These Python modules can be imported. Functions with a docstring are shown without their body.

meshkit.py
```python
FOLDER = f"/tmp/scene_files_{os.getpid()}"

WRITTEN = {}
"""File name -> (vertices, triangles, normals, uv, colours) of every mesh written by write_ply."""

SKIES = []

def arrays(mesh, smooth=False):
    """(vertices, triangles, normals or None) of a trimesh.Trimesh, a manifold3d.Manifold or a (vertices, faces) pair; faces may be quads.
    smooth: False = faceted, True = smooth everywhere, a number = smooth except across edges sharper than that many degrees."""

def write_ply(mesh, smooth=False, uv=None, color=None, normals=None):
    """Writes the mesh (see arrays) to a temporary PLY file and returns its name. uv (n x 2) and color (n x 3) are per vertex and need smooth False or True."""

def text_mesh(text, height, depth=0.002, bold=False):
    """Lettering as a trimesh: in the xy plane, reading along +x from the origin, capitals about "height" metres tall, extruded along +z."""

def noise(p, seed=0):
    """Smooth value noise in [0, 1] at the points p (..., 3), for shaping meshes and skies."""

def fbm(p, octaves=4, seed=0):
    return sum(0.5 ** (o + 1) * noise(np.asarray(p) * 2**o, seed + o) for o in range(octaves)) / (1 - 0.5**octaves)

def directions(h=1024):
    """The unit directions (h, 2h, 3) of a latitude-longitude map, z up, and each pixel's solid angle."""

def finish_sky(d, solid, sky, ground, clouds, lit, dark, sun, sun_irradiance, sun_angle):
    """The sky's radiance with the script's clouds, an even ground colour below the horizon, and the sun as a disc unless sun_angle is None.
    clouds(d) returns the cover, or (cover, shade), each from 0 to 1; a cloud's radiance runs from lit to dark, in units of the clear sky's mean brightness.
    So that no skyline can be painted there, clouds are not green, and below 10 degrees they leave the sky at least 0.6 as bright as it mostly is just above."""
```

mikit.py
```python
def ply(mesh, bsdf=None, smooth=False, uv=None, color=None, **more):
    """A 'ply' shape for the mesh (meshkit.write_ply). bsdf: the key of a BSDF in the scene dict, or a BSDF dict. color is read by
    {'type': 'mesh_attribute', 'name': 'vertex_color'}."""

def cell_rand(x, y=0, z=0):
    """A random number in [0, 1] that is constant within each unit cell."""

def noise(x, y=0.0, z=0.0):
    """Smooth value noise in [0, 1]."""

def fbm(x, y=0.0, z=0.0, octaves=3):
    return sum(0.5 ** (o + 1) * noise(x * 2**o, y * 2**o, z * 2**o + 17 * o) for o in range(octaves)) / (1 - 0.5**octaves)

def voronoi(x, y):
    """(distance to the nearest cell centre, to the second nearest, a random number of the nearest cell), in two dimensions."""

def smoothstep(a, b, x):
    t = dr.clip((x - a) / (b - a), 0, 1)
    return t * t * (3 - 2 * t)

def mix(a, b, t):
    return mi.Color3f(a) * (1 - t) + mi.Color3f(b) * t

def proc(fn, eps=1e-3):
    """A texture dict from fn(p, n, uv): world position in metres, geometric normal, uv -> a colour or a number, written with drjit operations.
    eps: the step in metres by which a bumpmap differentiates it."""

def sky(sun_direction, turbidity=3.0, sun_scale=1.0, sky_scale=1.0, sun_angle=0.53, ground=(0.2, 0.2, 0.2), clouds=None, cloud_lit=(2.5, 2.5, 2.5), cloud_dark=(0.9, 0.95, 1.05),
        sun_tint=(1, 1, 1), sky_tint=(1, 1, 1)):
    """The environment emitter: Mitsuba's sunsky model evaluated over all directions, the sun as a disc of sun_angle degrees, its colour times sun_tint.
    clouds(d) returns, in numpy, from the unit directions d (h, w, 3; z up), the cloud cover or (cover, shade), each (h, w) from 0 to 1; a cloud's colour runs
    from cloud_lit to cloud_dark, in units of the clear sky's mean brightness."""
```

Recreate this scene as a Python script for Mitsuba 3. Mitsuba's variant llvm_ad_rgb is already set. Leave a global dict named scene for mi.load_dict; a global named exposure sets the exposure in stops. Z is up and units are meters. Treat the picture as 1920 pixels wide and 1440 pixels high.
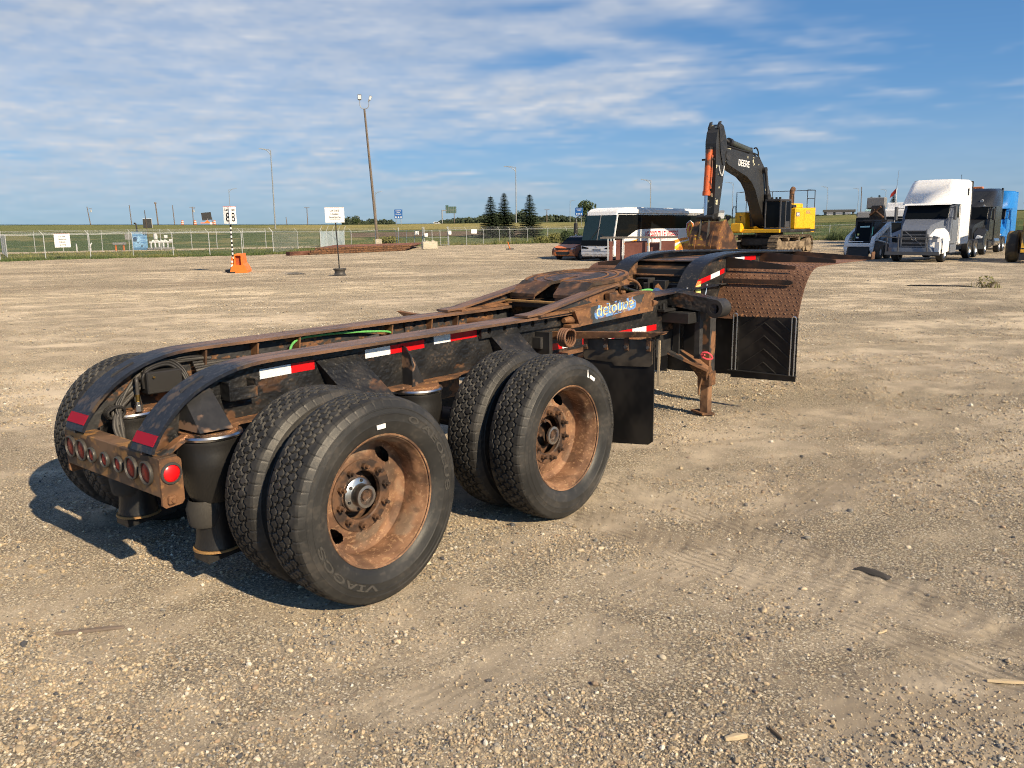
import math, random
import numpy as np, trimesh, manifold3d as m3
import mitsuba as mi, drjit as dr
import mikit, meshkit
from mikit import noise, fbm, voronoi, cell_rand, smoothstep, mix
from shapely.geometry import Polygon, Point, LineString, box as sbox
from shapely import affinity, union_all

T = mi.ScalarTransform4f
random.seed(4)
RNG = np.random.default_rng(11)
scene, labels = {}, {}

# ---------------------------------------------------------------- camera, sky, exposure
EYE = np.array([-2.632, -4.316, 1.8535])
FW = np.array([0.7541007, 0.6299554, -0.1857103])
UP = np.array([0.1505103, 0.1094772, 0.9825280])
scene['camera'] = {'type': 'perspective', 'fov': 62.83, 'fov_axis': 'x', 'near_clip': 0.05, 'far_clip': 9000.0,
                   'to_world': T().look_at(origin=EYE.tolist(), target=(EYE + FW).tolist(), up=UP.tolist())}
exposure = 2.1


def sky_clouds(d):
    """thin broken cloud sheets: value noise on a flat layer high above, seen in perspective, plus wisps"""
    z = np.maximum(d[..., 2], 0.0)
    el = np.degrees(np.arcsin(np.clip(z, 0, 1)))
    az = np.degrees(np.arctan2(d[..., 1], d[..., 0]))
    k = 1.0 / (z + 0.075)
    p = np.stack([d[..., 0] * k, d[..., 1] * k, 0 * z], -1)
    a = math.radians(112)
    q = np.stack([p[..., 0] * math.cos(a) + p[..., 1] * math.sin(a), -p[..., 0] * math.sin(a) + p[..., 1] * math.cos(a), 0 * z], -1)
    w = meshkit.fbm(q * 1.1 + 3.1, 4, 5) - 0.5
    big = meshkit.fbm(q * np.array([0.34, 0.5, 1]) + 1.2 * w[..., None] + 8.3, 4, 1)
    mid = meshkit.fbm(q * np.array([1.0, 1.6, 1]) + 1.6 * w[..., None], 5, 2)
    fine = meshkit.fbm(q * np.array([3.8, 5.2, 1]) + 2.6 * w[..., None], 4, 3)
    # a bank of cloud lies to the north (left of the view), the east is clearer
    bank = 0.5 + 0.5 * np.cos(np.radians(az - 78))
    m = 0.50 * big + 0.28 * mid + 0.22 * fine + 0.80 * (bank - 0.875)
    cover = np.clip((m - 0.36) / 0.22, 0, 1)
    cover = cover * cover * (3 - 2 * cover)
    thin = np.clip((mid * 0.55 + fine * 0.45 - 0.42) / 0.3, 0, 1)
    crisp = meshkit.fbm(q * np.array([10.0, 12.5, 1]) + 2.0 * w[..., None], 4, 6)
    cover = cover * (0.54 + 0.36 * thin) * (0.78 + 0.42 * np.clip((crisp - 0.35) / 0.35, 0, 1))
    veil = 0.40 * np.exp(-(el / 5.0) ** 2) + 0.02
    cover = np.clip(cover * (1 - 0.55 * np.exp(-(el / 2.6) ** 2)) + veil * (1 - cover), 0, 0.92)
    shade = np.clip(0.25 + 0.8 * (0.55 - fine) + 0.5 * np.exp(-(el / 4.0) ** 2), 0, 1)
    return cover, shade


SUN = (-0.135, -0.84, 0.52)
scene['sky'] = mikit.sky(SUN, turbidity=3.0, sun_scale=1.12, sky_scale=0.68, clouds=sky_clouds, cloud_lit=(3.1, 3.2, 3.4), cloud_dark=(2.0, 2.2, 2.5),
                         ground=(0.28, 0.23, 0.17), sky_tint=(0.52, 0.87, 1.24), sun_tint=(0.97, 0.99, 1.0))

# ---------------------------------------------------------------- mesh helpers
def box(sx, sy, sz, c=(0, 0, 0), ch=0.004):
    ch = min(ch, 0.45 * min(sx, sy, sz))
    if ch <= 0:
        b = trimesh.creation.box((sx, sy, sz))
    else:
        pts = []
        for a in (-1, 1):
            for b_ in (-1, 1):
                for c_ in (-1, 1):
                    hx, hy, hz = sx / 2, sy / 2, sz / 2
                    pts += [(a * (hx - ch), b_ * (hy - ch), c_ * hz), (a * (hx - ch), b_ * hy, c_ * (hz - ch)), (a * hx, b_ * (hy - ch), c_ * (hz - ch))]
        b = trimesh.convex.convex_hull(np.array(pts))
    b.apply_translation(c)
    return b


def span(x0, x1, y0, y1, z0, z1, ch=0.004):
    return box(x1 - x0, y1 - y0, z1 - z0, ((x0 + x1) / 2, (y0 + y1) / 2, (z0 + z1) / 2), ch)


def extr(poly, h):
    if not isinstance(poly, Polygon) and not hasattr(poly, 'geoms'):
        poly = Polygon(poly)
    if not poly.is_valid:
        poly = poly.buffer(0)
    gs = [g for g in getattr(poly, 'geoms', [poly]) if isinstance(g, Polygon) and g.area > 1e-9]
    return cat([trimesh.creation.extrude_polygon(g, h, engine='earcut') for g in gs])


def cat(ms):
    ms = [m for m in ms if m is not None]
    return ms[0] if len(ms) == 1 else trimesh.util.concatenate(ms)


def pxz(poly, y0, y1):
    """polygon in the xz plane, thick from y0 to y1"""
    m = extr(poly, abs(y1 - y0))
    v = np.array(m.vertices)
    out = np.stack([v[:, 0], min(y0, y1) + v[:, 2], v[:, 1]], 1)
    return trimesh.Trimesh(out, np.array(m.faces)[:, ::-1], process=False)


def pyz(poly, x0, x1):
    m = extr(poly, abs(x1 - x0))
    v = np.array(m.vertices)
    return trimesh.Trimesh(np.stack([min(x0, x1) + v[:, 2], v[:, 0], v[:, 1]], 1), np.array(m.faces), process=False)


def pxy(poly, z0, z1):
    m = extr(poly, abs(z1 - z0))
    m.apply_translation((0, 0, min(z0, z1)))
    return m


def hull(pts):
    return trimesh.convex.convex_hull(np.array(pts, float))


def frame_of(t):
    t = t / (np.linalg.norm(t) + 1e-12)
    a = np.cross(t, [0, 0, 1.0] if abs(t[2]) < 0.95 else [1.0, 0, 0])
    a /= np.linalg.norm(a)
    return a, np.cross(t, a)


def rod(p, q, r, n=12, r2=None):
    p, q = np.array(p, float), np.array(q, float)
    a, b = frame_of(q - p)
    th = np.arange(n) * 2 * np.pi / n
    ring = np.cos(th)[:, None] * a + np.sin(th)[:, None] * b
    r2 = r if r2 is None else r2
    v = np.vstack([p + r * ring, q + r2 * ring, [p], [q]])
    i = np.arange(n)
    j = (i + 1) % n
    f = np.vstack([np.stack([i, j, j + n], 1), np.stack([i, j + n, i + n], 1), np.stack([j, i, i * 0 + 2 * n], 1), np.stack([i + n, j + n, i * 0 + 2 * n + 1], 1)])
    return trimesh.Trimesh(v, f, process=False)


def spline(pts, n=24):
    p = np.array(pts, float)
    if len(p) < 3:
        return p
    p = np.vstack([2 * p[0] - p[1], p, 2 * p[-1] - p[-2]])
    out = []
    m = max(2, n // (len(p) - 3))
    for k in range(1, len(p) - 2):
        for t in np.linspace(0, 1, m, endpoint=False):
            a, b, c, d = p[k - 1], p[k], p[k + 1], p[k + 2]
            out.append(0.5 * (2 * b + (c - a) * t + (2 * a - 5 * b + 4 * c - d) * t * t + (3 * b - a - 3 * c + d) * t ** 3))
    out.append(p[-2])
    return np.array(out)


def tube(pts, r, n=8, smooth_n=24):
    p = spline(pts, smooth_n) if smooth_n else np.array(pts, float)
    t = np.gradient(p, axis=0)
    a, b = frame_of(t[0])
    th = np.arange(n) * 2 * np.pi / n
    rr = np.broadcast_to(r, (len(p),))
    rings = []
    for k in range(len(p)):
        tt = t[k] / (np.linalg.norm(t[k]) + 1e-12)
        a = a - tt * (a @ tt)
        a /= np.linalg.norm(a) + 1e-12
        b = np.cross(tt, a)
        rings.append(p[k] + rr[k] * (np.cos(th)[:, None] * a + np.sin(th)[:, None] * b))
    v = np.vstack(rings + [[p[0]], [p[-1]]])
    m = len(p)
    i = np.arange(n)
    j = (i + 1) % n
    f = [np.vstack([np.stack([i + k * n, j + k * n, j + k * n + n], 1), np.stack([i + k * n, j + k * n + n, i + k * n + n], 1)]) for k in range(m - 1)]
    f += [np.stack([j, i, i * 0 + m * n], 1), np.stack([i + (m - 1) * n, j + (m - 1) * n, i * 0 + m * n + 1], 1)]
    return trimesh.Trimesh(v, np.vstack(f), process=False)


def lathe(prof, n=48, axis='z', c=(0, 0, 0)):
    """prof: (r, h) pairs; turned about the axis"""
    p = np.array(prof, float)
    th = np.arange(n) * 2 * np.pi / n
    m = len(p)
    v = np.stack([np.outer(p[:, 0], np.cos(th)), np.outer(p[:, 0], np.sin(th)), np.repeat(p[:, 1:2], n, 1)], -1).reshape(-1, 3)
    i = np.arange(n)
    j = (i + 1) % n
    f = []
    for k in range(m - 1):
        f += [np.stack([i + k * n, j + k * n, j + k * n + n], 1), np.stack([i + k * n, j + k * n + n, i + k * n + n], 1)]
    if axis == 'y':
        v = np.stack([v[:, 0], v[:, 2], -v[:, 1]], 1)
    elif axis == 'x':
        v = np.stack([v[:, 2], v[:, 0], v[:, 1]], 1)
    return trimesh.Trimesh(v + np.array(c), np.vstack(f), process=False)


def strip(path, w0, w1, th):
    """a bent flat bar: path of (x, z), wide from y=w0 to y=w1, thickness th below the path"""
    p = np.array(path, float)
    t = np.gradient(p, axis=0)
    nrm = np.stack([-t[:, 1], t[:, 0]], 1)
    nrm /= np.linalg.norm(nrm, axis=1, keepdims=True)
    q = p - nrm * th
    n = len(p)
    v = np.vstack([np.stack([p[:, 0], p[:, 0] * 0 + w0, p[:, 1]], 1), np.stack([p[:, 0], p[:, 0] * 0 + w1, p[:, 1]], 1),
                   np.stack([q[:, 0], q[:, 0] * 0 + w0, q[:, 1]], 1), np.stack([q[:, 0], q[:, 0] * 0 + w1, q[:, 1]], 1)])
    f = []
    for k in range(n - 1):
        a, b, c, d = k, k + n, k + 2 * n, k + 3 * n
        f += [(a, a + 1, b + 1), (a, b + 1, b), (c, d + 1, c + 1), (c, d, d + 1), (a, c + 1, a + 1), (a, c, c + 1), (b, b + 1, d + 1), (b, d + 1, d)]
    for k, s in ((0, 1), (n - 1, -1)):
        a, b, c, d = k, k + n, k + 2 * n, k + 3 * n
        f += [(a, b, d)[::s], (a, d, c)[::s]]
    m = trimesh.Trimesh(v, np.array(f), process=False)
    m.fix_normals()
    return m


def moved(m, mat=None, t=None, rz=0.0, s=1.0):
    m = m.copy()
    if s != 1.0:
        m.apply_scale(s)
    if rz:
        m.apply_transform(trimesh.transformations.rotation_matrix(rz, [0, 0, 1]))
    if mat is not None:
        m.apply_transform(mat)
    if t is not None:
        m.apply_translation(t)
    return m


def mirror_y(m):
    m = m.copy()
    m.vertices[:, 1] *= -1
    m.faces = m.faces[:, ::-1]
    return m


def rot(axis, deg, at=(0, 0, 0)):
    return trimesh.transformations.rotation_matrix(math.radians(deg), axis, at)


# ---------------------------------------------------------------- scene bookkeeping
def number(key):
    if key not in scene and key not in labels and not any(k.startswith(key + '__') for k in scene):
        return key
    k = 1
    while f'{key}_{k:03d}' in scene or f'{key}_{k:03d}' in labels or any(x.startswith(f'{key}_{k:03d}__') for x in scene):
        k += 1
    return f'{key}_{k:03d}'


PLACE = {}


def thing(name, label, cat_, group=None, at=None):
    key = number(name)
    labels[key] = {'label': label, 'category': cat_}
    if group:
        labels[key]['group'] = group
    PLACE[key] = at
    return key


def add(parent, name, mesh, mat, smooth=30, label=None, kind=None, **kw):
    """one entry of the scene; returns its key. The thing's own place (at) moves every part of it."""
    key = number(f'{parent}__{name}' if parent else name)
    d = mikit.ply(mesh, mat, smooth=smooth, **kw)
    root = key.split('__')[0]
    if PLACE.get(root) is not None:
        d['to_world'] = PLACE[root]
    scene[key] = d
    if label or kind:
        labels[key] = {}
        if label:
            labels[key]['label'] = label
        if kind:
            labels[key]['kind'] = kind
    return key


def place(x, y, z, deg=0.0, s=1.0):
    return T().translate([x, y, z]).rotate([0, 0, 1], deg).scale(s)


def structure(name, mesh, mat, smooth=True, kind='structure', label=None, cat_=None, **kw):
    key = number(name)
    scene[key] = mikit.ply(mesh, mat, smooth=smooth, **kw)
    labels[key] = {'kind': kind}
    if label:
        labels[key]['label'] = label
    if cat_:
        labels[key]['category'] = cat_
    return key


def text_on(text, height, depth, origin, right, up, bold=False, width=None):
    """raised lettering: starts at origin, reads along right, stands along up"""
    m = meshkit.text_mesh(text, height, depth, bold)
    if width:
        m.vertices[:, 0] *= width / max(m.vertices[:, 0].max(), 1e-6)
    r, u = np.array(right, float), np.array(up, float)
    r /= np.linalg.norm(r)
    u /= np.linalg.norm(u)
    n = np.cross(r, u)
    v = np.array(m.vertices)
    return trimesh.Trimesh(np.array(origin) + v[:, :1] * r + v[:, 1:2] * u + v[:, 2:] * n, m.faces, process=False)


# ---------------------------------------------------------------- the lie of the land
def land(x, y):
    """height of the ground: level round the trailer, falling gently away, a road bank far off"""
    x, y = np.asarray(x, float), np.asarray(y, float)
    d = np.hypot(x - EYE[0], y - EYE[1])
    az = np.degrees(np.arctan2(y - EYE[1], x - EYE[0]))
    z = -0.006 * np.clip(d - 20, 0, 105)
    z = z - 0.30 * np.exp(-(((x - 44) / 9.0) ** 2 + ((y - 27) / 8.0) ** 2))
    crest = 2.55 + 0.75 * np.clip((az - 50) / 20, 0, 1) + 1.2 * np.clip((30 - az) / 16, 0, 1)
    s = np.clip((d - 130) / 95, 0, 1)
    z = z + (crest + 0.63) * s * s * (3 - 2 * s)
    return z


def pol(deg, dist):
    """a point at this compass bearing and distance from the survey mark beside the trailer"""
    b = math.radians(deg)
    return EYE[0] + dist * math.cos(b), EYE[1] + dist * math.sin(b)


def gpol(deg, dist):
    x, y = pol(deg, dist)
    return x, y, float(land(x, y))

# ---------------------------------------------------------------- materials
def rgb(*c):
    return {'type': 'rgb', 'value': list(map(float, c))}


def plain(name, color, rough=0.5, metallic=0.0, spec=0.5, **kw):
    scene[name] = {'type': 'twosided', 'bsdf': {'type': 'principled', 'base_color': rgb(*color), 'roughness': float(rough), 'metallic': float(metallic), 'specular': float(spec), **kw}}


def surf(name, fn, rough=0.5, metallic=0.0, spec=0.4, bump=None, bscale=0.002, eps=0.002, **kw):
    b = {'type': 'principled', 'base_color': mikit.proc(fn), 'roughness': rough if isinstance(rough, dict) else float(rough), 'metallic': float(metallic), 'specular': float(spec), **kw}
    if bump is not None:
        b = {'type': 'bumpmap', 'arbitrary': mikit.proc(bump, eps=eps), 'scale': float(bscale), 'bsdf': b}
    scene[name] = {'type': 'twosided', 'bsdf': b}


def rust_color(p):
    a = fbm(p.x * 9, p.y * 9, p.z * 9, 4)
    b = fbm(p.x * 41 + 7, p.y * 41, p.z * 41, 3)
    c = mix((0.075, 0.042, 0.026), (0.20, 0.098, 0.048), smoothstep(0.3, 0.68, a))
    c = mix(c, (0.30, 0.155, 0.062), smoothstep(0.55, 0.8, b) * 0.6)
    return mix(c, (0.035, 0.026, 0.022), smoothstep(0.58, 0.75, fbm(p.x * 5 + 31, p.y * 5, p.z * 5, 3)) * 0.6)


def f_rust(p, n, uv):
    return rust_color(p)


def f_black(p, n, uv):
    a = fbm(p.x * 7, p.y * 7, p.z * 9, 4)
    b = fbm(p.x * 60, p.y * 60, p.z * 60, 2)
    c = mix((0.012, 0.0125, 0.014), (0.028, 0.027, 0.027), smoothstep(0.35, 0.7, a))
    c = mix(c, (0.085, 0.065, 0.050), smoothstep(0.58, 0.74, 0.5 * a + 0.5 * b) * 0.8)
    return mix(c, rust_color(p) * 0.9, smoothstep(0.615, 0.675, fbm(p.x * 4 + 5, p.y * 4, p.z * 6, 5) + 0.08 * smoothstep(0.98, 0.87, p.z)) * 0.75)


def f_worn(p, n, uv):
    a = fbm(p.x * 5 + 3, p.y * 5, p.z * 7, 4)
    b = fbm(p.x * 33, p.y * 33, p.z * 33, 3)
    black = mix((0.02, 0.021, 0.024), (0.05, 0.05, 0.052), b)
    return mix(black, rust_color(p) * 1.05, smoothstep(0.48, 0.55, 0.7 * a + 0.3 * b))


def f_top(p, n, uv):
    a = fbm(p.x * 3, p.y * 22, p.z * 4, 4)
    b = fbm(p.x * 40, p.y * 60, p.z * 40, 3)
    c = mix((0.085, 0.055, 0.04), (0.185, 0.105, 0.066), smoothstep(0.32, 0.66, a))
    c = mix(c, (0.22, 0.12, 0.06), smoothstep(0.55, 0.75, b) * 0.5)
    # where the rail bends down towards the tail the black paint is still on
    keep = smoothstep(-0.02, -0.26, p.x + 0.25 * (a - 0.5)) + smoothstep(3.6, 4.6, p.x + 0.9 * (a - 0.5))
    sky_black = mix((0.010, 0.013, 0.022), (0.03, 0.03, 0.034), smoothstep(0.5, 0.75, b))  # black paint with a blue sky reflection put into its colour
    sky_black = mix(sky_black, (0.10, 0.07, 0.045), smoothstep(0.60, 0.70, fbm(p.x * 11, p.y * 14, p.z * 11, 4)) * 0.7)
    return mix(c, sky_black, dr.clip(keep, 0, 1))


def f_deck(p, n, uv):
    a = fbm(p.x * 6, p.y * 6, p.z * 6, 4)
    g = mix((0.022, 0.018, 0.015), (0.06, 0.042, 0.03), fbm(p.x * 30, p.y * 30, p.z * 30, 3))
    return mix(g, rust_color(p) * 1.0, smoothstep(0.44, 0.58, a))


def f_wheel(p, n, uv):
    a = fbm(p.x * 10, p.y * 10, p.z * 10, 4)
    b = fbm(p.x * 70, p.y * 70, p.z * 70, 3)
    c = mix((0.13, 0.068, 0.040), (0.27, 0.148, 0.085), smoothstep(0.3, 0.7, a))
    c = mix(c, (0.40, 0.25, 0.14), smoothstep(0.56, 0.72, b) * 0.55)
    c = mix(c, (0.20, 0.165, 0.125), smoothstep(0.54, 0.66, fbm(p.x * 5 + 2, p.y * 5, p.z * 5, 4)) * 0.55)
    return mix(c, (0.06, 0.036, 0.026), smoothstep(0.53, 0.66, fbm(p.x * 9 + 9, p.y * 9, p.z * 9, 4)) * 0.6)


def f_hubiron(p, n, uv):
    a = fbm(p.x * 25, p.y * 25, p.z * 25, 3)
    return mix((0.042, 0.028, 0.022), (0.13, 0.070, 0.040), smoothstep(0.35, 0.7, a))


def f_plate(p, n, uv):
    a = fbm(p.x * 4, p.y * 4, p.z * 4, 4)
    b = fbm(p.x * 50, p.y * 50, p.z * 50, 2)
    c = mix((0.125, 0.064, 0.038), (0.20, 0.105, 0.060), smoothstep(0.3, 0.7, a))
    return mix(c, (0.07, 0.036, 0.025), smoothstep(0.52, 0.75, b) * 0.6)


def f_tread(p, n, uv):
    a = fbm(p.x * 14, p.y * 14, p.z * 14, 3)
    return mix((0.020, 0.0195, 0.019), (0.046, 0.044, 0.041), smoothstep(0.35, 0.75, a))


def f_side(p, n, uv):
    a = fbm(p.x * 6, p.y * 6, p.z * 6, 4)
    b = fbm(p.x * 45, p.y * 45, p.z * 45, 2)
    c = mix((0.022, 0.022, 0.022), (0.040, 0.039, 0.038), smoothstep(0.3, 0.7, a))
    return mix(c, (0.080, 0.070, 0.060), smoothstep(0.5, 0.72, a * 0.5 + b * 0.5) * 0.45)


def f_flap(p, n, uv):
    a = fbm(p.x * 5, p.y * 5, p.z * 3, 4)
    return mix((0.012, 0.012, 0.013), (0.042, 0.038, 0.034), smoothstep(0.4, 0.75, a))


def f_white_tape(p, n, uv):
    s = noise(p.x * 330, p.y * 330, p.z * 60)
    return mix((0.60, 0.64, 0.68), (0.86, 0.88, 0.90), s)


def f_red_tape(p, n, uv):
    return mix((0.50, 0.004, 0.008), (0.64, 0.010, 0.014), noise(p.x * 300, p.y * 300, p.z * 60))


def f_logo(p, n, uv):
    # yellow lettering whose paint has flaked
    t = smoothstep(0.5, 0.56, fbm(p.x * 38, p.y * 38, p.z * 38, 3))
    return mix((0.74, 0.66, 0.36), rust_color(p) * 1.3, t * 0.75)


def f_logoblue(p, n, uv):
    t = smoothstep(0.52, 0.58, fbm(p.x * 30 + 4, p.y * 30, p.z * 30, 3))
    return mix((0.14, 0.30, 0.62), rust_color(p) * 1.2, t * 0.85)


def f_wood(p, n, uv):
    a = fbm(p.x * 3, p.y * 3, p.z * 0.6, 3)
    b = fbm(p.x * 60, p.y * 60, p.z * 3, 3)
    return mix((0.11, 0.085, 0.066), (0.22, 0.175, 0.14), 0.6 * a + 0.4 * b)


def f_rustplate(p, n, uv):
    a = fbm(p.x * 0.9, p.y * 0.9, p.z * 4, 4)
    b = fbm(p.x * 7, p.y * 7, p.z * 7, 3)
    return mix(mix((0.07, 0.030, 0.022), (0.19, 0.085, 0.055), smoothstep(0.3, 0.7, a)), (0.26, 0.14, 0.09), smoothstep(0.6, 0.8, b) * 0.5)


def f_dirtymetal(p, n, uv):
    a = fbm(p.x * 2.2, p.y * 2.2, p.z * 2.2, 4)
    b = fbm(p.x * 9, p.y * 9, p.z * 9, 3)
    return mix((0.022, 0.022, 0.023), (0.055, 0.052, 0.050), smoothstep(0.4, 0.75, a * 0.6 + b * 0.4))


def f_track(p, n, uv):
    a = fbm(p.x * 3, p.y * 3, p.z * 3, 4)
    return mix((0.10, 0.075, 0.052), (0.27, 0.21, 0.145), smoothstep(0.3, 0.7, a))


def f_bucket(p, n, uv):
    a = fbm(p.x * 2, p.y * 2, p.z * 2, 4)
    b = fbm(p.x * 9, p.y * 9, p.z * 9, 3)
    c = mix((0.07, 0.04, 0.028), (0.26, 0.12, 0.05), smoothstep(0.35, 0.65, a))
    return mix(c * 0.8, (0.52, 0.33, 0.03), smoothstep(0.63, 0.68, 0.5 * a + 0.5 * b))


def f_orangecyl(p, n, uv):
    a = fbm(p.x * 3, p.y * 3, p.z * 2.2, 4)
    return mix((0.55, 0.105, 0.03), (0.12, 0.055, 0.035), smoothstep(0.47, 0.62, a))


def f_conc(p, n, uv):
    a = fbm(p.x * 3, p.y * 3, p.z * 3, 4)
    return mix((0.42, 0.37, 0.29), (0.60, 0.55, 0.44), a)


def f_bluebox(p, n, uv):
    a = fbm(p.x * 1.1, p.y * 1.1, p.z * 3.2, 4)
    c = mix((0.10, 0.25, 0.45), (0.24, 0.44, 0.66), smoothstep(0.35, 0.65, a))
    return mix(c, (0.03, 0.07, 0.13), smoothstep(0.60, 0.64, fbm(p.x * 1.7 + 5, p.y * 1.7, p.z * 1.3, 3)))


def f_leaf(p, n, uv):
    a = fbm(p.x * 0.8, p.y * 0.8, p.z * 0.8, 3)
    return mix((0.020, 0.034, 0.018), (0.050, 0.075, 0.032), a)


def f_broad(p, n, uv):
    a = fbm(p.x * 0.4, p.y * 0.4, p.z * 0.6, 3)
    return mix((0.032, 0.055, 0.020), (0.075, 0.105, 0.038), a)


def f_grass(p, n, uv):
    a = fbm(p.x * 0.12, p.y * 0.12, 0, 4)
    return mix((0.07, 0.105, 0.032), (0.19, 0.185, 0.062), smoothstep(0.35, 0.7, a))


surf('rust', f_rust, 0.75)
surf('black_paint', f_black, 0.42, bump=lambda p, n, uv: fbm(p.x * 45, p.y * 45, p.z * 45, 3), bscale=0.008, eps=0.003)
surf('worn_paint', f_worn, 0.55, bump=lambda p, n, uv: fbm(p.x * 40, p.y * 40, p.z * 40, 3), bscale=0.006, eps=0.003)
surf('rail_top', f_top, 0.45, bump=lambda p, n, uv: fbm(p.x * 30, p.y * 30, p.z * 30, 3), bscale=0.003, eps=0.004)
surf('greasy_deck', f_deck, 0.48)
surf('wheel_rust', f_wheel, 0.7, bump=lambda p, n, uv: fbm(p.x * 80, p.y * 80, p.z * 80, 3), bscale=0.002, eps=0.002)
surf('hub_iron', f_hubiron, 0.6)
surf('checker_rust', f_plate, 0.6)
surf('tread_rubber', f_tread, 0.62)
surf('side_rubber', f_side, 0.48)
surf('flap_rubber', f_flap, 0.42)
surf('white_tape', f_white_tape, 0.3)
surf('red_tape', f_red_tape, 0.3)
surf('logo_yellow', f_logo, 0.6)
surf('logo_blue', f_logoblue, 0.6)
surf('old_wood', f_wood, 0.8)
surf('rust_sheet', f_rustplate, 0.8)
surf('machine_black', f_dirtymetal, 0.45)
surf('track_steel', f_track, 0.75)
surf('bucket_steel', f_bucket, 0.6)
surf('orange_flaked', f_orangecyl, 0.5)
surf('concrete', f_conc, 0.85)
surf('faded_blue', f_bluebox, 0.6)
surf('spruce_needles', f_leaf, 0.7)
surf('broad_leaves', f_broad, 0.7)
surf('dry_grass', f_grass, 0.8)
plain('cable_black', (0.022, 0.021, 0.021), 0.5)
plain('cable_grey', (0.06, 0.056, 0.052), 0.55)
plain('hose_green', (0.13, 0.42, 0.12), 0.4)
plain('brass', (0.62, 0.42, 0.14), 0.3, 1.0)
plain('chrome', (0.78, 0.77, 0.76), 0.28, 1.0)
plain('alloy', (0.66, 0.65, 0.63), 0.30, 1.0)
plain('galvanised', (0.46, 0.48, 0.49), 0.55, 0.2)
plain('bag_rubber', (0.015, 0.0145, 0.0145), 0.42)
plain('lens_red', (0.62, 0.006, 0.010), 0.25, clearcoat=0.6)
plain('lens_dark', (0.17, 0.006, 0.008), 0.3, spec=0.25)
plain('grommet', (0.05, 0.05, 0.048), 0.4)
plain('white_paint', (0.78, 0.78, 0.78), 0.35, clearcoat=0.5)
plain('sign_white', (0.80, 0.80, 0.80), 0.5)
plain('ink_black', (0.012, 0.012, 0.012), 0.5)
plain('ink_red', (0.52, 0.02, 0.05), 0.45)
plain('pale_yellow', (0.72, 0.70, 0.24), 0.5)
plain('glass_dark', (0.008, 0.010, 0.012), 0.06, spec=0.08)
plain('yellow_paint', (0.80, 0.43, 0.012), 0.4, clearcoat=0.3)
plain('orange_plastic', (0.72, 0.17, 0.02), 0.5)
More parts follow.
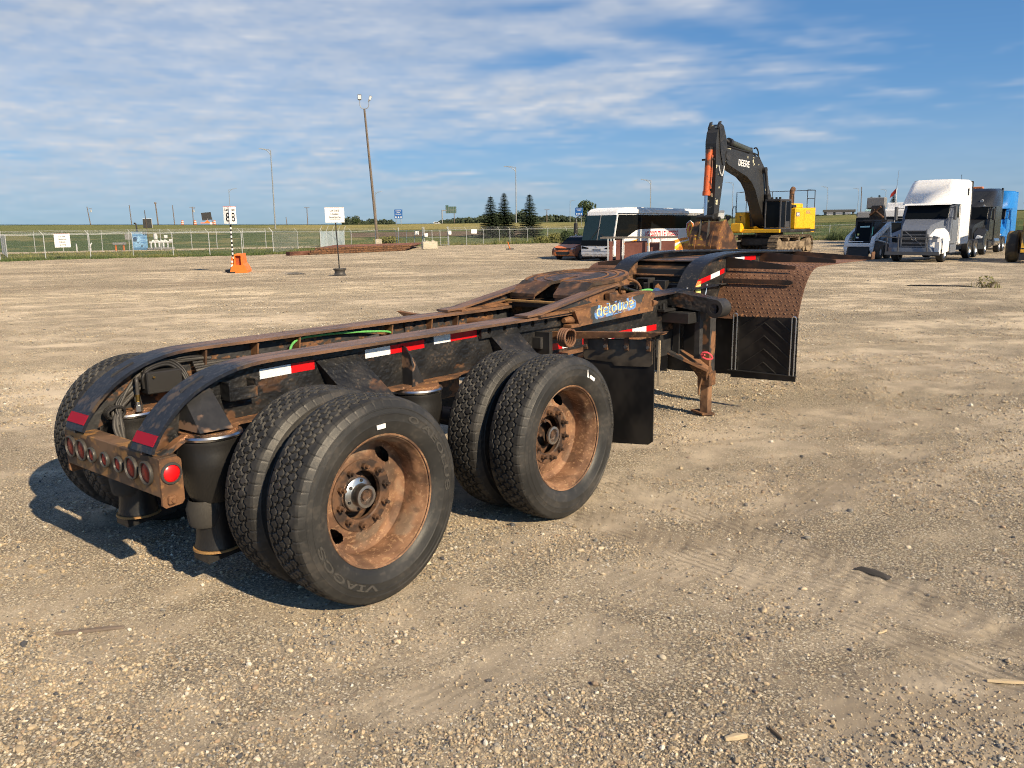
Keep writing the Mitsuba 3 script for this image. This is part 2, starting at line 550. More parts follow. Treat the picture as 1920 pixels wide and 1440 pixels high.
plain('orange_shade', (0.36, 0.07, 0.015), 0.6)
plain('car_orange', (0.62, 0.17, 0.035), 0.3, clearcoat=1.0)
plain('car_shade_brown', (0.22, 0.07, 0.025), 0.3, clearcoat=1.0)  # brown copy of the car's orange: shade painted into its body
plain('truck_black', (0.016, 0.017, 0.019), 0.25, clearcoat=0.8)
plain('truck_blue', (0.014, 0.17, 0.50), 0.28, clearcoat=0.9)
plain('shade_grey', (0.13, 0.15, 0.195), 0.25, clearcoat=0.9)  # bluish grey: shade and sky tint painted into the white truck's front
plain('teal_paint', (0.05, 0.26, 0.30), 0.4)
plain('mid_grey', (0.20, 0.20, 0.20), 0.5)
plain('dark_trim', (0.02, 0.02, 0.021), 0.55)
plain('flame_orange', (0.78, 0.27, 0.025), 0.4)
plain('flame_yellow', (0.86, 0.55, 0.05), 0.4)
plain('emblem_red', (0.62, 0.05, 0.02), 0.4)
plain('road_blue', (0.016, 0.10, 0.34), 0.45)
plain('road_green', (0.045, 0.10, 0.075), 0.5)
plain('lamp_pole', (0.30, 0.31, 0.31), 0.5, 0.3)
plain('far_white', (0.62, 0.63, 0.64), 0.6)
plain('rod_bright', (0.42, 0.50, 0.62), 0.18, 0.9)
plain('red_tag', (0.75, 0.09, 0.12), 0.5)
plain('straw', (0.55, 0.43, 0.25), 0.8)
plain('bark', (0.10, 0.075, 0.055), 0.9)
plain('tan_wood', (0.50, 0.40, 0.26), 0.8)
plain('twig', (0.17, 0.125, 0.08), 0.85)
scene['pebbles'] = {'type': 'twosided', 'bsdf': {'type': 'principled', 'base_color': {'type': 'mesh_attribute', 'name': 'vertex_color'}, 'roughness': 0.72, 'specular': 0.35}}
scene['window_glass'] = {'type': 'thindielectric'}

# ---------------------------------------------------------------- the ground
def micro(x, y):
    """small unevenness of the yard close to the trailer"""
    x, y = np.asarray(x, float), np.asarray(y, float)
    p = np.stack([x, y, 0 * x], -1)
    d = np.hypot(x - EYE[0], y - EYE[1])
    fade = np.clip(1.4 - d / 22, 0, 1)
    h = 0.026 * (meshkit.fbm(p * 0.9 + 2.2, 3, 21) - 0.5) + 0.014 * (meshkit.fbm(p * 5.0, 3, 22) - 0.5)
    # ruts left by tyres, running past the trailer's right side
    for (ox, oy, ang, w, dep) in RUTS:
        c, s = math.cos(ang), math.sin(ang)
        u = (x - ox) * c + (y - oy) * s
        v = -(x - ox) * s + (y - oy) * c + 0.05 * np.sin(u * 0.9)
        k = np.exp(-(v / w) ** 4)
        rib = 0.5 + 0.5 * np.cos(v * 2 * np.pi / 0.055)
        h = h - k * dep * (0.55 + 0.45 * rib) * (0.35 + 0.65 * meshkit.noise(np.stack([u * 1.1, v * 2, 0 * u], -1), 5))
    return h * fade


RUTS = [(1.95, -2.5, math.radians(76.0), 0.16, 0.020), (1.50, -3.2, math.radians(86.0), 0.17, 0.018), (1.10, -3.8, math.radians(80.0), 0.13, 0.016),
        (-0.5, -2.1, math.radians(-4.0), 0.16, 0.010), (-0.5, -1.75, math.radians(-10.0), 0.13, 0.009)]


def pressed(p):
    """where a tyre has pressed the gravel flat, and the marks of its ribs"""
    k, rib = mi.Float(0), mi.Float(0)
    for (ox, oy, ang, w, dep) in RUTS:
        ca, sa = math.cos(ang), math.sin(ang)
        uu = (p.x - ox) * ca + (p.y - oy) * sa
        vv = -(p.x - ox) * sa + (p.y - oy) * ca + 0.05 * dr.sin(uu * 0.9)
        q = dr.exp(-dr.square(dr.square(vv / w))) * (0.25 + 0.75 * smoothstep(0.35, 0.6, fbm(uu * 0.9 + ox, vv * 2.0, 0, 3))) * min(dep * 70, 1.0)
        rib = dr.select(q > k, smoothstep(0.35, 0.85, 0.5 + 0.5 * dr.cos(vv * 114.2 + 0.3 * dr.sin(uu * 45))), rib)
        k = dr.maximum(k, q)
    return k, rib


def soil(p, shade=1.0):
    lo = fbm(p.x * 0.11, p.y * 0.11, 0, 4)
    md = fbm(p.x * 0.8 + 4, p.y * 0.8, 0, 4)
    hi = fbm(p.x * 7, p.y * 7, 0, 4)
    c = mix((0.262, 0.218, 0.163), (0.465, 0.392, 0.294), smoothstep(0.3, 0.7, 0.36 * lo + 0.32 * md + 0.32 * hi))
    # long drifts of paler, finer dust and of darker, damp soil that follow the traffic
    u = p.x * 0.55 + p.y * 0.83
    v = -p.x * 0.83 + p.y * 0.55
    band = fbm(v * 0.06, u * 0.34, 3.3, 4)
    c = mix(c, (0.50, 0.42, 0.305), smoothstep(0.50, 0.66, band) * 0.75)
    c = mix(c, (0.135, 0.105, 0.075), smoothstep(0.58, 0.70, fbm(v * 0.035 + 9, u * 0.22, 1.7, 4)) * 0.6)
    # scuffed patches
    sc = fbm(v * 0.5 + 3, u * 2.6, 5.1, 4)
    c = mix(c, (0.185, 0.148, 0.106), smoothstep(0.56, 0.70, sc) * 0.42)
    k, rib = pressed(p)
    c = c * (1 - k * (0.05 + 0.30 * rib * smoothstep(0.3, 0.6, fbm(p.x * 4, p.y * 4, 1.5, 3))))
    return mix(c, (0.51, 0.43, 0.315), smoothstep(0.60, 0.74, fbm(v * 0.7 + 8, u * 3.0, 2.1, 4)) * 0.5)


def stone_mask(p):
    u = p.x * 0.80 - p.y * 0.60
    v = p.x * 0.60 + p.y * 0.80
    a = fbm(u * 0.55 + 3, v * 1.0, 0.5, 4)
    b = fbm(p.x * 3.1, p.y * 3.1, 7.5, 3)
    return smoothstep(0.36, 0.62, 0.65 * a + 0.35 * b) * (1 - 0.85 * pressed(p)[0])


def stone_color(r):
    c = mix((0.38, 0.32, 0.235), (0.58, 0.51, 0.39), smoothstep(0.1, 0.5, r))
    c = mix(c, (0.18, 0.168, 0.155), smoothstep(0.58, 0.62, r))
    c = mix(c, (0.36, 0.26, 0.17), smoothstep(0.74, 0.76, r))
    c = mix(c, (0.62, 0.59, 0.52), smoothstep(0.84, 0.86, r))
    return mix(c, (0.085, 0.085, 0.09), smoothstep(0.93, 0.95, r))


def grit(p, scale):
    wob = 0.35
    return voronoi(p.x * scale + wob * noise(p.x * scale * 2, p.y * scale * 2), p.y * scale + wob * noise(p.x * scale * 2 + 9, p.y * scale * 2))


def f_ground(p, n, uv):
    c = soil(p)
    m = stone_mask(p)
    d1, e1, r1 = grit(p, 62.0)
    on1 = smoothstep(0.40, 0.33, d1) * smoothstep(0.62, 0.66, r1 * 0.62 + m * 0.55)
    d2, e2, r2 = grit(p, 135.0)
    on2 = smoothstep(0.46, 0.36, d2) * smoothstep(0.50, 0.56, r2 * 0.6 + m * 0.45)
    q = r2 * 7.31
    c = mix(c * (1 - 0.42 * smoothstep(0.3, 0.6, d2) * m), stone_color(q - dr.floor(q)), on2 * 0.75)  # soil between the grit darkened, shade put into the colour
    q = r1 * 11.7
    return mix(c * (1 - 0.36 * smoothstep(0.33, 0.55, d1) * m), stone_color(q - dr.floor(q)), on1 * 0.9)  # same painted shade round the coarser grit


def h_ground(p, n, uv):
    m = stone_mask(p)
    d1, e1, r1 = grit(p, 62.0)
    h1 = dr.sqrt(dr.maximum(0.0, 1 - dr.square(d1 / 0.40))) * smoothstep(0.62, 0.66, r1 * 0.62 + m * 0.55)
    d2, e2, r2 = grit(p, 135.0)
    h2 = dr.sqrt(dr.maximum(0.0, 1 - dr.square(d2 / 0.46))) * smoothstep(0.50, 0.56, r2 * 0.6 + m * 0.45)
    return h1 * 1.0 + h2 * 0.5 + (0.8 + 1.5 * m) * fbm(p.x * 34, p.y * 34, 0, 3) + (1.2 + 2.6 * m) * fbm(p.x * 11, p.y * 11, 3.3, 3) + 4.5 * fbm(p.x * 3.2, p.y * 3.2, 0, 4)


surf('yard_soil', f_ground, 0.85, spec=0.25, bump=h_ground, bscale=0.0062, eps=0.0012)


def f_field(p, n, uv):
    a = fbm(p.x * 0.05, p.y * 0.05, 0, 4)
    b = fbm(p.x * 0.6, p.y * 0.6, 0, 4)
    c = mix((0.050, 0.078, 0.034), (0.098, 0.115, 0.052), smoothstep(0.3, 0.7, 0.5 * a + 0.5 * b))
    return mix(c, (0.20, 0.175, 0.085), smoothstep(0.55, 0.7, fbm(p.x * 0.16 + 7, p.y * 0.16, 0, 4)) * 0.55)


def f_verge(p, n, uv):
    a = fbm(p.x * 0.04, p.y * 0.04, 0, 4)
    return mix((0.092, 0.100, 0.042), (0.17, 0.15, 0.062), smoothstep(0.3, 0.7, a))


def f_road(p, n, uv):
    return mix((0.22, 0.19, 0.145), (0.36, 0.30, 0.22), fbm(p.x * 0.4, p.y * 0.4, 0, 4))


surf('field_grass', f_field, 0.9, spec=0.1, bump=lambda p, n, uv: fbm(p.x * 2.3, p.y * 2.3, 0, 4), bscale=0.35, eps=0.05)
surf('verge_grass', f_verge, 0.9, spec=0.1)
surf('gravel_road', f_road, 0.9, spec=0.1)
surf('tilled_soil', lambda p, n, uv: mix((0.075, 0.058, 0.045), (0.13, 0.10, 0.072), fbm(p.x * 0.3, p.y * 0.3, 0, 3)), 0.9, spec=0.1)
plain('asphalt', (0.20, 0.20, 0.20), 0.8)


def polar_sheet(az, inner, outer, rings, lift):
    """ground sheet between two radii given per bearing"""
    az = np.asarray(az, float)
    k = np.linspace(0, 1, rings)
    r = np.asarray(inner)[None] * (np.asarray(outer) / np.asarray(inner))[None] ** k[:, None]
    b = np.radians(az)
    x, y = EYE[0] + r * np.cos(b), EYE[1] + r * np.sin(b)
    z = land(x, y) + lift
    n, m = r.shape
    i, j = np.meshgrid(np.arange(n - 1), np.arange(m - 1), indexing='ij')
    q = np.stack([i * m + j, (i + 1) * m + j, (i + 1) * m + j + 1, i * m + j + 1], -1).reshape(-1, 4)
    return trimesh.Trimesh(np.stack([x, y, z], -1).reshape(-1, 3), np.vstack([q[:, [0, 1, 2]], q[:, [0, 2, 3]]]), process=False)


def build_ground():
    view = np.linspace(3.0, 77.0, 420)
    az = np.radians(np.concatenate([view, np.linspace(77, 363, 70)[1:]]))
    r = np.concatenate([np.geomspace(0.05, 1.6, 8)[:-1], np.geomspace(1.6, 40, 270)[:-1], np.geomspace(40, 260, 90)[:-1], np.geomspace(260, 7000, 26)])
    rr, aa = np.meshgrid(r, az, indexing='ij')
    x, y = EYE[0] + rr * np.cos(aa), EYE[1] + rr * np.sin(aa)
    z = land(x, y) + micro(x, y)
    n, m = rr.shape
    i, j = np.meshgrid(np.arange(n - 1), np.arange(m - 1), indexing='ij')
    q = np.stack([i * m + j, (i + 1) * m + j, (i + 1) * m + j + 1, i * m + j + 1], -1).reshape(-1, 4)
    v = np.vstack([np.stack([x, y, z], -1).reshape(-1, 3), [[EYE[0], EYE[1], float(micro(EYE[0], EYE[1]))]]])
    c = np.stack([np.full(m - 1, len(v) - 1), np.arange(m - 1), np.arange(1, m)], 1)
    structure('ground', trimesh.Trimesh(v, np.vstack([q[:, [0, 1, 2]], q[:, [0, 2, 3]], c]), process=False), 'yard_soil', True)


def wavy(az, seed, amp):
    return 1 + amp * (meshkit.fbm(np.stack([np.asarray(az) * 0.9, az * 0 + seed, az * 0], -1), 4, seed) - 0.5)


build_ground()
G_AZ = np.linspace(-40, 150, 560)
G_EDGE = np.interp(G_AZ, [-40, 4, 14, 20, 27, 32, 36, 40, 43, 46, 48, 51.5, 53, 57, 66, 70, 84, 150], [132, 128, 128, 126, 124, 122, 119, 114, 110, 105, 102, 100, 78.0, 75.5, 76, 75, 74, 80]) * wavy(G_AZ, 3, 0.05)
structure('grass_field', polar_sheet(G_AZ, G_EDGE, np.full(560, 1500.0), 90, 0.02), 'field_grass', True)
R_AZ = np.linspace(51.5, 130, 160)
structure('service_road', polar_sheet(R_AZ, 104 * wavy(R_AZ, 9, 0.03), 116 * wavy(R_AZ, 12, 0.03), 6, 0.045), 'gravel_road', True)
structure('tilled_strip', polar_sheet(np.linspace(38, 50.5, 60), np.full(60, 158.0), np.full(60, 174.0), 5, 0.06), 'tilled_soil', True)
structure('road_bank', polar_sheet(np.linspace(-40, 150, 240), np.full(240, 182.0), np.full(240, 1400.0), 30, 0.06), 'verge_grass', True)
structure('highway', polar_sheet(np.linspace(-40, 150, 240), np.full(240, 222.0), np.full(240, 236.0), 4, 0.16), 'asphalt', True)


def stones_mesh(n, rmin, rmax, size, squash, seed, reject=True, base=None):
    """n rounded stones lying about, as one coloured mesh"""
    g = np.random.default_rng(seed)
    b = trimesh.creation.icosphere(subdivisions=0 if base is None else base) if base != 'octa' else trimesh.convex.convex_hull(np.vstack([np.eye(3), -np.eye(3)]))
    bv, bf = np.array(b.vertices), np.array(b.faces)
    az = np.radians(g.uniform(4, 76, n * 3 + 30))
    rad = rmin + (rmax - rmin) * g.uniform(0, 1, n * 3 + 30) ** 1.35
    x, y = EYE[0] + rad * np.cos(az), EYE[1] + rad * np.sin(az)
    u, v = x * 0.80 - y * 0.60, x * 0.60 + y * 0.80
    a = meshkit.fbm(np.stack([u * 0.55 + 3, v * 1.0, 0 * u], -1), 4, 31) * 0.6 + meshkit.fbm(np.stack([x * 3.1, y * 3.1, 0 * x], -1), 3, 32) * 0.4
    keep = g.uniform(0, 1, n * 3 + 30) < np.clip((a - 0.42) / 0.17, 0.05, 1) if reject else g.uniform(0, 1, n * 3 + 30) < 2
    for (ox, oy, ang, w, dep) in RUTS:
        ca, sa = math.cos(ang), math.sin(ang)
        uu, vv = (x - ox) * ca + (y - oy) * sa, -(x - ox) * sa + (y - oy) * ca
        keep &= ~((np.abs(vv + 0.05 * np.sin(uu * 0.9)) < w * 0.95) & (g.uniform(0, 1, n * 3 + 30) < 0.75 * min(dep * 70, 1)) & (np.abs(uu) < 9))
    keep &= ~((rad < 3.6) & (g.uniform(0, 1, n * 3 + 30) < 0.30))
    x, y = x[keep][:n], y[keep][:n]
    n = len(x)
    s = size(g, n)
    ax = np.stack([g.uniform(0.75, 1.35, n), g.uniform(0.7, 1.1, n), g.uniform(*squash, n)], 1) * s[:, None]
    th = g.uniform(0, 2 * np.pi, n)
    q = bv[None] * (1 + 0.22 * g.uniform(-1, 1, (n, len(bv), 1)))
    q = q * ax[:, None]
    tilt = g.uniform(-0.5, 0.5, n)
    ct, st = np.cos(tilt)[:, None], np.sin(tilt)[:, None]
    q = np.stack([q[..., 0], q[..., 1] * ct - q[..., 2] * st, q[..., 1] * st + q[..., 2] * ct], -1)
    c, s_ = np.cos(th)[:, None], np.sin(th)[:, None]
    q = np.stack([q[..., 0] * c - q[..., 1] * s_, q[..., 0] * s_ + q[..., 1] * c, q[..., 2]], -1)
    z = land(x, y) + micro(x, y) + ax[:, 2] * 0.42
    q = q + np.stack([x, y, z], -1)[:, None]
    f = bf[None] + (np.arange(n) * len(bv))[:, None, None]
    pal = np.array([[.44, .35, .235], [.52, .43, .30], [.36, .285, .19], [.60, .52, .39], [.25, .235, .21], [.165, .155, .145], [.35, .26, .18], [.60, .56, .48], [.075, .075, .08], [.29, .23, .18]])
    w = np.array([.2, .17, .15, .1, .1, .07, .06, .06, .04, .05])
    col = pal[g.choice(len(pal), n, p=w / w.sum())] * g.uniform(0.8, 1.15, (n, 1))
    return trimesh.Trimesh(q.reshape(-1, 3), f.reshape(-1, 3), process=False), np.repeat(col, len(bv), 0)


parts_ = [stones_mesh(112000, 2.3, 16.0, lambda g, n: np.clip(g.lognormal(math.log(0.0044), 0.40, n), 0.002, 0.010), (0.6, 1.0), 41, True, 'octa'),
          stones_mesh(15000, 2.3, 16.0, lambda g, n: np.clip(g.lognormal(math.log(0.0070), 0.36, n), 0.004, 0.018), (0.55, 0.9), 42),
          stones_mesh(50000, 9.0, 50.0, lambda g, n: np.clip(g.lognormal(math.log(0.0088), 0.42, n), 0.004, 0.028), (0.5, 0.9), 43, True, 'octa')]
pm = cat([q[0] for q in parts_])
structure('gravel', pm, 'pebbles', False, kind='stuff', label='loose tan and grey gravel strewn over the yard', cat_='gravel', color=np.vstack([q[1] for q in parts_]))
for k_ in range(46):   # the larger stones, one by one
    sm, sc = stones_mesh(1, 2.5, 8.5, lambda g, n: g.uniform(0.012, 0.021, n), (0.5, 0.8), 900 + k_, False, 1)
    key = number('ground__stone')
    scene[key] = mikit.ply(sm, 'pebbles', smooth=True, color=sc)

# ---------------------------------------------------------------- the dolly trailer
TR = thing('dolly_trailer', 'rusty black two-axle dolly trailer with fifth wheel plate standing on the gravel', 'trailer')
AX = (0.0, 1.567)
ZC, TY_R = 0.520, 0.527


def side_pair(fn):
    """the right (near) part as built, the left one mirrored"""
    for s in (0, 1):
        fn((lambda m: m) if s == 0 else mirror_y, s)


# --- frame rails
TAIL = [(-0.752, 0.790), (-0.742, 0.815), (-0.705, 0.875), (-0.663, 0.928), (-0.612, 0.978), (-0.563, 1.019), (-0.508, 1.055), (-0.452, 1.084), (-0.375, 1.116), (-0.31, 1.135), (-0.243, 1.150), (-0.17, 1.160), (-0.09, 1.166)]
TOP = TAIL + [(x, 1.168 + 0.004 * x) for x in np.linspace(0.05, 2.75, 10)] + [(3.4, 1.200), (4.0, 1.222), (4.6, 1.238), (5.25, 1.246)]
HOLES = [1.798, 1.967, 2.132, 2.294, 2.456, 2.622, 2.785, 2.944]


def top_z(x):
    return float(np.interp(x, [p[0] for p in TOP], [p[1] for p in TOP]))


def rails(mir, s):
    R = number(f'{TR}__frame_rail')
    add(R, 'top_flange', mir(strip(TOP, -0.474, -0.272, 0.018)), 'rail_top', 25)
    web = [(x, z - 0.016) for x, z in TOP] + [(5.25, 0.86), (-0.40, 0.862), (-0.56, 0.80), (-0.70, 0.745)]
    wp = Polygon(web).buffer(0)
    wp = wp.difference(union_all([Point(x, 1.121 + 0.004 * (x - 1.8)).buffer(0.024, 10) for x in HOLES]))
    add(R, 'web', mir(pxz(wp, -0.379, -0.367)), 'black_paint' if s == 0 else 'worn_paint', 20)
    add(R, 'bottom_flange', mir(strip([(-0.46, 0.858), (0.0, 0.862), (2.0, 0.86), (4.24, 0.862)], -0.462, -0.285, 0.016)), 'rust', 20)
    # the plate with a row of adjustment holes, outside and inside
    hp = sbox(1.715, 1.075, 2.985, 1.158).difference(union_all([Point(x, 1.121 + 0.004 * (x - 1.8)).buffer(0.022, 12) for x in HOLES]))
    add(R, 'hole_plate', mir(pxz(hp, -0.412, -0.3795)), 'black_paint', 20)
    hp2 = sbox(1.70, 1.03, 3.0, 1.155).difference(union_all([Point(x, 1.121 + 0.004 * (x - 1.8)).buffer(0.022, 12) for x in HOLES]))
    add(R, 'hole_plate', mir(pxz(hp2, -0.3665, -0.350)), 'worn_paint', 20)
    for x in (0.02, 0.38, 0.70, 1.52, 1.93, 2.22):   # triangular stiffeners on the inside of the web
        z1 = top_z(x) - 0.019
        add(R, 'stiffener', mir(pyz([(-0.3665, z1), (-0.285, z1), (-0.325, 0.93), (-0.3665, 0.93)], x - 0.006, x + 0.006)), 'rust', 20)
    # outside: weld bead along the tail
    add(R, 'edge_bar', mir(strip([(-0.70, 0.772), (-0.60, 0.832), (-0.50, 0.868), (-0.40, 0.872)], -0.470, -0.425, 0.030)), 'worn_paint', 20)
    # reflective tape
    if s == 0:
        for col, x0, x1, z0, z1 in (('white', -0.062, 0.142, 1.074, 1.078), ('red', 0.142, 0.303, 1.078, 1.080), ('white', 0.683, 0.887, 1.092, 1.094), ('red', 0.887, 1.185, 1.094, 1.099),
                                    ('white', 1.275, 1.433, 1.112, 1.113), ('red', 1.433, 1.70, 1.113, 1.116)):
            add(R, 'reflective_tape', pxz([(x0, z0 - .027), (x1, z1 - .027), (x1, z1 + .027), (x0, z0 + .027)], -0.3815, -0.3795), f'{col}_tape', False)
        for col, x0, x1 in (('red', 2.52, 2.71), ('white', 2.71, 2.86), ('red', 2.99, 3.18), ('white', 3.20, 3.42), ('red', 3.42, 3.76), ('white', 3.76, 4.00), ('red', 4.00, 4.18)):
            add(R, 'reflective_tape', pxz(sbox(x0, 0.885, x1, 0.937), -0.3815, -0.3795), f'{col}_tape', False)
    tape = strip([(-0.738, 0.8235), (-0.722, 0.848), (-0.7065, 0.8725)], -0.4742, -0.2718, 0.004)
    tape.apply_translation((-0.0035, 0, 0.0025))
    add(R, 'reflective_tape', mir(tape), 'tape_dull', 20)


surf('bracket_paint', lambda p, n, uv: mix(mix((0.014, 0.015, 0.018), (0.04, 0.04, 0.043), fbm(p.x * 20, p.y * 20, p.z * 20, 4)), (0.24, 0.15, 0.10), smoothstep(0.52, 0.60, fbm(p.x * 7, p.y * 7, p.z * 7, 4) + 0.26 * smoothstep(0.97, 0.86, p.z) - 0.12)), 0.4)
plain('tape_dull', (0.30, 0.006, 0.022), 0.6, spec=0.2)
side_pair(rails)

# --- cross members between the rails
for x, z, sx, sz in ((0.62, 0.93, 0.10, 0.12), (1.15, 0.92, 0.11, 0.12), (2.35, 0.95, 0.12, 0.14), (4.35, 1.00, 0.12, 0.20)):
    add(TR, 'cross_member', box(sx, 0.73, sz, (x, 0, z), 0.008), 'worn_paint', 20)
add(TR, 'cross_member', rod((2.98, -0.366, 1.06), (2.98, 0.366, 1.06), 0.045, 14), 'rust', 30)
add(TR, 'cross_member', span(2.15, 2.95, -0.366, 0.366, 0.885, 0.90, 0.003), 'greasy_deck', 20)
add(TR, 'cross_member', rod((2.42, -0.366, 1.08), (2.42, 0.366, 1.08), 0.038, 14), 'rust', 30)

# --- tail bar with lamps
TB = f'{TR}__tail_bar'
add(TR, 'tail_bar', cat([span(-0.738, -0.728, -0.508, 0.515, 0.575, 0.772, 0.003), span(-0.728, -0.635, -0.505, 0.512, 0.762, 0.772, 0.003), span(-0.728, -0.66, -0.505, 0.512, 0.575, 0.584, 0.003)]), 'tail_steel', 20)


def f_tail(p, n, uv):
    a = fbm(p.x * 8, p.y * 8, p.z * 8, 4)
    c = mix((0.055, 0.036, 0.025), (0.16, 0.095, 0.055), smoothstep(0.35, 0.65, a))
    return mix(c, (0.33, 0.17, 0.055), smoothstep(0.60, 0.72, fbm(p.x * 13 + 3, p.y * 13, p.z * 13, 3)) * 0.7)


surf('tail_steel', f_tail, 0.62)
for s_ in (-1, 1):
    y_ = -0.512 if s_ < 0 else 0.519
    pl = Polygon([(-0.738, 0.765), (-0.640, 0.765), (-0.625, 0.75), (-0.622, 0.545), (-0.637, 0.525), (-0.722, 0.520), (-0.738, 0.535)])
    add(TB, 'end_plate', pxz(pl, y_ - 0.007, y_ + 0.007), 'rust', 20)
add(TB, 'bolt_head', cat([box(0.042, 0.02, 0.042, (-0.692, -0.527, 0.558), 0.006), rod((-0.692, -0.53, 0.558), (-0.692, -0.545, 0.558), 0.011, 8)]), 'rust', 30)


def lamp(name, y, z, r, big, fx=-0.738, axis='x', lens='lens_dark'):
    if axis == 'x':
        rg = lathe([(r + .008, 0), (r + .010, -.006), (r + .008, -.016), (r + .002, -.018), (r - .003, -.008), (r - .003, .0)], 32, 'x', (fx, y, z))
        ln = lathe([(r + .001, -.004), (r * .8, -.010), (r * .4, -.013), (0.0005, -.014)], 32, 'x', (fx, y, z))
    else:
        rg = lathe([(r + .006, 0), (r + .014, .004), (r + .010, .014), (r, .014), (r - .002, .004)], 32, 'y', (fx, y, z))
        ln = lathe([(r + .001, .004), (r * .85, .013), (r * .4, .017), (0.0005, .018)], 32, 'y', (fx, y, z))
        rg.apply_transform(np.diag([1, 1, 1, 1]))
    k = add(TB, 'tail_light', ln, lens, 40)
    add(TB, 'light_ring', rg, 'ring_steel' if big else 'grommet', 40)
    return k


plain('ring_steel', (0.05, 0.047, 0.044), 0.55, 0.1)
for y, big in ((0.445, True), (0.315, True), (0.195, False), (0.045, False), (-0.105, False), (-0.245, True), (-0.395, True)):
    lamp('l', y, 0.683 if big else 0.676, 0.052 if big else 0.034, big, lens='lens_dark' if big else 'lens_mid')
plain('lens_mid', (0.34, 0.012, 0.012), 0.3, spec=0.25)
# the side marker lamp on the near end plate faces outwards (-y)
mk = lathe([(0.044, -.004), (0.036, -.011), (0.018, -.015), (0.0005, -.016)], 32, 'x')
R90 = np.array([[0, 1, 0, 0], [1, 0, 0, 0], [0, 0, 1, 0], [0, 0, 0, 1.0]])
mk = moved(mk, R90, (-0.682, -0.519, 0.690))
mk.faces = mk.faces[:, ::-1]
add(TB, 'marker_light', mk, 'lens_red', 40, label='bright red round marker lamp on the side plate')
rg = moved(lathe([(0.048, 0), (0.056, -.003), (0.053, -.010), (0.044, -.011), (0.043, -.003)], 32, 'x'), R90, (-0.682, -0.519, 0.690))
rg.faces = rg.faces[:, ::-1]
add(TB, 'light_ring', rg, 'grommet', 40)

# --- outside brackets on the near rail, mirrored on the far one


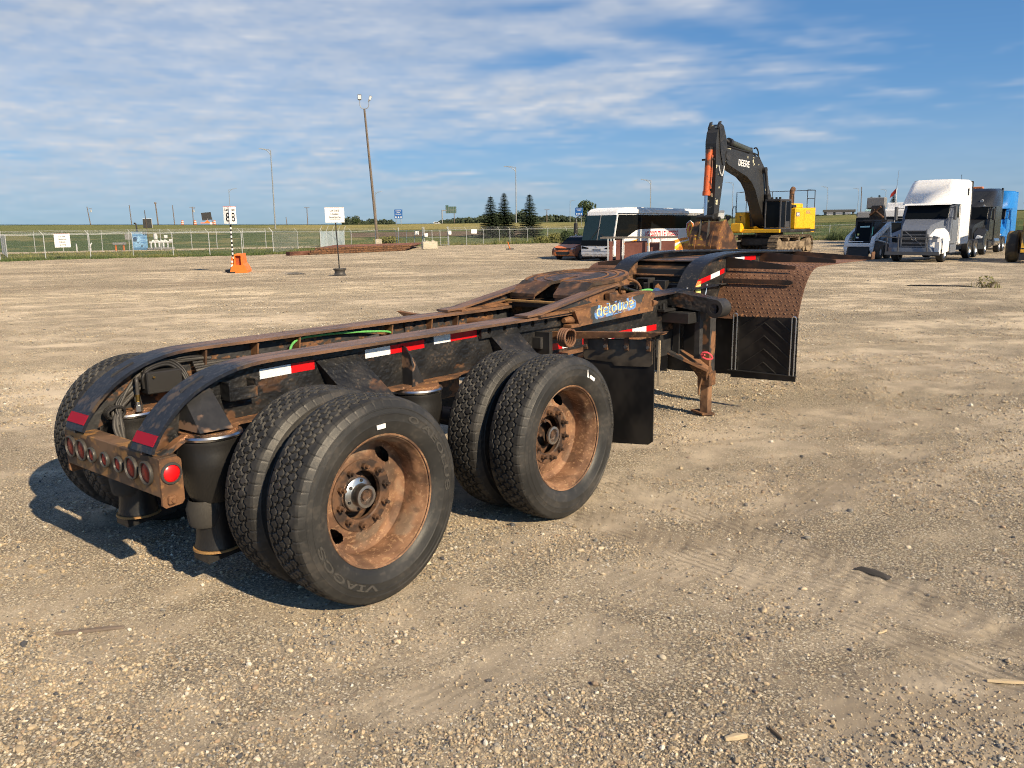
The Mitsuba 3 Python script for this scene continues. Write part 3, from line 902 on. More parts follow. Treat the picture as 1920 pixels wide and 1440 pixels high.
def brackets(mir, s):
    # gusset above the rear air bag
    g = hull([(-0.520, -0.37, 1.06), (-0.508, -0.37, 1.06), (-0.40, -0.37, 1.115), (-0.388, -0.37, 1.115), (-0.545, -0.575, 0.868), (-0.370, -0.585, 0.868), (-0.55, -0.37, 0.868), (-0.37, -0.37, 0.868)])
    add(TR, 'bag_bracket', mir(g), 'bracket_paint', 15)
    # pocket
    pts = [(-0.30, -0.379, 1.075), (-0.30, -0.47, 1.045), (-0.135, -0.47, 1.045), (-0.135, -0.379, 1.075), (-0.30, -0.379, 0.975), (-0.29, -0.465, 0.972), (-0.14, -0.465, 0.972), (-0.135, -0.379, 0.975)]
    add(TR, 'step_bracket', mir(cat([span(-0.303, -0.293, -0.468, -0.379, 0.972, 1.072), span(-0.145, -0.135, -0.468, -0.379, 0.972, 1.072), span(-0.293, -0.145, -0.468, -0.460, 0.972, 1.04), span(-0.293, -0.145, -0.460, -0.379, 0.972, 0.980)])), 'black_paint', 20)
    # trailing arm hangers
    for x0 in (0.31, 1.815):
        add(TR, 'hanger_plate', mir(hull([(x0, -0.379, 1.10), (x0 + 0.31, -0.379, 1.105), (x0 + 0.0, -0.392, 1.10), (x0 + 0.30, -0.392, 1.105), (x0 + 0.14, -0.60, 0.80), (x0 + 0.46, -0.60, 0.80), (x0 + 0.14, -0.379, 0.80), (x0 + 0.46, -0.379, 0.80)])), 'black_paint', 15)
        add(TR, 'hanger_plate', mir(span(x0 + 0.05, x0 + 0.42, -0.585, -0.30, 0.50, 0.80, 0.01)), 'worn_paint', 20)
    # curved gusset by the second bag
    gp = Polygon([(-0.379, 1.108), (-0.415, 1.100), (-0.46, 1.05), (-0.475, 0.98), (-0.470, 0.852), (-0.379, 0.852)])
    add(TR, 'bag_bracket', mir(pyz(gp, 0.985, 0.997)), 'bracket_paint', 20)
    add(TR, 'bag_bracket', mir(hull([(0.997, -0.379, 1.10), (0.997, -0.47, 1.0), (0.997, -0.47, 0.852), (1.10, -0.379, 1.0), (1.13, -0.43, 0.852), (1.13, -0.379, 0.852)])), 'bracket_paint', 20)
    # suspension bags
    for x in (-0.415, 1.06):
        B = number(f'{TR}__air_bag')
        c = (x, -0.425, 0)
        add(B, 'top_plate', mir(hull([(x + 0.148 * math.cos(t), -0.425 + 0.148 * math.sin(t), z) for t in np.linspace(0, 6.1, 20) for z in (0.836, 0.851)])), 'rust', 20)
        add(B, 'bead_ring', mir(lathe([(0.150, 0.838), (0.164, 0.836), (0.170, 0.826), (0.166, 0.814), (0.152, 0.812)], 48, 'z', c)), 'chrome', 40)
        add(B, 'bellows', mir(lathe([(0.150, 0.816), (0.160, 0.806), (0.161, 0.79), (0.158, 0.775), (0.160, 0.74), (0.166, 0.70), (0.163, 0.66), (0.150, 0.60), (0.132, 0.54), (0.118, 0.50), (0.108, 0.48), (0.095, 0.48)], 48, 'z', c)), 'bag_rubber', 40)
        add(B, 'piston', mir(lathe([(0.095, 0.50), (0.105, 0.44), (0.098, 0.40), (0.10, 0.32), (0.105, 0.26), (0.112, 0.235), (0.112, 0.222), (0.0005, 0.222)], 40, 'z', c)), 'bag_rubber', 40)
        add(B, 'base_plate', mir(lathe([(0.0005, 0.2225), (0.122, 0.222), (0.125, 0.212), (0.0005, 0.205)], 36, 'z', c)), 'yellow_rust', 30)
        # trailing arm from the hanger past the axle to the bag seat
        a0 = x + 0.415
        add(TR, 'trailing_arm', mir(hull([(x - 0.10, -0.50, 0.205), (x - 0.10, -0.36, 0.205), (x + 0.20, -0.50, 0.18), (x + 0.20, -0.36, 0.18), (x + 0.2, -0.50, 0.28), (x + 0.2, -0.36, 0.28), (x - 0.1, -0.5, 0.16), (x - 0.1, -0.36, 0.16)])), 'machine_black', 20)
        add(TR, 'trailing_arm', mir(hull([(x + 0.20, -0.49, 0.18), (x + 0.20, -0.37, 0.18), (x + 0.20, -0.49, 0.28), (x + 0.20, -0.37, 0.28), (x + 0.46, -0.49, 0.36), (x + 0.46, -0.37, 0.36), (x + 0.40, -0.49, 0.46), (x + 0.40, -0.37, 0.46)])), 'machine_black', 20)
        add(TR, 'trailing_arm', mir(hull([(x + 0.36, -0.49, 0.40), (x + 0.36, -0.37, 0.40), (x + 0.36, -0.49, 0.62), (x + 0.36, -0.37, 0.62), (x + 0.95, -0.48, 0.56), (x + 0.95, -0.38, 0.56), (x + 0.95, -0.48, 0.66), (x + 0.95, -0.38, 0.66)])), 'machine_black', 20)


def f_yrust(p, n, uv):
    return mix((0.40, 0.24, 0.08), (0.18, 0.09, 0.04), fbm(p.x * 20, p.y * 20, p.z * 20, 3))


surf('yellow_rust', f_yrust, 0.7)
side_pair(brackets)

# grey wedge of scrap rubber wrapped round the near tail piston, and the far one
for s_ in (-1, 1):
    add(TR, 'piston_boot', lathe([(0.080, 0.49), (0.098, 0.44), (0.090, 0.37), (0.082, 0.35)], 28, 'z', (-0.465, s_ * 0.425, 0)), 'boot_rubber', 40)
plain('boot_rubber', (0.040, 0.037, 0.033), 0.75)
plain('letter_rubber', (0.058, 0.055, 0.051), 0.5)

# --- axles
for x in AX:
    A = number(f'{TR}__axle')
    add(A, 'beam', rod((x, -0.98, ZC), (x, 0.98, ZC), 0.066, 20), 'machine_black', 30)
    for s_ in (-1, 1):
        add(A, 'brake_chamber', lathe([(0.0005, -0.09), (0.07, -0.085), (0.085, -0.03), (0.09, 0.0), (0.085, 0.03), (0.07, 0.085), (0.0005, 0.09)], 24, 'x', (x + 0.19, s_ * 0.24, ZC + 0.02)), 'machine_black', 30)

# --- tyres and wheels


def tyre_mesh():
    """one tyre about the y axis, outer face towards -y at y = -0.142"""
    n = 660
    half = 0.108
    ys = np.linspace(-half, half, 45)
    side = [(0.334, -0.100), (0.346, -0.117), (0.372, -0.130), (0.402, -0.138), (0.404, -0.1405), (0.409, -0.1405), (0.411, -0.139), (0.440, -0.1395), (0.4415, -0.1415), (0.446, -0.1415), (0.448, -0.139), (0.468, -0.1345),
            (0.470, -0.1365), (0.476, -0.1355), (0.478, -0.132), (0.498, -0.1235), (0.508, -0.1175)]
    crown = [(TY_R - 0.010 * (abs(y) / half) ** 2.4, y) for y in ys]
    prof = side + crown + [(r, -y) for r, y in side[::-1]]
    p = np.array(prof)
    th = np.arange(n) * 2 * np.pi / n
    r = np.repeat(p[:, :1], n, 1)
    y = np.repeat(p[:, 1:], n, 1)
    k = th[None] * 55 / (2 * np.pi)       # 55 pitches round the tyre
    tri = 2 * np.abs(k % 1 - 0.5) - 0.5   # -0.5 .. 0.5
    zig = np.clip(tri * 2.6, -0.5, 0.5)
    depth = np.zeros_like(r)
    inside = np.abs(y) < half + 1e-6
    for yc, sg, w in ((-0.066, 1, 0.0052), (-0.022, -1, 0.0046), (0.022, 1, 0.0046), (0.066, -1, 0.0052)):
        dist = np.abs(y - (yc + sg * 0.017 * zig))
        depth = np.maximum(depth, 0.011 * np.clip((w + 0.0022 - dist) / 0.0022, 0, 1))
    # cross cuts between the grooves, alternating from rib to rib
    for y0, y1, ph in ((-0.066, -0.022, 0.25), (-0.022, 0.022, 0.75), (0.022, 0.066, 0.25)):
        kk = np.abs((k + ph + 0.10 * np.sin((y - y0) * 120)) % 1 - 0.5)
        on = (y > y0) & (y < y1)
        depth = np.where(on, np.maximum(depth, 0.009 * np.clip((0.060 - kk) / 0.04, 0, 1)), depth)
    # short sipes on the shoulders and notches down the shoulder edge
    kk = np.abs((k * 1.0) % 1 - 0.5)
    sh = (np.abs(y) > 0.086) & (r > 0.49)
    depth = np.where(sh, np.maximum(depth, 0.004 * np.clip((0.055 - kk) / 0.03, 0, 1)), depth)
    depth = np.where(inside | sh, depth, 0)
    r = r - depth
    # a bulge where it stands on the ground: flat contact patch
    v = np.stack([r * np.cos(th), y, r * np.sin(th)], -1)
    lim = -(ZC - 0.0005)
    v[..., 2] = np.where(v[..., 2] < lim, lim + 0.15 * (v[..., 2] - lim), v[..., 2])
    m = len(p)
    i = np.arange(n)
    j = (i + 1) % n
    f = []
    for q in range(m - 1):
        f += [np.stack([i + q * n, j + q * n, j + q * n + n], 1), np.stack([i + q * n, j + q * n + n, i + q * n + n], 1)]
    return v.reshape(-1, 3), np.vstack(f), m, n


def tyre_parts():
    v, f, m, n = tyre_mesh()
    lo = 17 * n
    hi = (17 + 45) * n
    # tread ring and the two sidewalls are separate meshes so that each has its own rubber
    q = f.min(1) // n
    tread = (q >= 16) & (q < 17 + 45)
    out = []
    for sel in (tread, ~tread):
        ff = f[sel]
        used, inv = np.unique(ff, return_inverse=True)
        out.append(trimesh.Trimesh(v[used], inv.reshape(-1, 3), process=False))
    return out


TREAD, SIDEW = tyre_parts()


def arc_text(text, r0, height, deg0, deg1, y, depth=0.0030):
    """raised lettering round the sidewall facing -y; degrees are counted as seen by someone looking at it, from the top, clockwise"""
    m = meshkit.text_mesh(text, height, depth, True)
    v = np.array(m.vertices)
    a = np.radians(deg0 + (deg1 - deg0) * v[:, 0] / v[:, 0].max())
    r = r0 + v[:, 1]
    # seen from -y with +x to the right: clockwise from the top is +x
    out = np.stack([r * np.sin(a), y - v[:, 2], r * np.cos(a)], 1)
    mm = trimesh.Trimesh(out, np.array(m.faces), process=False)
    mm.fix_normals()
    return mm


def letter_band(rows):
    return cat([arc_text(*q) for q in rows])


LETTERS_REAR = letter_band([('O AEOLUS', 0.4125, 0.030, 22, 96, -0.1392), ('VIAGCS', 0.4125, 0.030, 190, 256, -0.1392)])
LETTERS_FRONT = letter_band([('OAVINKLLC', 0.4505, 0.016, 48, 92, -0.1392)])

RIM = lathe([(0.330, -0.108), (0.338, -0.112), (0.341, -0.106), (0.336, -0.100), (0.324, -0.098), (0.318, -0.085), (0.312, -0.070), (0.303, -0.060), (0.297, -0.035), (0.296, 0.02), (0.300, 0.050), (0.302, 0.075)], 96, 'y')
# lathe about y puts the profile height along -y -> turn it so that the lip faces -y
RIM_IN = lathe([(0.302, 0.070), (0.305, 0.10), (0.330, 0.105), (0.338, 0.110)], 64, 'y')


def face_neg_y(m):
    """lathe(axis='y') sends the profile's height to +y after this flip"""
    return m


def wheel_disc():
    """pressed disc with two oval hand holes"""
    n = 240
    kr = np.array([0.300, 0.285, 0.262, 0.235, 0.205, 0.186])
    ky = np.array([0.052, 0.068, 0.073, 0.066, 0.057, 0.053])
    rr = np.linspace(0.300, 0.186, 30)
    yy = np.interp(-rr, -kr, ky)
    th = np.arange(n) * 2 * np.pi / n
    v = np.stack([np.outer(rr, np.cos(th)), np.repeat(yy[:, None], n, 1), np.outer(rr, np.sin(th))], -1)
    f = []
    for k in range(len(rr) - 1):
        rm = (rr[k] + rr[k + 1]) / 2
        for i in range(n):
            deg = ((i + 0.5) / n * 360 - 47 + 90) % 180 - 90
            if ((rm - 0.243) / 0.031) ** 2 + (math.radians(deg) * 0.243 / 0.060) ** 2 < 1:
                continue   # hand hole
            j = (i + 1) % n
            f += [(k * n + i, k * n + n + j, k * n + j), (k * n + i, k * n + n + i, k * n + n + j)]
    return trimesh.Trimesh(v.reshape(-1, 3), np.array(f), process=False)


FLANGE = lathe([(0.187, 0.0525), (0.186, 0.046), (0.178, 0.044), (0.132, 0.044), (0.126, 0.050), (0.126, 0.075)], 64, 'y')
DISC = wheel_disc()
DRUM = rod((0, 0.15, 0), (0, 0.32, 0), 0.21, 48)
BOLTS = []
for k_ in range(10):
    a_ = 2 * math.pi * k_ / 10 + 0.2
    x_, z_ = 0.152 * math.cos(a_), 0.152 * math.sin(a_)
    BOLTS.append(cat([rod((x_, 0.049, z_), (x_, 0.045, z_), 0.021, 12), rod((x_, 0.045, z_), (x_, 0.022, z_), 0.0165, 6), rod((x_, 0.022, z_), (x_, 0.0, z_), 0.010, 10)]))
HUB = lathe([(0.145, 0.16), (0.118, 0.155), (0.112, 0.125), (0.100, 0.115), (0.096, 0.088), (0.080, 0.082)], 48, 'y')
CAP_FLANGE = lathe([(0.082, 0.086), (0.089, 0.082), (0.089, 0.070), (0.081, 0.064), (0.060, 0.058), (0.056, 0.026)], 40, 'y')
CAP_RING = lathe([(0.056, 0.026), (0.060, 0.020), (0.058, 0.008), (0.043, 0.006), (0.040, 0.014), (0.038, 0.030)], 40, 'y')
CAP_CORE = lathe([(0.040, 0.026), (0.022, 0.026), (0.020, 0.016), (0.0005, 0.015)], 24, 'y')
CAP_BOLTS = []
for k_ in range(6):
    a_ = 2 * math.pi * k_ / 6 + 0.35
    CAP_BOLTS.append(rod((0.074 * math.cos(a_), 0.066, 0.074 * math.sin(a_)), (0.074 * math.cos(a_), 0.055, 0.074 * math.sin(a_)), 0.0085, 6))
# every turned profile above must have its depth along y as written
for m_ in (FLANGE, RIM, RIM_IN, HUB, CAP_FLANGE, CAP_RING, CAP_CORE):
    m_.vertices[:, 2] *= -1    # lathe maps height -> y already; keep handedness
    m_.faces = m_.faces[:, ::-1]

SHARED = {}


def shared(nm, mesh, mat, smooth):
    if nm not in SHARED:
        SHARED[nm] = mikit.ply(mesh, mat, smooth=smooth)
    return SHARED[nm]


def put(parent, name, nm, mesh, mat, smooth, M, label=None):
    key = number(f'{parent}__{name}')
    scene[key] = {**shared(nm, mesh, mat, smooth), 'to_world': M}
    if label:
        labels[key] = {'label': label}


def wheel(ax, side, outer, spin, letters=None, cap=True):
    """side -1: right (near). outer wheels show their dish, inner ones face the other way"""
    W = number(f'{TR}__wheel')
    y = side * ((1.304 - 0.1415) if outer else (1.304 - 0.1415 - 0.3506))
    turn = 0 if (side < 0) == outer else 180
    M = T().translate([ax, y, ZC]).rotate([0, 0, 1], turn).rotate([0, 1, 0], spin)
    M0 = T().translate([ax, y, ZC]).rotate([0, 0, 1], turn)
    put(W, 'tread', 'tread', TREAD, 'tread_rubber', 38, M0)
    put(W, 'sidewall', 'sidew', SIDEW, 'side_rubber', 38, M0)
    put(W, 'rim', 'rim', cat([RIM, RIM_IN]), 'wheel_rust', 30, M)
    put(W, 'disc', 'disc', DISC, 'wheel_rust', 40, M)
    put(W, 'bolt_flange', 'flange', FLANGE, 'hub_iron', 30, M)
    if letters is not None:
        put(W, 'lettering', f'let{id(letters)}', letters, 'letter_rubber', 20, M0)
    if outer:
        put(W, 'hub', 'hub', cat([HUB, DRUM]), 'hub_iron', 35, M)
        for k in range(10):
            put(W, 'wheel_nut', f'nut{k}', BOLTS[k], 'hub_iron', 20, M)
        if cap:
            put(W, 'hub_cap', 'capf', CAP_FLANGE, 'alloy', 30, M)
            for k in range(6):
                put(W, 'cap_bolt', f'cb{k}', CAP_BOLTS[k], 'dark_trim', 20, M)
        put(W, 'oil_cap', 'capr', CAP_RING, 'alloy', 30, M)
        put(W, 'oil_window', 'capc', CAP_CORE, 'hub_iron', 30, M)
    return W


for a_, (ax, lt) in enumerate(zip(AX, (LETTERS_REAR, LETTERS_FRONT))):
    for side in (-1, 1):
        W_ = wheel(ax, side, True, -12 * a_, lt if side < 0 else None, cap=a_ == 0)
        if side < 0:
            # paper labels stuck on the sidewalls
            if a_ == 0:
                add(W_, 'sticker', arc_text('l', 0.3, 0.01, 0, 1, 0) if False else hull([(ax + 0.405 * math.sin(t) * k, -1.304 - e, ZC + 0.405 * math.cos(t) * k) for t in (math.radians(-6), math.radians(2)) for k in (0.93, 0.985) for e in (0.0005, -0.004)]), 'sign_white', False)
            else:
                add(W_, 'sticker', hull([(ax + 0.44 * math.sin(t) * k, -1.3045 - e, ZC + 0.44 * math.cos(t) * k) for t in (math.radians(27), math.radians(35)) for k in (0.93, 0.98) for e in (0.0005, -0.004)]), 'sign_white', False)
                add(W_, 'sticker', hull([(ax + 0.44 * math.sin(math.radians(22)) * 0.95, -1.3045, ZC + 0.44 * math.cos(math.radians(22)) * 0.92), (ax + 0.44 * math.sin(math.radians(24)), -1.3045, ZC + 0.44 * math.cos(math.radians(25)) * 0.92), (ax + 0.44 * math.sin(math.radians(22)), -1.3045, ZC + 0.44 * math.cos(math.radians(21)) * 1.04), (ax + 0.44 * math.sin(math.radians(23)), -1.3005, ZC + 0.44 * math.cos(math.radians(24)) * 0.95)]), 'sign_white', False)
        wheel(ax, side, False, 70 * a_ + 30)

# --- air valve, hoses and cables at the tail
VB = f'{TR}__valve_box'
add(TR, 'valve_box', moved(box(0.205, 0.11, 0.125, (0, 0, 0), 0.006), rot([0, 0, 1], -4), (-0.275, 0.29, 1.00)), 'cable_black', 20, label='black lidded air valve box between the rails')
for q in ((-0.345, 0.232, 1.035), (-0.21, 0.222, 0.965)):
    add(VB, 'screw', rod(q, (q[0] - 0.001, q[1] - 0.005, q[2]), 0.007, 8), 'brass', 30)
add(VB, 'fitting', cat([rod((-0.43, 0.27, 0.85), (-0.43, 0.27, 0.885), 0.024, 6), rod((-0.43, 0.27, 0.885), (-0.43, 0.27, 0.905), 0.016, 12)]), 'chrome', 25)
add(VB, 'fitting', rod((-0.43, 0.27, 0.905), (-0.43, 0.27, 0.945), 0.013, 8), 'brass', 25)
g_ = np.random.default_rng(5)
for k_ in range(9):
    o = g_.uniform(-0.03, 0.03, (7, 3))
    o[0] *= 0.3
    path = np.array([(-0.56, 0.20, 0.66), (-0.56, 0.255, 0.80), (-0.52, 0.30, 0.90), (-0.40, 0.325, 1.00), (-0.30, 0.34, 1.075), (-0.13, 0.335, 1.10), (0.05, 0.33, 1.085)]) + o * np.array([1, 0.5, 0.8])
    if k_ % 3 == 1:
        path = np.vstack([path[1:4], [(-0.43, 0.27, 1.03), (-0.43, 0.27, 0.945)]])
    add(TR, 'air_hose', tube(path, 0.0085 if k_ % 2 else 0.0105, 8, 30), 'cable_black' if k_ % 2 else 'cable_grey', 50)
for k_ in range(3):   # a loop of hose over the valve box and down its front side
    add(TR, 'air_hose', tube(np.array([(-0.38, 0.29, 0.97), (-0.385, 0.28, 1.04), (-0.33, 0.29, 1.075), (-0.22, 0.30, 1.085), (-0.155, 0.28, 1.03), (-0.13, 0.25, 0.96), (-0.06, 0.24, 0.93)]) + 0.012 * k_, 0.009, 8, 30), 'cable_black', 50)
for k_ in range(5):   # coil of slack cable hanging by the tail lamps
    t_ = np.linspace(0, 2 * np.pi * 1.4, 14)
    add(TR, 'air_hose', tube(np.stack([-0.555 + 0.050 * np.cos(t_ + k_), 0.285 + 0.02 * np.sin(t_ * 0.5 + k_) + 0.006 * k_, 0.86 + 0.035 * np.sin(t_ + k_)], 1), 0.0075, 7, 40), 'cable_black', 50)
for k_ in range(5):   # along the inside of the far rail
    y0 = 0.335 - 0.012 * k_
    add(TR, 'air_hose', tube([(-0.05, y0, 1.07 - 0.015 * k_), (0.3, y0 - 0.02, 1.05), (0.75, y0 - 0.03, 0.985), (1.2, y0 - 0.05, 0.985 + 0.01 * k_), (1.7, y0 - 0.06, 0.97), (2.3, y0 - 0.07, 0.96)], 0.009, 7, 30), 'cable_grey' if k_ % 2 else 'cable_black', 50)
add(TR, 'air_hose', tube([(0.62, 0.22, 0.99), (0.60, 0.27, 1.06), (0.70, 0.32, 1.125), (0.92, 0.33, 1.135), (1.20, 0.32, 1.125), (1.45, 0.31, 1.105), (1.53, 0.31, 1.085)], 0.0085, 10, 40), 'hose_green', 50, label='bright green air hose looped inside the far rail')
add(TR, 'air_hose', tube([(0.9, 0.05, 1.01), (1.05, 0.15, 1.05), (1.2, 0.22, 1.08), (1.34, 0.25, 1.09)], 0.014, 8, 20), 'cable_grey', 50)
add(TR, 'hose_tee', cat([rod((1.05, 0.22, 1.055), (1.22, 0.25, 1.065), 0.012, 8), rod((1.14, 0.235, 1.06), (1.14, 0.235, 1.03), 0.010, 8), rod((1.19, 0.25, 1.065), (1.19, 0.25, 1.085), 0.010, 8)]), 'brass', 25)

# --- fifth wheel, its ramps and the sliding carriage
FW_ = f'{TR}__fifth_wheel'
FC, FZ = (3.435, 0.0), 1.4076
PITCH = 0.10                                    # unloaded, the plate hangs down at the rear
plate_poly = Point(FC).buffer(0.46, 48).union(sbox(2.965, -0.375, 3.435, 0.375)).difference(Polygon([(2.90, -0.115), (3.22, -0.030), (3.42, -0.026), (3.42, 0.026), (3.22, 0.030), (2.90, 0.115)]))
plate_poly = plate_poly.difference(Point((3.40, 0)).buffer(0.036))


def tilt(m):
    v = np.array(m.vertices)
    back = np.clip((3.145 - v[:, 0]) / 0.18, 0, 1.2)
    v[:, 2] = v[:, 2] + FZ + PITCH * (v[:, 0] - FC[0]) - 0.078 * back
    return trimesh.Trimesh(v, np.array(m.faces), process=False)


def deck(poly, z0, z1):
    """plate pieces on either side of the bend, butted along it"""
    out = []
    for xa, xb in ((2.9, 2.965), (2.965, 3.145), (3.145, 3.95)):
        q = poly.intersection(sbox(xa, -0.6, xb, 0.6))
        if not q.is_empty:
            out.append(tilt(pxy(q, z0, z1)))
    return cat(out)


add(TR, 'fifth_wheel', deck(plate_poly, -0.026, 0.0), 'greasy_deck', 25, label='greasy dark fifth wheel plate with a slot opening to the rear')
for ra, rb in ((0.452, 0.425), (0.375, 0.355), (0.285, 0.272)):   # grease rings and the raised rim
    ringp = Point(FC).buffer(ra, 48).difference(Point(FC).buffer(rb, 48)).intersection(sbox(3.15, -0.6, 4.0, 0.6)).difference(sbox(2.9, -0.05, 3.5, 0.05))
    add(FW_, 'grease_ridge', tilt(pxy(ringp, 0.0005, 0.005)), 'rust', 25)
skirt = Point(FC).buffer(0.448, 48).difference(Point(FC).buffer(0.43, 48)).intersection(sbox(3.15, -0.6, 4.0, 0.6))
add(FW_, 'skirt', tilt(pxy(skirt, -0.075, -0.0265)), 'rust', 25)
for y0_, y1_ in ((-0.37, -0.11), (0.11, 0.37)):
    add(FW_, 'lip_bar', deck(sbox(2.97, y0_, 2.985, y1_), -0.05, -0.0265), 'rust', 25)
add(FW_, 'jaw', span(3.28, 3.52, -0.13, -0.045, 1.27, 1.355, 0.01), 'greasy_deck', 20)
add(FW_, 'jaw', span(3.28, 3.52, 0.045, 0.13, 1.27, 1.355, 0.01), 'greasy_deck', 20)
for s_ in (-1, 1):
    add(FW_, 'pivot_bracket', hull([(3.25, s_ * 0.31, 1.20), (3.66, s_ * 0.31, 1.20), (3.34, s_ * 0.31, 1.35), (3.56, s_ * 0.31, 1.35), (3.25, s_ * 0.275, 1.20), (3.66, s_ * 0.275, 1.20), (3.34, s_ * 0.275, 1.35), (3.56, s_ * 0.275, 1.35)]), 'rust', 20)
add(FW_, 'cross_beam', span(2.90, 3.80, -0.30, 0.30, 1.17, 1.215, 0.008), 'greasy_deck', 20)
add(FW_, 'front_bar', span(2.86, 2.90, -0.34, 0.34, 1.215, 1.235, 0.004), 'yellow_rust', 20)
add(FW_, 'release_handle', tube([(3.72, -0.20, 1.36), (3.84, -0.26, 1.375), (3.90, -0.33, 1.34), (3.86, -0.40, 1.29)], 0.013, 8, 16), 'rust', 40)
add(FW_, 'latch_lever', cat([box(0.15, 0.07, 0.05, (3.80, -0.22, 1.385), 0.012), rod((3.76, -0.27, 1.32), (3.76, -0.27, 1.41), 0.028, 12)]), 'rust', 25)


surf('slider_rust', lambda p, n, uv: mix(mix((0.03, 0.034, 0.038), (0.07, 0.075, 0.08), fbm(p.x * 33, p.y * 33, p.z * 33, 3)), rust_color(p) * 1.15, smoothstep(0.40, 0.47, fbm(p.x * 6 + 3, p.y * 6, p.z * 8, 4))), 0.6)


def carriage(mir, s):
    R = number(f'{TR}__ramp')
    # sloping ramp: a flange on a tapering web, its toe lying on the rail
    add(R, 'ramp_plate', mir(strip([(2.16, 1.200), (2.34, 1.208), (2.75, 1.272), (3.20, 1.342), (3.40, 1.364)], -0.470, -0.345, 0.016)), 'rail_top', 20)
    add(R, 'ramp_web', mir(pxz([(2.36, 1.196), (3.40, 1.350), (3.40, 1.238), (2.36, 1.190)], -0.428, -0.412)), 'worn_paint', 20)
    add(R, 'ramp_foot', mir(strip([(2.28, 1.192), (2.9, 1.2), (3.45, 1.215)], -0.500, -0.300, 0.014)), 'rust', 20)
    B = number(f'{TR}__slider_box')
    add(B, 'side_plate', mir(pxz([(2.70, 1.200), (3.86, 1.262), (3.93, 1.245), (3.905, 1.195), (3.885, 1.150), (3.91, 1.125), (3.90, 1.092), (2.79, 1.064), (2.775, 1.07)], -0.505, -0.476)), 'slider_rust', 20)
    add(B, 'top_plate', mir(hull([(2.64, -0.51, 1.188), (2.64, -0.37, 1.192), (3.86, -0.51, 1.262), (3.86, -0.40, 1.262), (2.64, -0.51, 1.198), (2.64, -0.37, 1.202), (3.86, -0.51, 1.274), (3.86, -0.40, 1.274)])), 'rust', 20)
    add(B, 'block', mir(span(2.665, 2.80, -0.505, -0.42, 1.058, 1.085, 0.004)), 'rust', 20)
    add(B, 'lug', mir(span(3.22, 3.32, -0.50, -0.44, 1.225, 1.295, 0.008)), 'greasy_deck', 20)
    add(B, 'pin', mir(rod((2.64, -0.445, 1.118), (2.80, -0.445, 1.122), 0.020, 14, 0.040)), 'rust', 30)
    add(B, 'pin', mir(rod((3.88, -0.490, 1.160), (3.99, -0.490, 1.158), 0.036, 14, 0.016)), 'rust', 30)
    if s == 0:
        slab = LineString([(3.03, 1.152), (3.55, 1.186)]).buffer(0.001)
        blob = union_all([LineString([(3.02, 1.140), (3.57, 1.176)]).buffer(0.042, 6)] + [affinity.rotate(sbox(3.02 + 0.062 * i, 1.110 + 0.004 * i, 3.052 + 0.062 * i, 1.212 + 0.004 * i), -10) for i in (0, 2, 4, 5, 7, 8)])
        add(B, 'lettering_shadow', pxz(blob, -0.5068, -0.5052), 'logo_blue', False)
        add(B, 'lettering', text_on('deloupe', 0.086, 0.0015, (3.00, -0.5070, 1.118), (1, 0, 0.066), (-0.03, 0, 1), False, 0.57), 'logo_yellow', False)


side_pair(carriage)

# hoses, gladhands and a hook behind the fifth wheel
add(TR, 'air_hose', tube([(3.75, -0.28, 1.30), (3.95, -0.22, 1.27), (4.25, -0.20, 1.215), (4.45, -0.28, 1.20)], 0.014, 8, 20), 'cable_black', 50)
add(TR, 'air_hose', tube([(4.0, -0.20, 1.19), (4.15, -0.19, 1.225), (4.35, -0.20, 1.235), (4.5, -0.25, 1.19)], 0.014, 8, 20), 'hose_green', 50)
add(TR, 'gladhand', cat([hull([(4.28, -0.24, 1.19), (4.42, -0.22, 1.20), (4.30, -0.32, 1.20), (4.42, -0.31, 1.21), (4.33, -0.27, 1.26), (4.40, -0.27, 1.255)]), rod((4.40, -0.27, 1.22), (4.48, -0.29, 1.21), 0.02, 10)]), 'alloy', 25)
add(TR, 'gladhand', hull([(4.48, -0.16, 1.19), (4.62, -0.22, 1.19), (4.46, -0.20, 1.27), (4.50, -0.21, 1.29), (4.56, -0.16, 1.24)]), 'bucket_steel', 25)
add(TR, 'hook_loop', cat([tube([(3.52, -0.22, 1.25), (3.60, -0.25, 1.33), (3.72, -0.26, 1.33), (3.78, -0.24, 1.26), (3.83, -0.25, 1.25)], 0.018, 8, 20), lathe([(0.0005, 0.07), (0.05, 0.05), (0.07, 0.0)], 20, 'z', (3.50, -0.33, 1.24))]), 'rust', 30)
add(TR, 'socket_box', span(4.72, 4.80, -0.16, -0.02, 1.21, 1.30, 0.004), 'cable_black', 20)
add(TR, 'socket_box', cat([span(4.70, 4.83, 0.02, 0.03, 1.20, 1.32, 0.002), span(4.70, 4.83, 0.15, 0.16, 1.20, 1.32, 0.002), span(4.70, 4.83, 0.03, 0.15, 1.31, 1.32, 0.002), span(4.70, 4.83, 0.03, 0.15, 1.20, 1.21, 0.002)]), 'machine_black', 20)

# --- upper front frame: two rails that curve up to the kingpin deck
NECK = [(4.56, 1.02), (4.585, 1.10), (4.615, 1.16), (4.66, 1.235), (4.725, 1.315), (4.81, 1.395), (4.92, 1.462), (5.07, 1.510), (5.26, 1.538), (5.50, 1.552), (5.80, 1.557), (6.4, 1.545), (7.3, 1.525)]


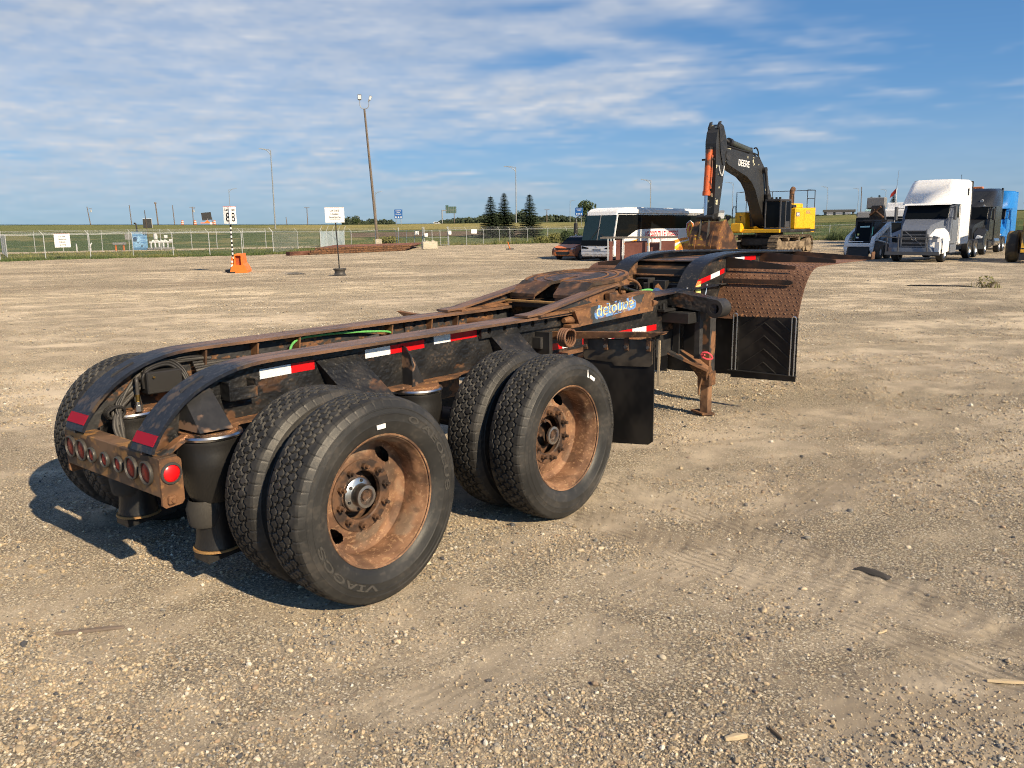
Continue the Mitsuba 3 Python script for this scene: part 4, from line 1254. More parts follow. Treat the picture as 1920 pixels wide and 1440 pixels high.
def upper(mir, s):
    U = number(f'{TR}__upper_rail')
    add(U, 'flange', mir(strip([tuple(q) for q in spline([(a, 0, b) for a, b in NECK], 60)[:, [0, 2]]], -0.500, -0.315, 0.016)), 'neck_black', 25)
    web = [(x + 0.008, z - 0.014) for x, z in NECK] + [(7.3, 1.25), (4.60, 0.98)]
    add(U, 'web', mir(pxz(web, -0.425, -0.412)), 'black_paint', 20)
    add(U, 'base_flange', mir(span(5.25, 7.3, -0.50, -0.33, 1.236, 1.250, 0.003)), 'machine_black', 20)
    if s == 0:
        for col, x0, x1, z0, z1 in (('white', 4.775, 4.815, 1.258, 1.268), ('red', 4.815, 5.16, 1.268, 1.320), ('white', 5.16, 5.36, 1.320, 1.353), ('red', 5.36, 5.46, 1.353, 1.372), ('white', 5.70, 5.93, 1.472, 1.474), ('red', 5.93, 6.22, 1.474, 1.478)):
            add(U, 'reflective_tape', pxz([(x0, z0 - .024), (x1, z1 - .024), (x1, z1 + .024), (x0, z0 + .024)], -0.4275, -0.4253), f'{col}_tape', False)


def f_neck(p, n, uv):
    a = fbm(p.x * 9, p.y * 9, p.z * 9, 4)
    b = fbm(p.x * 70, p.y * 70, p.z * 70, 2)
    c = mix((0.010, 0.012, 0.018), (0.022, 0.022, 0.025), a)
    c = mix(c, (0.10, 0.085, 0.07), smoothstep(0.60, 0.75, 0.5 * a + 0.5 * b) * 0.7)
    return c


surf('neck_black', f_neck, 0.33)
side_pair(upper)
add(TR, 'deck_plate', span(5.05, 7.3, -0.41, 0.41, 1.470, 1.485, 0.003), 'greasy_deck', 20)
add(TR, 'deck_plate', strip([(4.99, 1.33), (5.02, 1.40), (5.10, 1.455), (5.22, 1.482)], -0.41, 0.41, 0.012), 'greasy_deck', 20)
add(TR, 'cross_member', span(4.92, 5.00, -0.41, 0.41, 1.33, 1.345, 0.003), 'rust', 20)
add(TR, 'cross_member', span(4.86, 4.98, -0.41, 0.41, 1.09, 1.262, 0.008), 'machine_black', 20)
add(TR, 'cross_member', span(4.995, 5.06, -0.41, 0.41, 1.27, 1.40, 0.006), 'cable_black', 20)
for s_ in (-1, 1):
    add(TR, 'rust_gusset', pxz([(4.66, 1.20), (4.99, 1.20), (5.02, 1.46), (4.9, 1.43), (4.75, 1.31)], s_ * 0.345 - 0.006, s_ * 0.345 + 0.006), 'rust', 20)
add(TR, 'front_bar', span(7.28, 7.36, -0.50, 0.50, 1.24, 1.53, 0.006), 'machine_black', 20)

# --- front fenders of checker plate with ribs
FEN = [(5.245, 0.905), (5.262, 0.96), (5.292, 1.05), (5.335, 1.145), (5.395, 1.240), (5.47, 1.320), (5.56, 1.380), (5.67, 1.414), (5.82, 1.424), (6.4, 1.428), (7.42, 1.43)]
FENS = [tuple(q) for q in spline([(a, 0, b) for a, b in FEN], 90)[:, [0, 2]]]


def lugs(poly, y0, y1, pitch):
    """raised diamond pattern of a checker plate along a bent sheet, all in one mesh"""
    p = np.array(poly)
    seg = np.r_[0, np.cumsum(np.hypot(*np.diff(p, axis=0).T))]
    vs, fs, at = [], [], 0
    rows = int(min(seg[-1], 1.15) / pitch)
    lug = np.array([(-1, 0, 0), (0, -0.42, 0.0), (1, 0, 0), (0, 0.42, 0.0), (-0.45, 0, 1), (0.45, 0, 1)])
    lf = np.array([(0, 1, 4), (1, 5, 4), (1, 2, 5), (2, 3, 5), (3, 4, 5), (3, 0, 4)])
    for r in range(1, rows):
        s = r * pitch
        x, z = np.interp(s, seg, p[:, 0]), np.interp(s, seg, p[:, 1])
        x2, z2 = np.interp(s + 0.01, seg, p[:, 0]), np.interp(s + 0.01, seg, p[:, 1])
        t = np.array([x2 - x, 0, z2 - z])
        t /= np.linalg.norm(t)
        nrm = np.array([-t[2], 0, t[0]])
        ys = np.arange(y0 + 0.015 + (r % 2) * pitch / 2, y1 - 0.01, pitch)
        for k, y in enumerate(ys):
            a = math.radians(45 if (r + k) % 2 else -45)
            u = math.cos(a) * np.array([0, 1, 0]) + math.sin(a) * t
            w = -math.sin(a) * np.array([0, 1, 0]) + math.cos(a) * t
            vs.append(np.array([x, y, z]) + nrm * 0.0005 + lug[:, :1] * 0.017 * u + lug[:, 1:2] * 0.017 * w + lug[:, 2:] * 0.0050 * nrm)
            fs.append(lf + at)
            at += 6
    return trimesh.Trimesh(np.vstack(vs), np.vstack(fs), process=False)


def fender(mir, s):
    F = number(f'{TR}__fender')
    add(F, 'sheet', mir(strip(FENS, -1.30, -0.430, 0.006)), 'checker_rust', 30)
    if s == 0:
        add(F, 'checker_pattern', lugs(FENS, -1.30, -0.45, 0.041), 'checker_rust', False, kind='stuff')
    for x0, yo, h0 in ((5.50, -1.16, 1.507), (6.33, -1.26, 1.540), (7.22, -1.34, 1.520)):
        zb = 1.395 if x0 < 5.6 else 1.4285
        add(F, 'rib', mir(pyz([(-0.43, zb), (yo, zb), (yo, zb + 0.034), (-0.43, h0)], x0 - 0.006, x0 + 0.006)), 'fender_rib', 20)
    add(F, 'end_stop', mir(span(7.20, 7.30, -1.36, -1.345, 1.432, 1.515, 0.004)), 'rust', 20)
    bar = [(-0.46, 0.0), (-1.15, 0.0), (-1.185, 0.012), (-1.185, 0.034), (-1.15, 0.046), (-0.46, 0.046)]
    add(F, 'rub_bar', mir(pyz([(y, 1.252 + z) for y, z in bar], 5.366, 5.384)), 'fender_rib', 20)
    # mud flap hung from the fender's rear edge, moulded with a chevron, held by bright rods
    f = pyz([(-1.315, 0.335), (-0.645, 0.315), (-0.645, 0.93), (-1.315, 0.955)], 5.225, 5.237)
    add(F, 'mud_flap', mir(f), 'flap_rubber', 20)
    if s == 0:
        chev = []
        for k in range(6):
            zc = 0.30 + 0.13 * k
            for a, b in (((-0.72, zc), (-0.985, zc + 0.20)), ((-0.985, zc + 0.20), (-1.25, zc))):
                d = np.array([b[0] - a[0], b[1] - a[1]])
                seg = LineString([a, b]).buffer(0.003, cap_style='flat').intersection(sbox(-1.27, 0.40, -0.70, 0.93))
                if not seg.is_empty and seg.area > 1e-5:
                    chev.append(pyz(seg, 5.217, 5.2255))
        add(F, 'flap_chevron', cat(chev), 'chevron_rubber', 20)
        for y0 in (-0.665, -1.262):
            for dy in (0, -0.040):
                add(F, 'flap_rod', rod((5.205, y0 + dy, 0.395), (5.215, y0 + dy + 0.002, 0.955), 0.0065, 8), 'chrome', 40)
            add(F, 'flap_rod', tube([(5.215, y0 + 0.002, 0.955), (5.21, y0 - 0.018, 0.968), (5.215, y0 - 0.038, 0.955)], 0.0065, 8, 10), 'chrome', 40)
        add(F, 'flap_weight', span(5.200, 5.2245, -1.33, -0.62, 0.385, 0.397, 0.003), 'machine_black', 20)
        for y0 in (-0.74, -0.90, -1.05):
            add(F, 'flap_pin', rod((5.20, y0, 0.945), (5.255, y0, 0.955), 0.008, 8), 'rust', 30)
    # the dark inner flap that carries on across to the middle
    add(F, 'mud_flap', mir(pyz([(-0.635, 0.330), (0.0 if s else 0.08, 0.305), (0.0 if s else 0.08, 0.95), (-0.635, 0.95)], 5.30, 5.311)), 'flap_rubber', 20)


surf('fender_rib', lambda p, n, uv: mix((0.03, 0.022, 0.018), (0.10, 0.052, 0.03), smoothstep(0.4, 0.7, fbm(p.x * 7, p.y * 7, p.z * 7, 4))), 0.6)
plain('chevron_rubber', (0.030, 0.029, 0.028), 0.5)
side_pair(fender)
# lettering on the old inner flap on the far side of the leg
add(TR, 'inner_flap', pyz([(0.10, 0.295), (0.42, 0.285), (0.42, 0.93), (0.10, 0.95)], 5.255, 5.266), 'old_flap', 20)
plain('old_flap', (0.075, 0.068, 0.060), 0.6)
plain('flap_print', (0.30, 0.28, 0.24), 0.6)
IF_ = f'{TR}__inner_flap'
add(IF_, 'lettering', text_on('TION', 0.048, 0.0015, (5.2545, 0.335, 0.60), (0, -1, 0), (0, -0.12, 1), True, 0.23), 'flap_print', False)
add(IF_, 'lettering', text_on('NORTH', 0.030, 0.0015, (5.2545, 0.335, 0.510), (0, -1, 0), (0, 0, 1), True, 0.16), 'flap_print', False)
add(IF_, 'printed_line', cat([pyz(sbox(0.12, z, 0.35, z + 0.007), 5.253, 5.2548) for z in (0.575, 0.485, 0.69)]), 'flap_print', False)

# --- mud flaps behind the wheels' front, hung from a bracket arm


def wheel_flap(mir, s):
    M_ = number(f'{TR}__wheel_flap')
    flap = pyz([(-1.285, 0.285), (-1.245, 0.255), (-0.665, 0.195), (-0.665, 1.005), (-1.285, 1.035)], 2.594, 2.604)
    add(M_, 'sheet', mir(flap), 'flap_rubber', 20)
    pl = LineString([(-0.68, 0.99), (-1.27, 1.02)]).buffer(0.001)
    add(M_, 'clamp_plate', mir(pyz([(-0.672, 1.0), (-0.672, 0.865), (-0.69, 0.845), (-0.93, 0.842), (-0.955, 0.818), (-1.25, 0.838), (-1.275, 0.86), (-1.275, 1.03)], 2.588, 2.5935)), 'clamp_steel', 20)
    add(M_, 'arm', mir(hull([(2.56, -0.385, 1.035), (2.56, -1.385, 1.10), (2.62, -0.385, 1.035), (2.62, -1.385, 1.10), (2.56, -0.385, 0.975), (2.56, -1.30, 1.062), (2.62, -0.385, 0.975), (2.62, -1.30, 1.062)])), 'rust', 20)
    for y in (-0.70, -0.88, -1.06, -1.245):
        zt_ = 1.04 - 0.05 * (y + 1.3)
        add(M_, 'strap', mir(span(2.574, 2.587, y - 0.018, y + 0.018, 0.955 - 0.05 * (y + 1.3), zt_ + 0.015, 0.002)), 'rust', 20)
        add(M_, 'bolt', mir(rod((2.574, y, 0.982 - 0.05 * (y + 1.3)), (2.562, y, 0.982 - 0.05 * (y + 1.3)), 0.013, 8)), 'alloy', 30)
    if s == 0:
        add(M_, 'wood_slat', hull([(2.61, -1.300, 0.70), (2.61, -1.325, 0.70), (2.64, -1.300, 0.70), (2.61, -1.308, 1.03), (2.61, -1.320, 1.03), (2.64, -1.308, 1.03)]), 'tan_wood', 15)
    # coil springs that let the arm swing
    S = number(f'{TR}__coil_spring')
    t = np.linspace(0, 2 * np.pi * 4.2, 110)
    coil = np.stack([2.50 + 0.064 * np.cos(t), -0.53 - 0.0033 * t, 1.01 + 0.064 * np.sin(t)], 1)
    sp = tube(coil, 0.0098, 7, 0)
    add(S, 'coil', mir(sp), 'spring_brown', 50)
    add(S, 'bracket', mir(cat([span(2.36, 2.40, -0.52, -0.379, 0.88, 1.06, 0.004), span(2.33, 2.36, -0.46, -0.379, 0.93, 1.02, 0.004)])), 'machine_black', 20)


surf('clamp_steel', lambda p, n, uv: mix((0.05, 0.042, 0.034), (0.115, 0.095, 0.072), smoothstep(0.35, 0.65, fbm(p.x * 6, p.y * 6, p.z * 6, 4))), 0.5)
plain('spring_brown', (0.17, 0.085, 0.048), 0.6)
side_pair(wheel_flap)

# --- landing legs, their frames and the swing arm


def leg(mir, s):
    L = number(f'{TR}__landing_leg')
    lx, ly = 4.76, -0.615
    add(L, 'outer_tube', mir(span(lx - 0.056, lx + 0.056, ly - 0.056, ly + 0.056, 0.30, 1.06, 0.006)), 'leg_paint', 20)
    add(L, 'collar', mir(span(lx - 0.066, lx + 0.066, ly - 0.066, ly + 0.066, 0.30, 0.44, 0.006)), 'rust', 20)
    add(L, 'inner_tube', mir(span(lx - 0.043, lx + 0.043, ly - 0.043, ly + 0.043, 0.022, 0.31, 0.006)), 'leg_rust', 20)
    add(L, 'foot', mir(hull([(lx - 0.10, ly - 0.02, 0.032), (lx + 0.02, ly - 0.09, 0.022), (lx - 0.06, ly + 0.13, 0.050), (lx + 0.10, ly + 0.05, 0.042), (lx - 0.10, ly - 0.02, 0.015), (lx + 0.02, ly - 0.09, 0.003), (lx - 0.06, ly + 0.13, 0.032), (lx + 0.10, ly + 0.05, 0.022)])), 'rust', 20)
    add(L, 'pin', mir(tube([(lx - 0.09, ly + 0.03, 0.40), (lx - 0.10, ly + 0.02, 0.43), (lx - 0.105, ly - 0.01, 0.40), (lx - 0.10, ly + 0.02, 0.30), (lx - 0.095, ly + 0.03, 0.22), (lx - 0.09, ly + 0.035, 0.30), (lx - 0.085, ly + 0.035, 0.38)], 0.010, 8, 30)), 'leg_rust', 50)
    # frame that carries the leg: two uprights, a head beam, a sloping shelf
    add(L, 'head_beam', mir(span(4.28, 4.62, -0.66, -0.38, 0.945, 1.045, 0.005)), 'machine_black', 20)
    add(L, 'upright', mir(span(4.46, 4.52, -0.685, -0.625, 0.60, 1.045, 0.004)), 'leg_paint', 20)
    add(L, 'upright', mir(span(4.46, 4.48, -0.47, -0.40, 0.62, 0.95, 0.004)), 'machine_black', 20)
    add(L, 'upright', mir(span(4.60, 4.70, -0.56, -0.44, 0.55, 1.045, 0.004)), 'machine_black', 20)
    add(L, 'shelf', mir(hull([(4.40, -0.38, 0.66), (4.68, -0.44, 0.655), (4.40, -0.38, 0.63), (4.68, -0.44, 0.63), (4.50, -0.76, 0.50), (4.70, -0.66, 0.50), (4.50, -0.76, 0.475), (4.70, -0.66, 0.475)])), 'leg_paint', 15)
    add(L, 'gusset', mir(hull([(4.66, -0.60, 0.36), (4.66, -0.66, 0.36), (4.60, -0.70, 0.50), (4.62, -0.50, 0.50), (4.70, -0.70, 0.50), (4.70, -0.55, 0.50)])), 'rust', 15)
    # swing arm with a round socket end
    A = number(f'{TR}__swing_arm')
    add(A, 'beam', mir(hull([(4.38, -0.379, 1.235), (4.64, -0.379, 1.235), (4.38, -0.379, 1.10), (4.64, -0.379, 1.08), (4.42, -0.86, 1.165), (4.58, -0.86, 1.165), (4.42, -0.86, 1.03), (4.58, -0.86, 1.03)])), 'black_paint', 15)
    add(A, 'socket', mir(cat([lathe([(0.046, -0.09), (0.082, -0.09), (0.086, -0.08), (0.086, 0.08), (0.082, 0.09), (0.046, 0.09), (0.044, 0.0), (0.046, -0.09)], 32, 'x', (4.50, -0.845, 1.085))])), 'machine_black', 30)
    if s == 0:
        add(A, 'warning_label', pyz(sbox(-0.62, 1.135, -0.56, 1.23), 4.639, 4.6415) if False else pxz(sbox(4.845, 1.155, 4.955, 1.295), -0.4275, -0.4255), 'pale_yellow', False)
        add(L, 'lock_tag', tube([(4.46, -0.705, 0.635), (4.45, -0.72, 0.665), (4.47, -0.77, 0.665), (4.50, -0.80, 0.615), (4.47, -0.76, 0.605), (4.46, -0.71, 0.63), (4.45, -0.745, 0.648)], 0.0085, 7, 30), 'red_tag', 50, label='red tag looped over the leg bracket')
        add(L, 'bolt_pair', cat([rod((4.22, -0.43, 1.075), (4.22, -0.43, 1.13), 0.016, 10), rod((4.40, -0.43, 1.08), (4.40, -0.43, 1.14), 0.016, 10), span(4.19, 4.44, -0.46, -0.382, 1.05, 1.075, 0.003)]), 'machine_black', 20)
        add(L, 'bright_weld', cat([tube([(4.66, -0.432, 1.245), (4.62, -0.432, 1.15), (4.585, -0.432, 1.05), (4.57, -0.432, 0.98)], 0.0045, 6, 12), tube([(5.07, -0.432, 1.255), (5.04, -0.432, 1.15), (5.01, -0.432, 1.07)], 0.008, 6, 12)]), 'chrome', 40)
    # plate below the rail beside the leg
    add(L, 'side_plate', mir(span(4.20, 5.22, -0.379, -0.368, 0.62, 0.86, 0.003)), 'machine_black', 20)


surf('leg_paint', lambda p, n, uv: mix(mix((0.022, 0.023, 0.026), (0.06, 0.058, 0.058), fbm(p.x * 30, p.y * 30, p.z * 30, 3)), mix((0.15, 0.075, 0.042), (0.27, 0.145, 0.08), fbm(p.x * 20, p.y * 20, p.z * 20, 3)), smoothstep(0.54, 0.60, fbm(p.x * 6, p.y * 6, p.z * 4, 4) + smoothstep(0.75, 0.45, p.z) * 0.14)), 0.5)
surf('leg_rust', lambda p, n, uv: mix((0.085, 0.048, 0.03), (0.26, 0.145, 0.08), smoothstep(0.3, 0.7, fbm(p.x * 12, p.y * 12, p.z * 8, 4))), 0.65)
side_pair(leg)

# ---------------------------------------------------------------- fences
def wire_fabric(pts, h, lift=0.05, pitch=0.11, w=0.0045):
    """chain link: two crossing families of wires between ground-following posts; slim three-sided wires"""
    p = np.array(pts, float)
    seg = np.r_[0, np.cumsum(np.hypot(np.diff(p[:, 0]), np.diff(p[:, 1])))]
    L = seg[-1]

    def at(s):
        s = np.clip(s, 0, L)
        return np.stack([np.interp(s, seg, p[:, 0]), np.interp(s, seg, p[:, 1]), np.interp(s, seg, p[:, 2])], -1)

    vs, fs = [], []
    for sg in (1, -1):
        s0 = np.arange(-h, L, pitch) if sg > 0 else np.arange(0, L + h, pitch)
        a0, a1 = s0, s0 + sg * h
        lo, hi = np.clip(a0, 0, L), np.clip(a1, 0, L)
        za, zb = np.abs(lo - a0), h - np.abs(a1 - hi)
        A, B = at(lo), at(hi)
        A[:, 2] += lift + za
        B[:, 2] += lift + zb
        t = B - A
        t /= np.linalg.norm(t, axis=1, keepdims=True) + 1e-9
        side = np.cross(t, [0, 0, 1.0])
        side /= np.linalg.norm(side, axis=1, keepdims=True) + 1e-9
        up = np.cross(side, t)
        ring = [side * w * 0.5 * sg, -side * w * 0.25 * sg + up * w * 0.45, -side * w * 0.25 * sg - up * w * 0.45]
        n = len(A)
        base = sum(len(x) for x in vs)
        vs.append(np.stack([A + r for r in ring] + [B + r for r in ring], 1).reshape(-1, 3))
        k = (np.arange(n) * 6)[:, None, None]
        f = np.array([(0, 1, 4), (0, 4, 3), (1, 2, 5), (1, 5, 4), (2, 0, 3), (2, 3, 5)])
        fs.append((f[None] + k).reshape(-1, 3) + base)
    return trimesh.Trimesh(np.vstack(vs), np.vstack(fs), process=False)


def fence(name, label, pts, h, arms=True, pitch=0.11, group=None, out=(0, 1), mid=False):
    F = thing(name, label, 'fence', group)
    p = np.array([(x, y, float(land(x, y))) for x, y in pts])
    for k, (x, y, z) in enumerate(p):
        m = [rod((x, y, z - 0.2), (x, y, z + h + 0.03), 0.036, 8)]
        if arms:
            m.append(rod((x, y, z + h), (x + 0.28 * out[0], y + 0.28 * out[1], z + h + 0.34), 0.018, 6))
        add(F, 'post', cat(m), 'galvanised', 30)
    add(F, 'top_rail', tube(p + [0, 0, h], 0.023, 6, 0), 'galvanised', 40)
    if mid:
        add(F, 'mid_rail', tube(p + [0, 0, h * 0.5], 0.020, 6, 0), 'galvanised', 40)
    if arms:
        for k in range(3):
            o = 0.09 + 0.09 * k
            add(F, 'barbed_wire', tube(p + [o * out[0], o * out[1], h + o * 1.2], 0.006, 4, 0), 'galvanised', 40)
    add(F, 'mesh', wire_fabric(p, h - 0.06, 0.05, pitch), 'fence_wire', False)
    return F


plain('fence_wire', (0.22, 0.24, 0.25), 0.5, 0.1)
out_l = (math.cos(math.radians(150)), math.sin(math.radians(150)))
fence('chain_link_fence', 'near chain link fence with barbed wire arms along the left edge of the yard', [pol(b, d) for b, d in ((96.0, 82.0), (93.3, 81.2), (90.6, 80.5), (87.9, 79.8), (85.2, 79.2), (82.4, 78.7), (79.5, 78.3), (76.4, 78.0), (73.2, 77.8), (70.9, 77.6), (68.59, 77.2), (66.19, 77.5), (63.82, 77.6), (61.53, 76.5), (59.37, 76.5), (57.40, 77.3), (55.46, 79.0))], 1.92, out=out_l)
fence('chain_link_fence', 'chain link fence running on behind the stack of rusty steel mats', [pol(b, d) for b, d in ((55.46, 79.2), (53.9, 100), (52.3, 112), (50.45, 117), (48.87, 117.5), (47.5, 113))], 1.95, pitch=0.13, out=(-0.8, 0.6))
fence('chain_link_fence', 'chain link fence in front of the three spruces with pale notices on it', [pol(b, d) for b, d in ((44.0, 106), (42.82, 108), (41.68, 113), (40.60, 117), (39.89, 119), (38.70, 123), (37.34, 125), (36.09, 129), (34.7, 131), (33.2, 132))], 1.95, pitch=0.13, out=(-0.7, 0.7))
fence('chain_link_fence', 'distant chain link fence behind the excavator', [pol(b, 127.0) for b in (32.0, 29.6, 27.2, 24.6, 22.8, 20.9, 19.3, 17.6, 15.8)], 2.0, arms=False, pitch=0.15)
fence('compound_fence', 'inner chain link fence of the fenced utility compound on the left', [pol(b, d) for b, d in ((70.75, 107), (69.08, 108), (67.6, 108), (66.25, 108), (65.5, 108.5), (64.0, 109), (62.2, 109), (60.4, 110), (58.9, 110), (57.3, 111), (55.9, 112))], 2.1, pitch=0.14, out=(0.5, 0.86))
fence('compound_fence', 'short cross fence closing the left end of the utility compound', [pol(b, d) for b, d in ((70.53, 84), (70.62, 95), (70.72, 106.5))], 2.0, arms=False, pitch=0.14)
for b0, b1, d0, d1, lb in ((47.35, 45.75, 112.6, 107.4, 'left leaf of the wide chain link gate by the pale concrete block'), (45.65, 44.05, 107.2, 106.1, 'right leaf of the wide chain link gate by the pale concrete block')):
    G = thing('yard_gate', lb, 'gate')
    p = np.array([gpol(b0 + (b1 - b0) * k / 3, d0 + (d1 - d0) * k / 3) for k in range(4)])
    for k in range(4):
        add(G, 'upright', rod(p[k] + [0, 0, 0.06], p[k] + [0, 0, 1.95 if k in (1, 2) else 2.35], 0.032 if k in (1, 2) else 0.06, 8), 'galvanised', 30)
    for z in (0.1, 1.0, 1.93):
        add(G, 'rail', tube(p + [0, 0, z], 0.025, 6, 0), 'galvanised', 30)
    add(G, 'mesh', wire_fabric(p, 1.8, 0.1, 0.13), 'fence_wire', False)
S_ = thing('slatted_gate', 'pale blue grey slatted screen gate standing open behind the loader assistance sign', 'gate')
x0, y0, z0 = gpol(52.45, 110)
x1, y1, z1 = gpol(50.9, 121)
plain('slat_grey', (0.36, 0.43, 0.46), 0.6)
for k in range(20):
    a, b = k / 20 + 0.003, (k + 1) / 20 - 0.003
    p, q = np.array([x0 + (x1 - x0) * a, y0 + (y1 - y0) * a, z0]), np.array([x0 + (x1 - x0) * b, y0 + (y1 - y0) * b, z0])
    h_ = 1.98
    add(S_, 'slat', hull([p + [0, 0, 0.05], q + [0, 0, 0.05], p + [0, 0, h_], q + [0, 0, h_], p + [0.03, 0.03, 0.05], p + [0.03, 0.03, h_], q + [.03, .03, .05], q + [.03, .03, h_]]), 'slat_grey', 20)
for k in range(5):
    a = k / 4
    p = np.array([x0 + (x1 - x0) * a, y0 + (y1 - y0) * a, z0])
    add(S_, 'post', cat([rod(p, p + [0, 0, 2.1], 0.04, 8), rod(p + [0, 0, 2.1], p + [0.55, 0.25, 2.65], 0.022, 6)]), 'galvanised', 30)


# ---------------------------------------------------------------- signs
def panel_sign(key, b, d, w, h, zc, lines, turn, th=0.02, col='sign_white', ink='ink_black', edge=None):
    """flat board facing the yard at this bearing; lines: (text, height, z offset)"""
    x, y, z = gpol(b, d)
    f = math.radians(b + 180 + turn)             # direction it faces
    nx, ny = math.cos(f), math.sin(f)
    rx, ry = -ny, nx                              # reading direction
    c = np.array([x, y, z + zc])
    r = np.array([rx, ry, 0])
    n = np.array([nx, ny, 0])
    pts = [c + r * a * w / 2 + np.array([0, 0, e * h / 2]) + n * t for a in (-1, 1) for e in (-1, 1) for t in (0, -th)]
    add(key, 'board', hull(pts), col, 20)
    for t, hh, dz, ww in lines:
        o = c - r * ww / 2 + np.array([0, 0, dz]) + n * 0.002
        add(key, 'lettering', text_on(t, hh, 0.004, o, r, (0, 0, 1), True, ww), ink, False)
    if edge:
        add(key, 'top_edge', hull([c + r * a * w / 2 + np.array([0, 0, h / 2 + e * 0.014]) + n * t for a in (-1, 1) for e in (0, 1) for t in (0.004, -th)]), edge, 20)
    return c, r, n


N_ = thing('notice_board', 'white notice about straps fixed to the left chain link fence', 'sign')
panel_sign(N_, 67.62, 77.1, 1.22, 1.05, 1.45, [('Do Not', 0.13, 0.27, 0.52), ('Remove', 0.13, 0.05, 0.62), ('Straps', 0.13, -0.17, 0.48), ('In Line', 0.13, -0.39, 0.50)], 22, edge='ink_red')
for b, d, w, h, zc, lb in ((46.1, 108.4, 0.42, 0.45, 1.62, 'small white notice on the left gate leaf, left of the two'), (45.5, 106.9, 0.42, 0.42, 1.35, 'small white notice on the gate just above the concrete block'), (43.92, 105.8, 0.36, 0.46, 1.60, 'small white notice beside the right gate post'), (42.30, 109.2, 0.75, 0.55, 1.72, 'larger white notice on the fence left of the spruces')):
    N_ = thing('fence_notice', lb, 'sign')
    panel_sign(N_, b, d, w, h, zc, [], 10)

L8 = thing('lane_sign', 'two-sided white lane 8 sign on a black and white striped pole by the orange barrier', 'sign')
lx, ly, lz = gpol(58.0, 42.0)
for k in range(24):
    za, zb = lz + 0.12 + k * 0.098, lz + 0.12 + (k + 1) * 0.098
    add(L8, 'pole_band', rod((lx, ly, za), (lx, ly, zb), 0.038, 10), 'sign_white' if k % 2 else 'ink_black', 30)
add(L8, 'foot', hull([(lx + a * 0.28, ly + b * 0.28, lz + c) for a in (-1, 1) for b in (-1, 1) for c in (0.0, 0.10)] + [(lx, ly, lz + 0.16)]), 'dark_trim', 20)
for turn, off in ((44, (-0.13, 0.17)), (-32, (0.17, -0.06))):
    f = math.radians(58.0 + 180 + turn)
    n = np.array([math.cos(f), math.sin(f), 0])
    r = np.array([-n[1], n[0], 0])
    c = np.array([lx, ly, lz + 2.62]) + n * 0.19
    add(L8, 'board', hull([c + r * a * 0.21 + np.array([0, 0, e * 0.39]) + n * t for a in (-1, 1) for e in (-1, 1) for t in (0, -0.02)]), 'sign_white', 20)
    add(L8, 'board_edge', hull([c + r * a * 0.215 + np.array([0, 0, 0.392 + e * 0.02]) + n * t for a in (-1, 1) for e in (0, 1) for t in (0.003, -0.02)]), 'ink_red', 20)
    add(L8, 'lettering', text_on('8', 0.38, 0.004, c - r * 0.12 + np.array([0, 0, -0.28]) + n * 0.002, r, (0, 0, 1), True, 0.24), 'ink_black', False)
    add(L8, 'lettering', text_on('Lane', 0.10, 0.004, c - r * 0.14 + np.array([0, 0, 0.20]) + n * 0.002, r, (0, 0, 1), True, 0.28), 'ink_black', False)

LS = thing('loader_sign', 'white loader assistance sign on a thin dark post set in an old tyre rim', 'sign')
c, r, n = panel_sign(LS, 51.45, 35.5, 0.77, 0.60, 2.46, [('Lot 5000', 0.074, 0.13, 0.38), ('Loader', 0.074, 0.0, 0.33), ('Assistance', 0.074, -0.13, 0.46)], 4, edge='ink_red')
add(LS, 'underline', hull([c + r * a * 0.2 + np.array([0, 0, -0.19 + e * 0.012]) + n * t for a in (-1, 1) for e in (0, 1) for t in (0.001, 0.005)]), 'ink_black', False)
lx, ly, lz = gpol(51.3, 35.55)
add(LS, 'post', rod((lx, ly, lz), (c[0] - n[0] * 0.045, c[1] - n[1] * 0.045, lz + 2.75), 0.025, 8), 'dark_trim', 30)
add(LS, 'rim_base', lathe([(0.0005, 0.27), (0.23, 0.27), (0.27, 0.30), (0.275, 0.27), (0.225, 0.22), (0.205, 0.14), (0.225, 0.07), (0.275, 0.03), (0.27, 0.0), (0.0005, 0.0)], 32, 'z', (lx, ly, lz)), 'cable_grey', 25)

BR = thing('jersey_barrier', 'bright orange plastic jersey barrier standing end on behind a cone', 'barrier')
bx, by, bz = gpol(57.55, 41.4)
prof = [(-0.38, 0), (-0.38, 0.10), (-0.30, 0.28), (-0.20, 0.42), (-0.16, 0.86), (-0.07, 0.86), (0.0, 0.80), (0.07, 0.86), (0.16, 0.86), (0.20, 0.42), (0.30, 0.28), (0.38, 0.10), (0.38, 0)]
pr_ = pyz(Polygon(prof), -0.9, 0.9)
Mb = T().translate([bx, by, bz]).rotate([0, 0, 1], 51.0)
PLACE[BR] = Mb
add(BR, 'body', pyz(Polygon([(y * 1.0, z) for y, z in prof]).difference(sbox(-0.12, 0.36, 0.12, 0.79)), -0.9, -0.72), 'orange_plastic', 20)
add(BR, 'body', pyz(Polygon(prof), -0.72, 0.9), 'orange_plastic', 20)
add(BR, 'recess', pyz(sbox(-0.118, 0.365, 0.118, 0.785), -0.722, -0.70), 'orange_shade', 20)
CN = thing('traffic_cone', 'orange traffic cone with two white bands in front of the orange barrier', 'cone')
cx, cy, cz = gpol(58.05, 40.7)
for r0, r1, z0, z1, m in ((0.125, 0.098, 0.05, 0.28, 'orange_plastic'), (0.098, 0.084, 0.28, 0.39, 'sign_white'), (0.084, 0.070, 0.39, 0.47, 'orange_plastic'), (0.070, 0.058, 0.47, 0.56, 'sign_white'), (0.058, 0.026, 0.56, 0.74, 'orange_plastic')):
    add(CN, 'band', rod((cx, cy, cz + z0), (cx, cy, cz + z1), r0, 20, r1), m, 40)
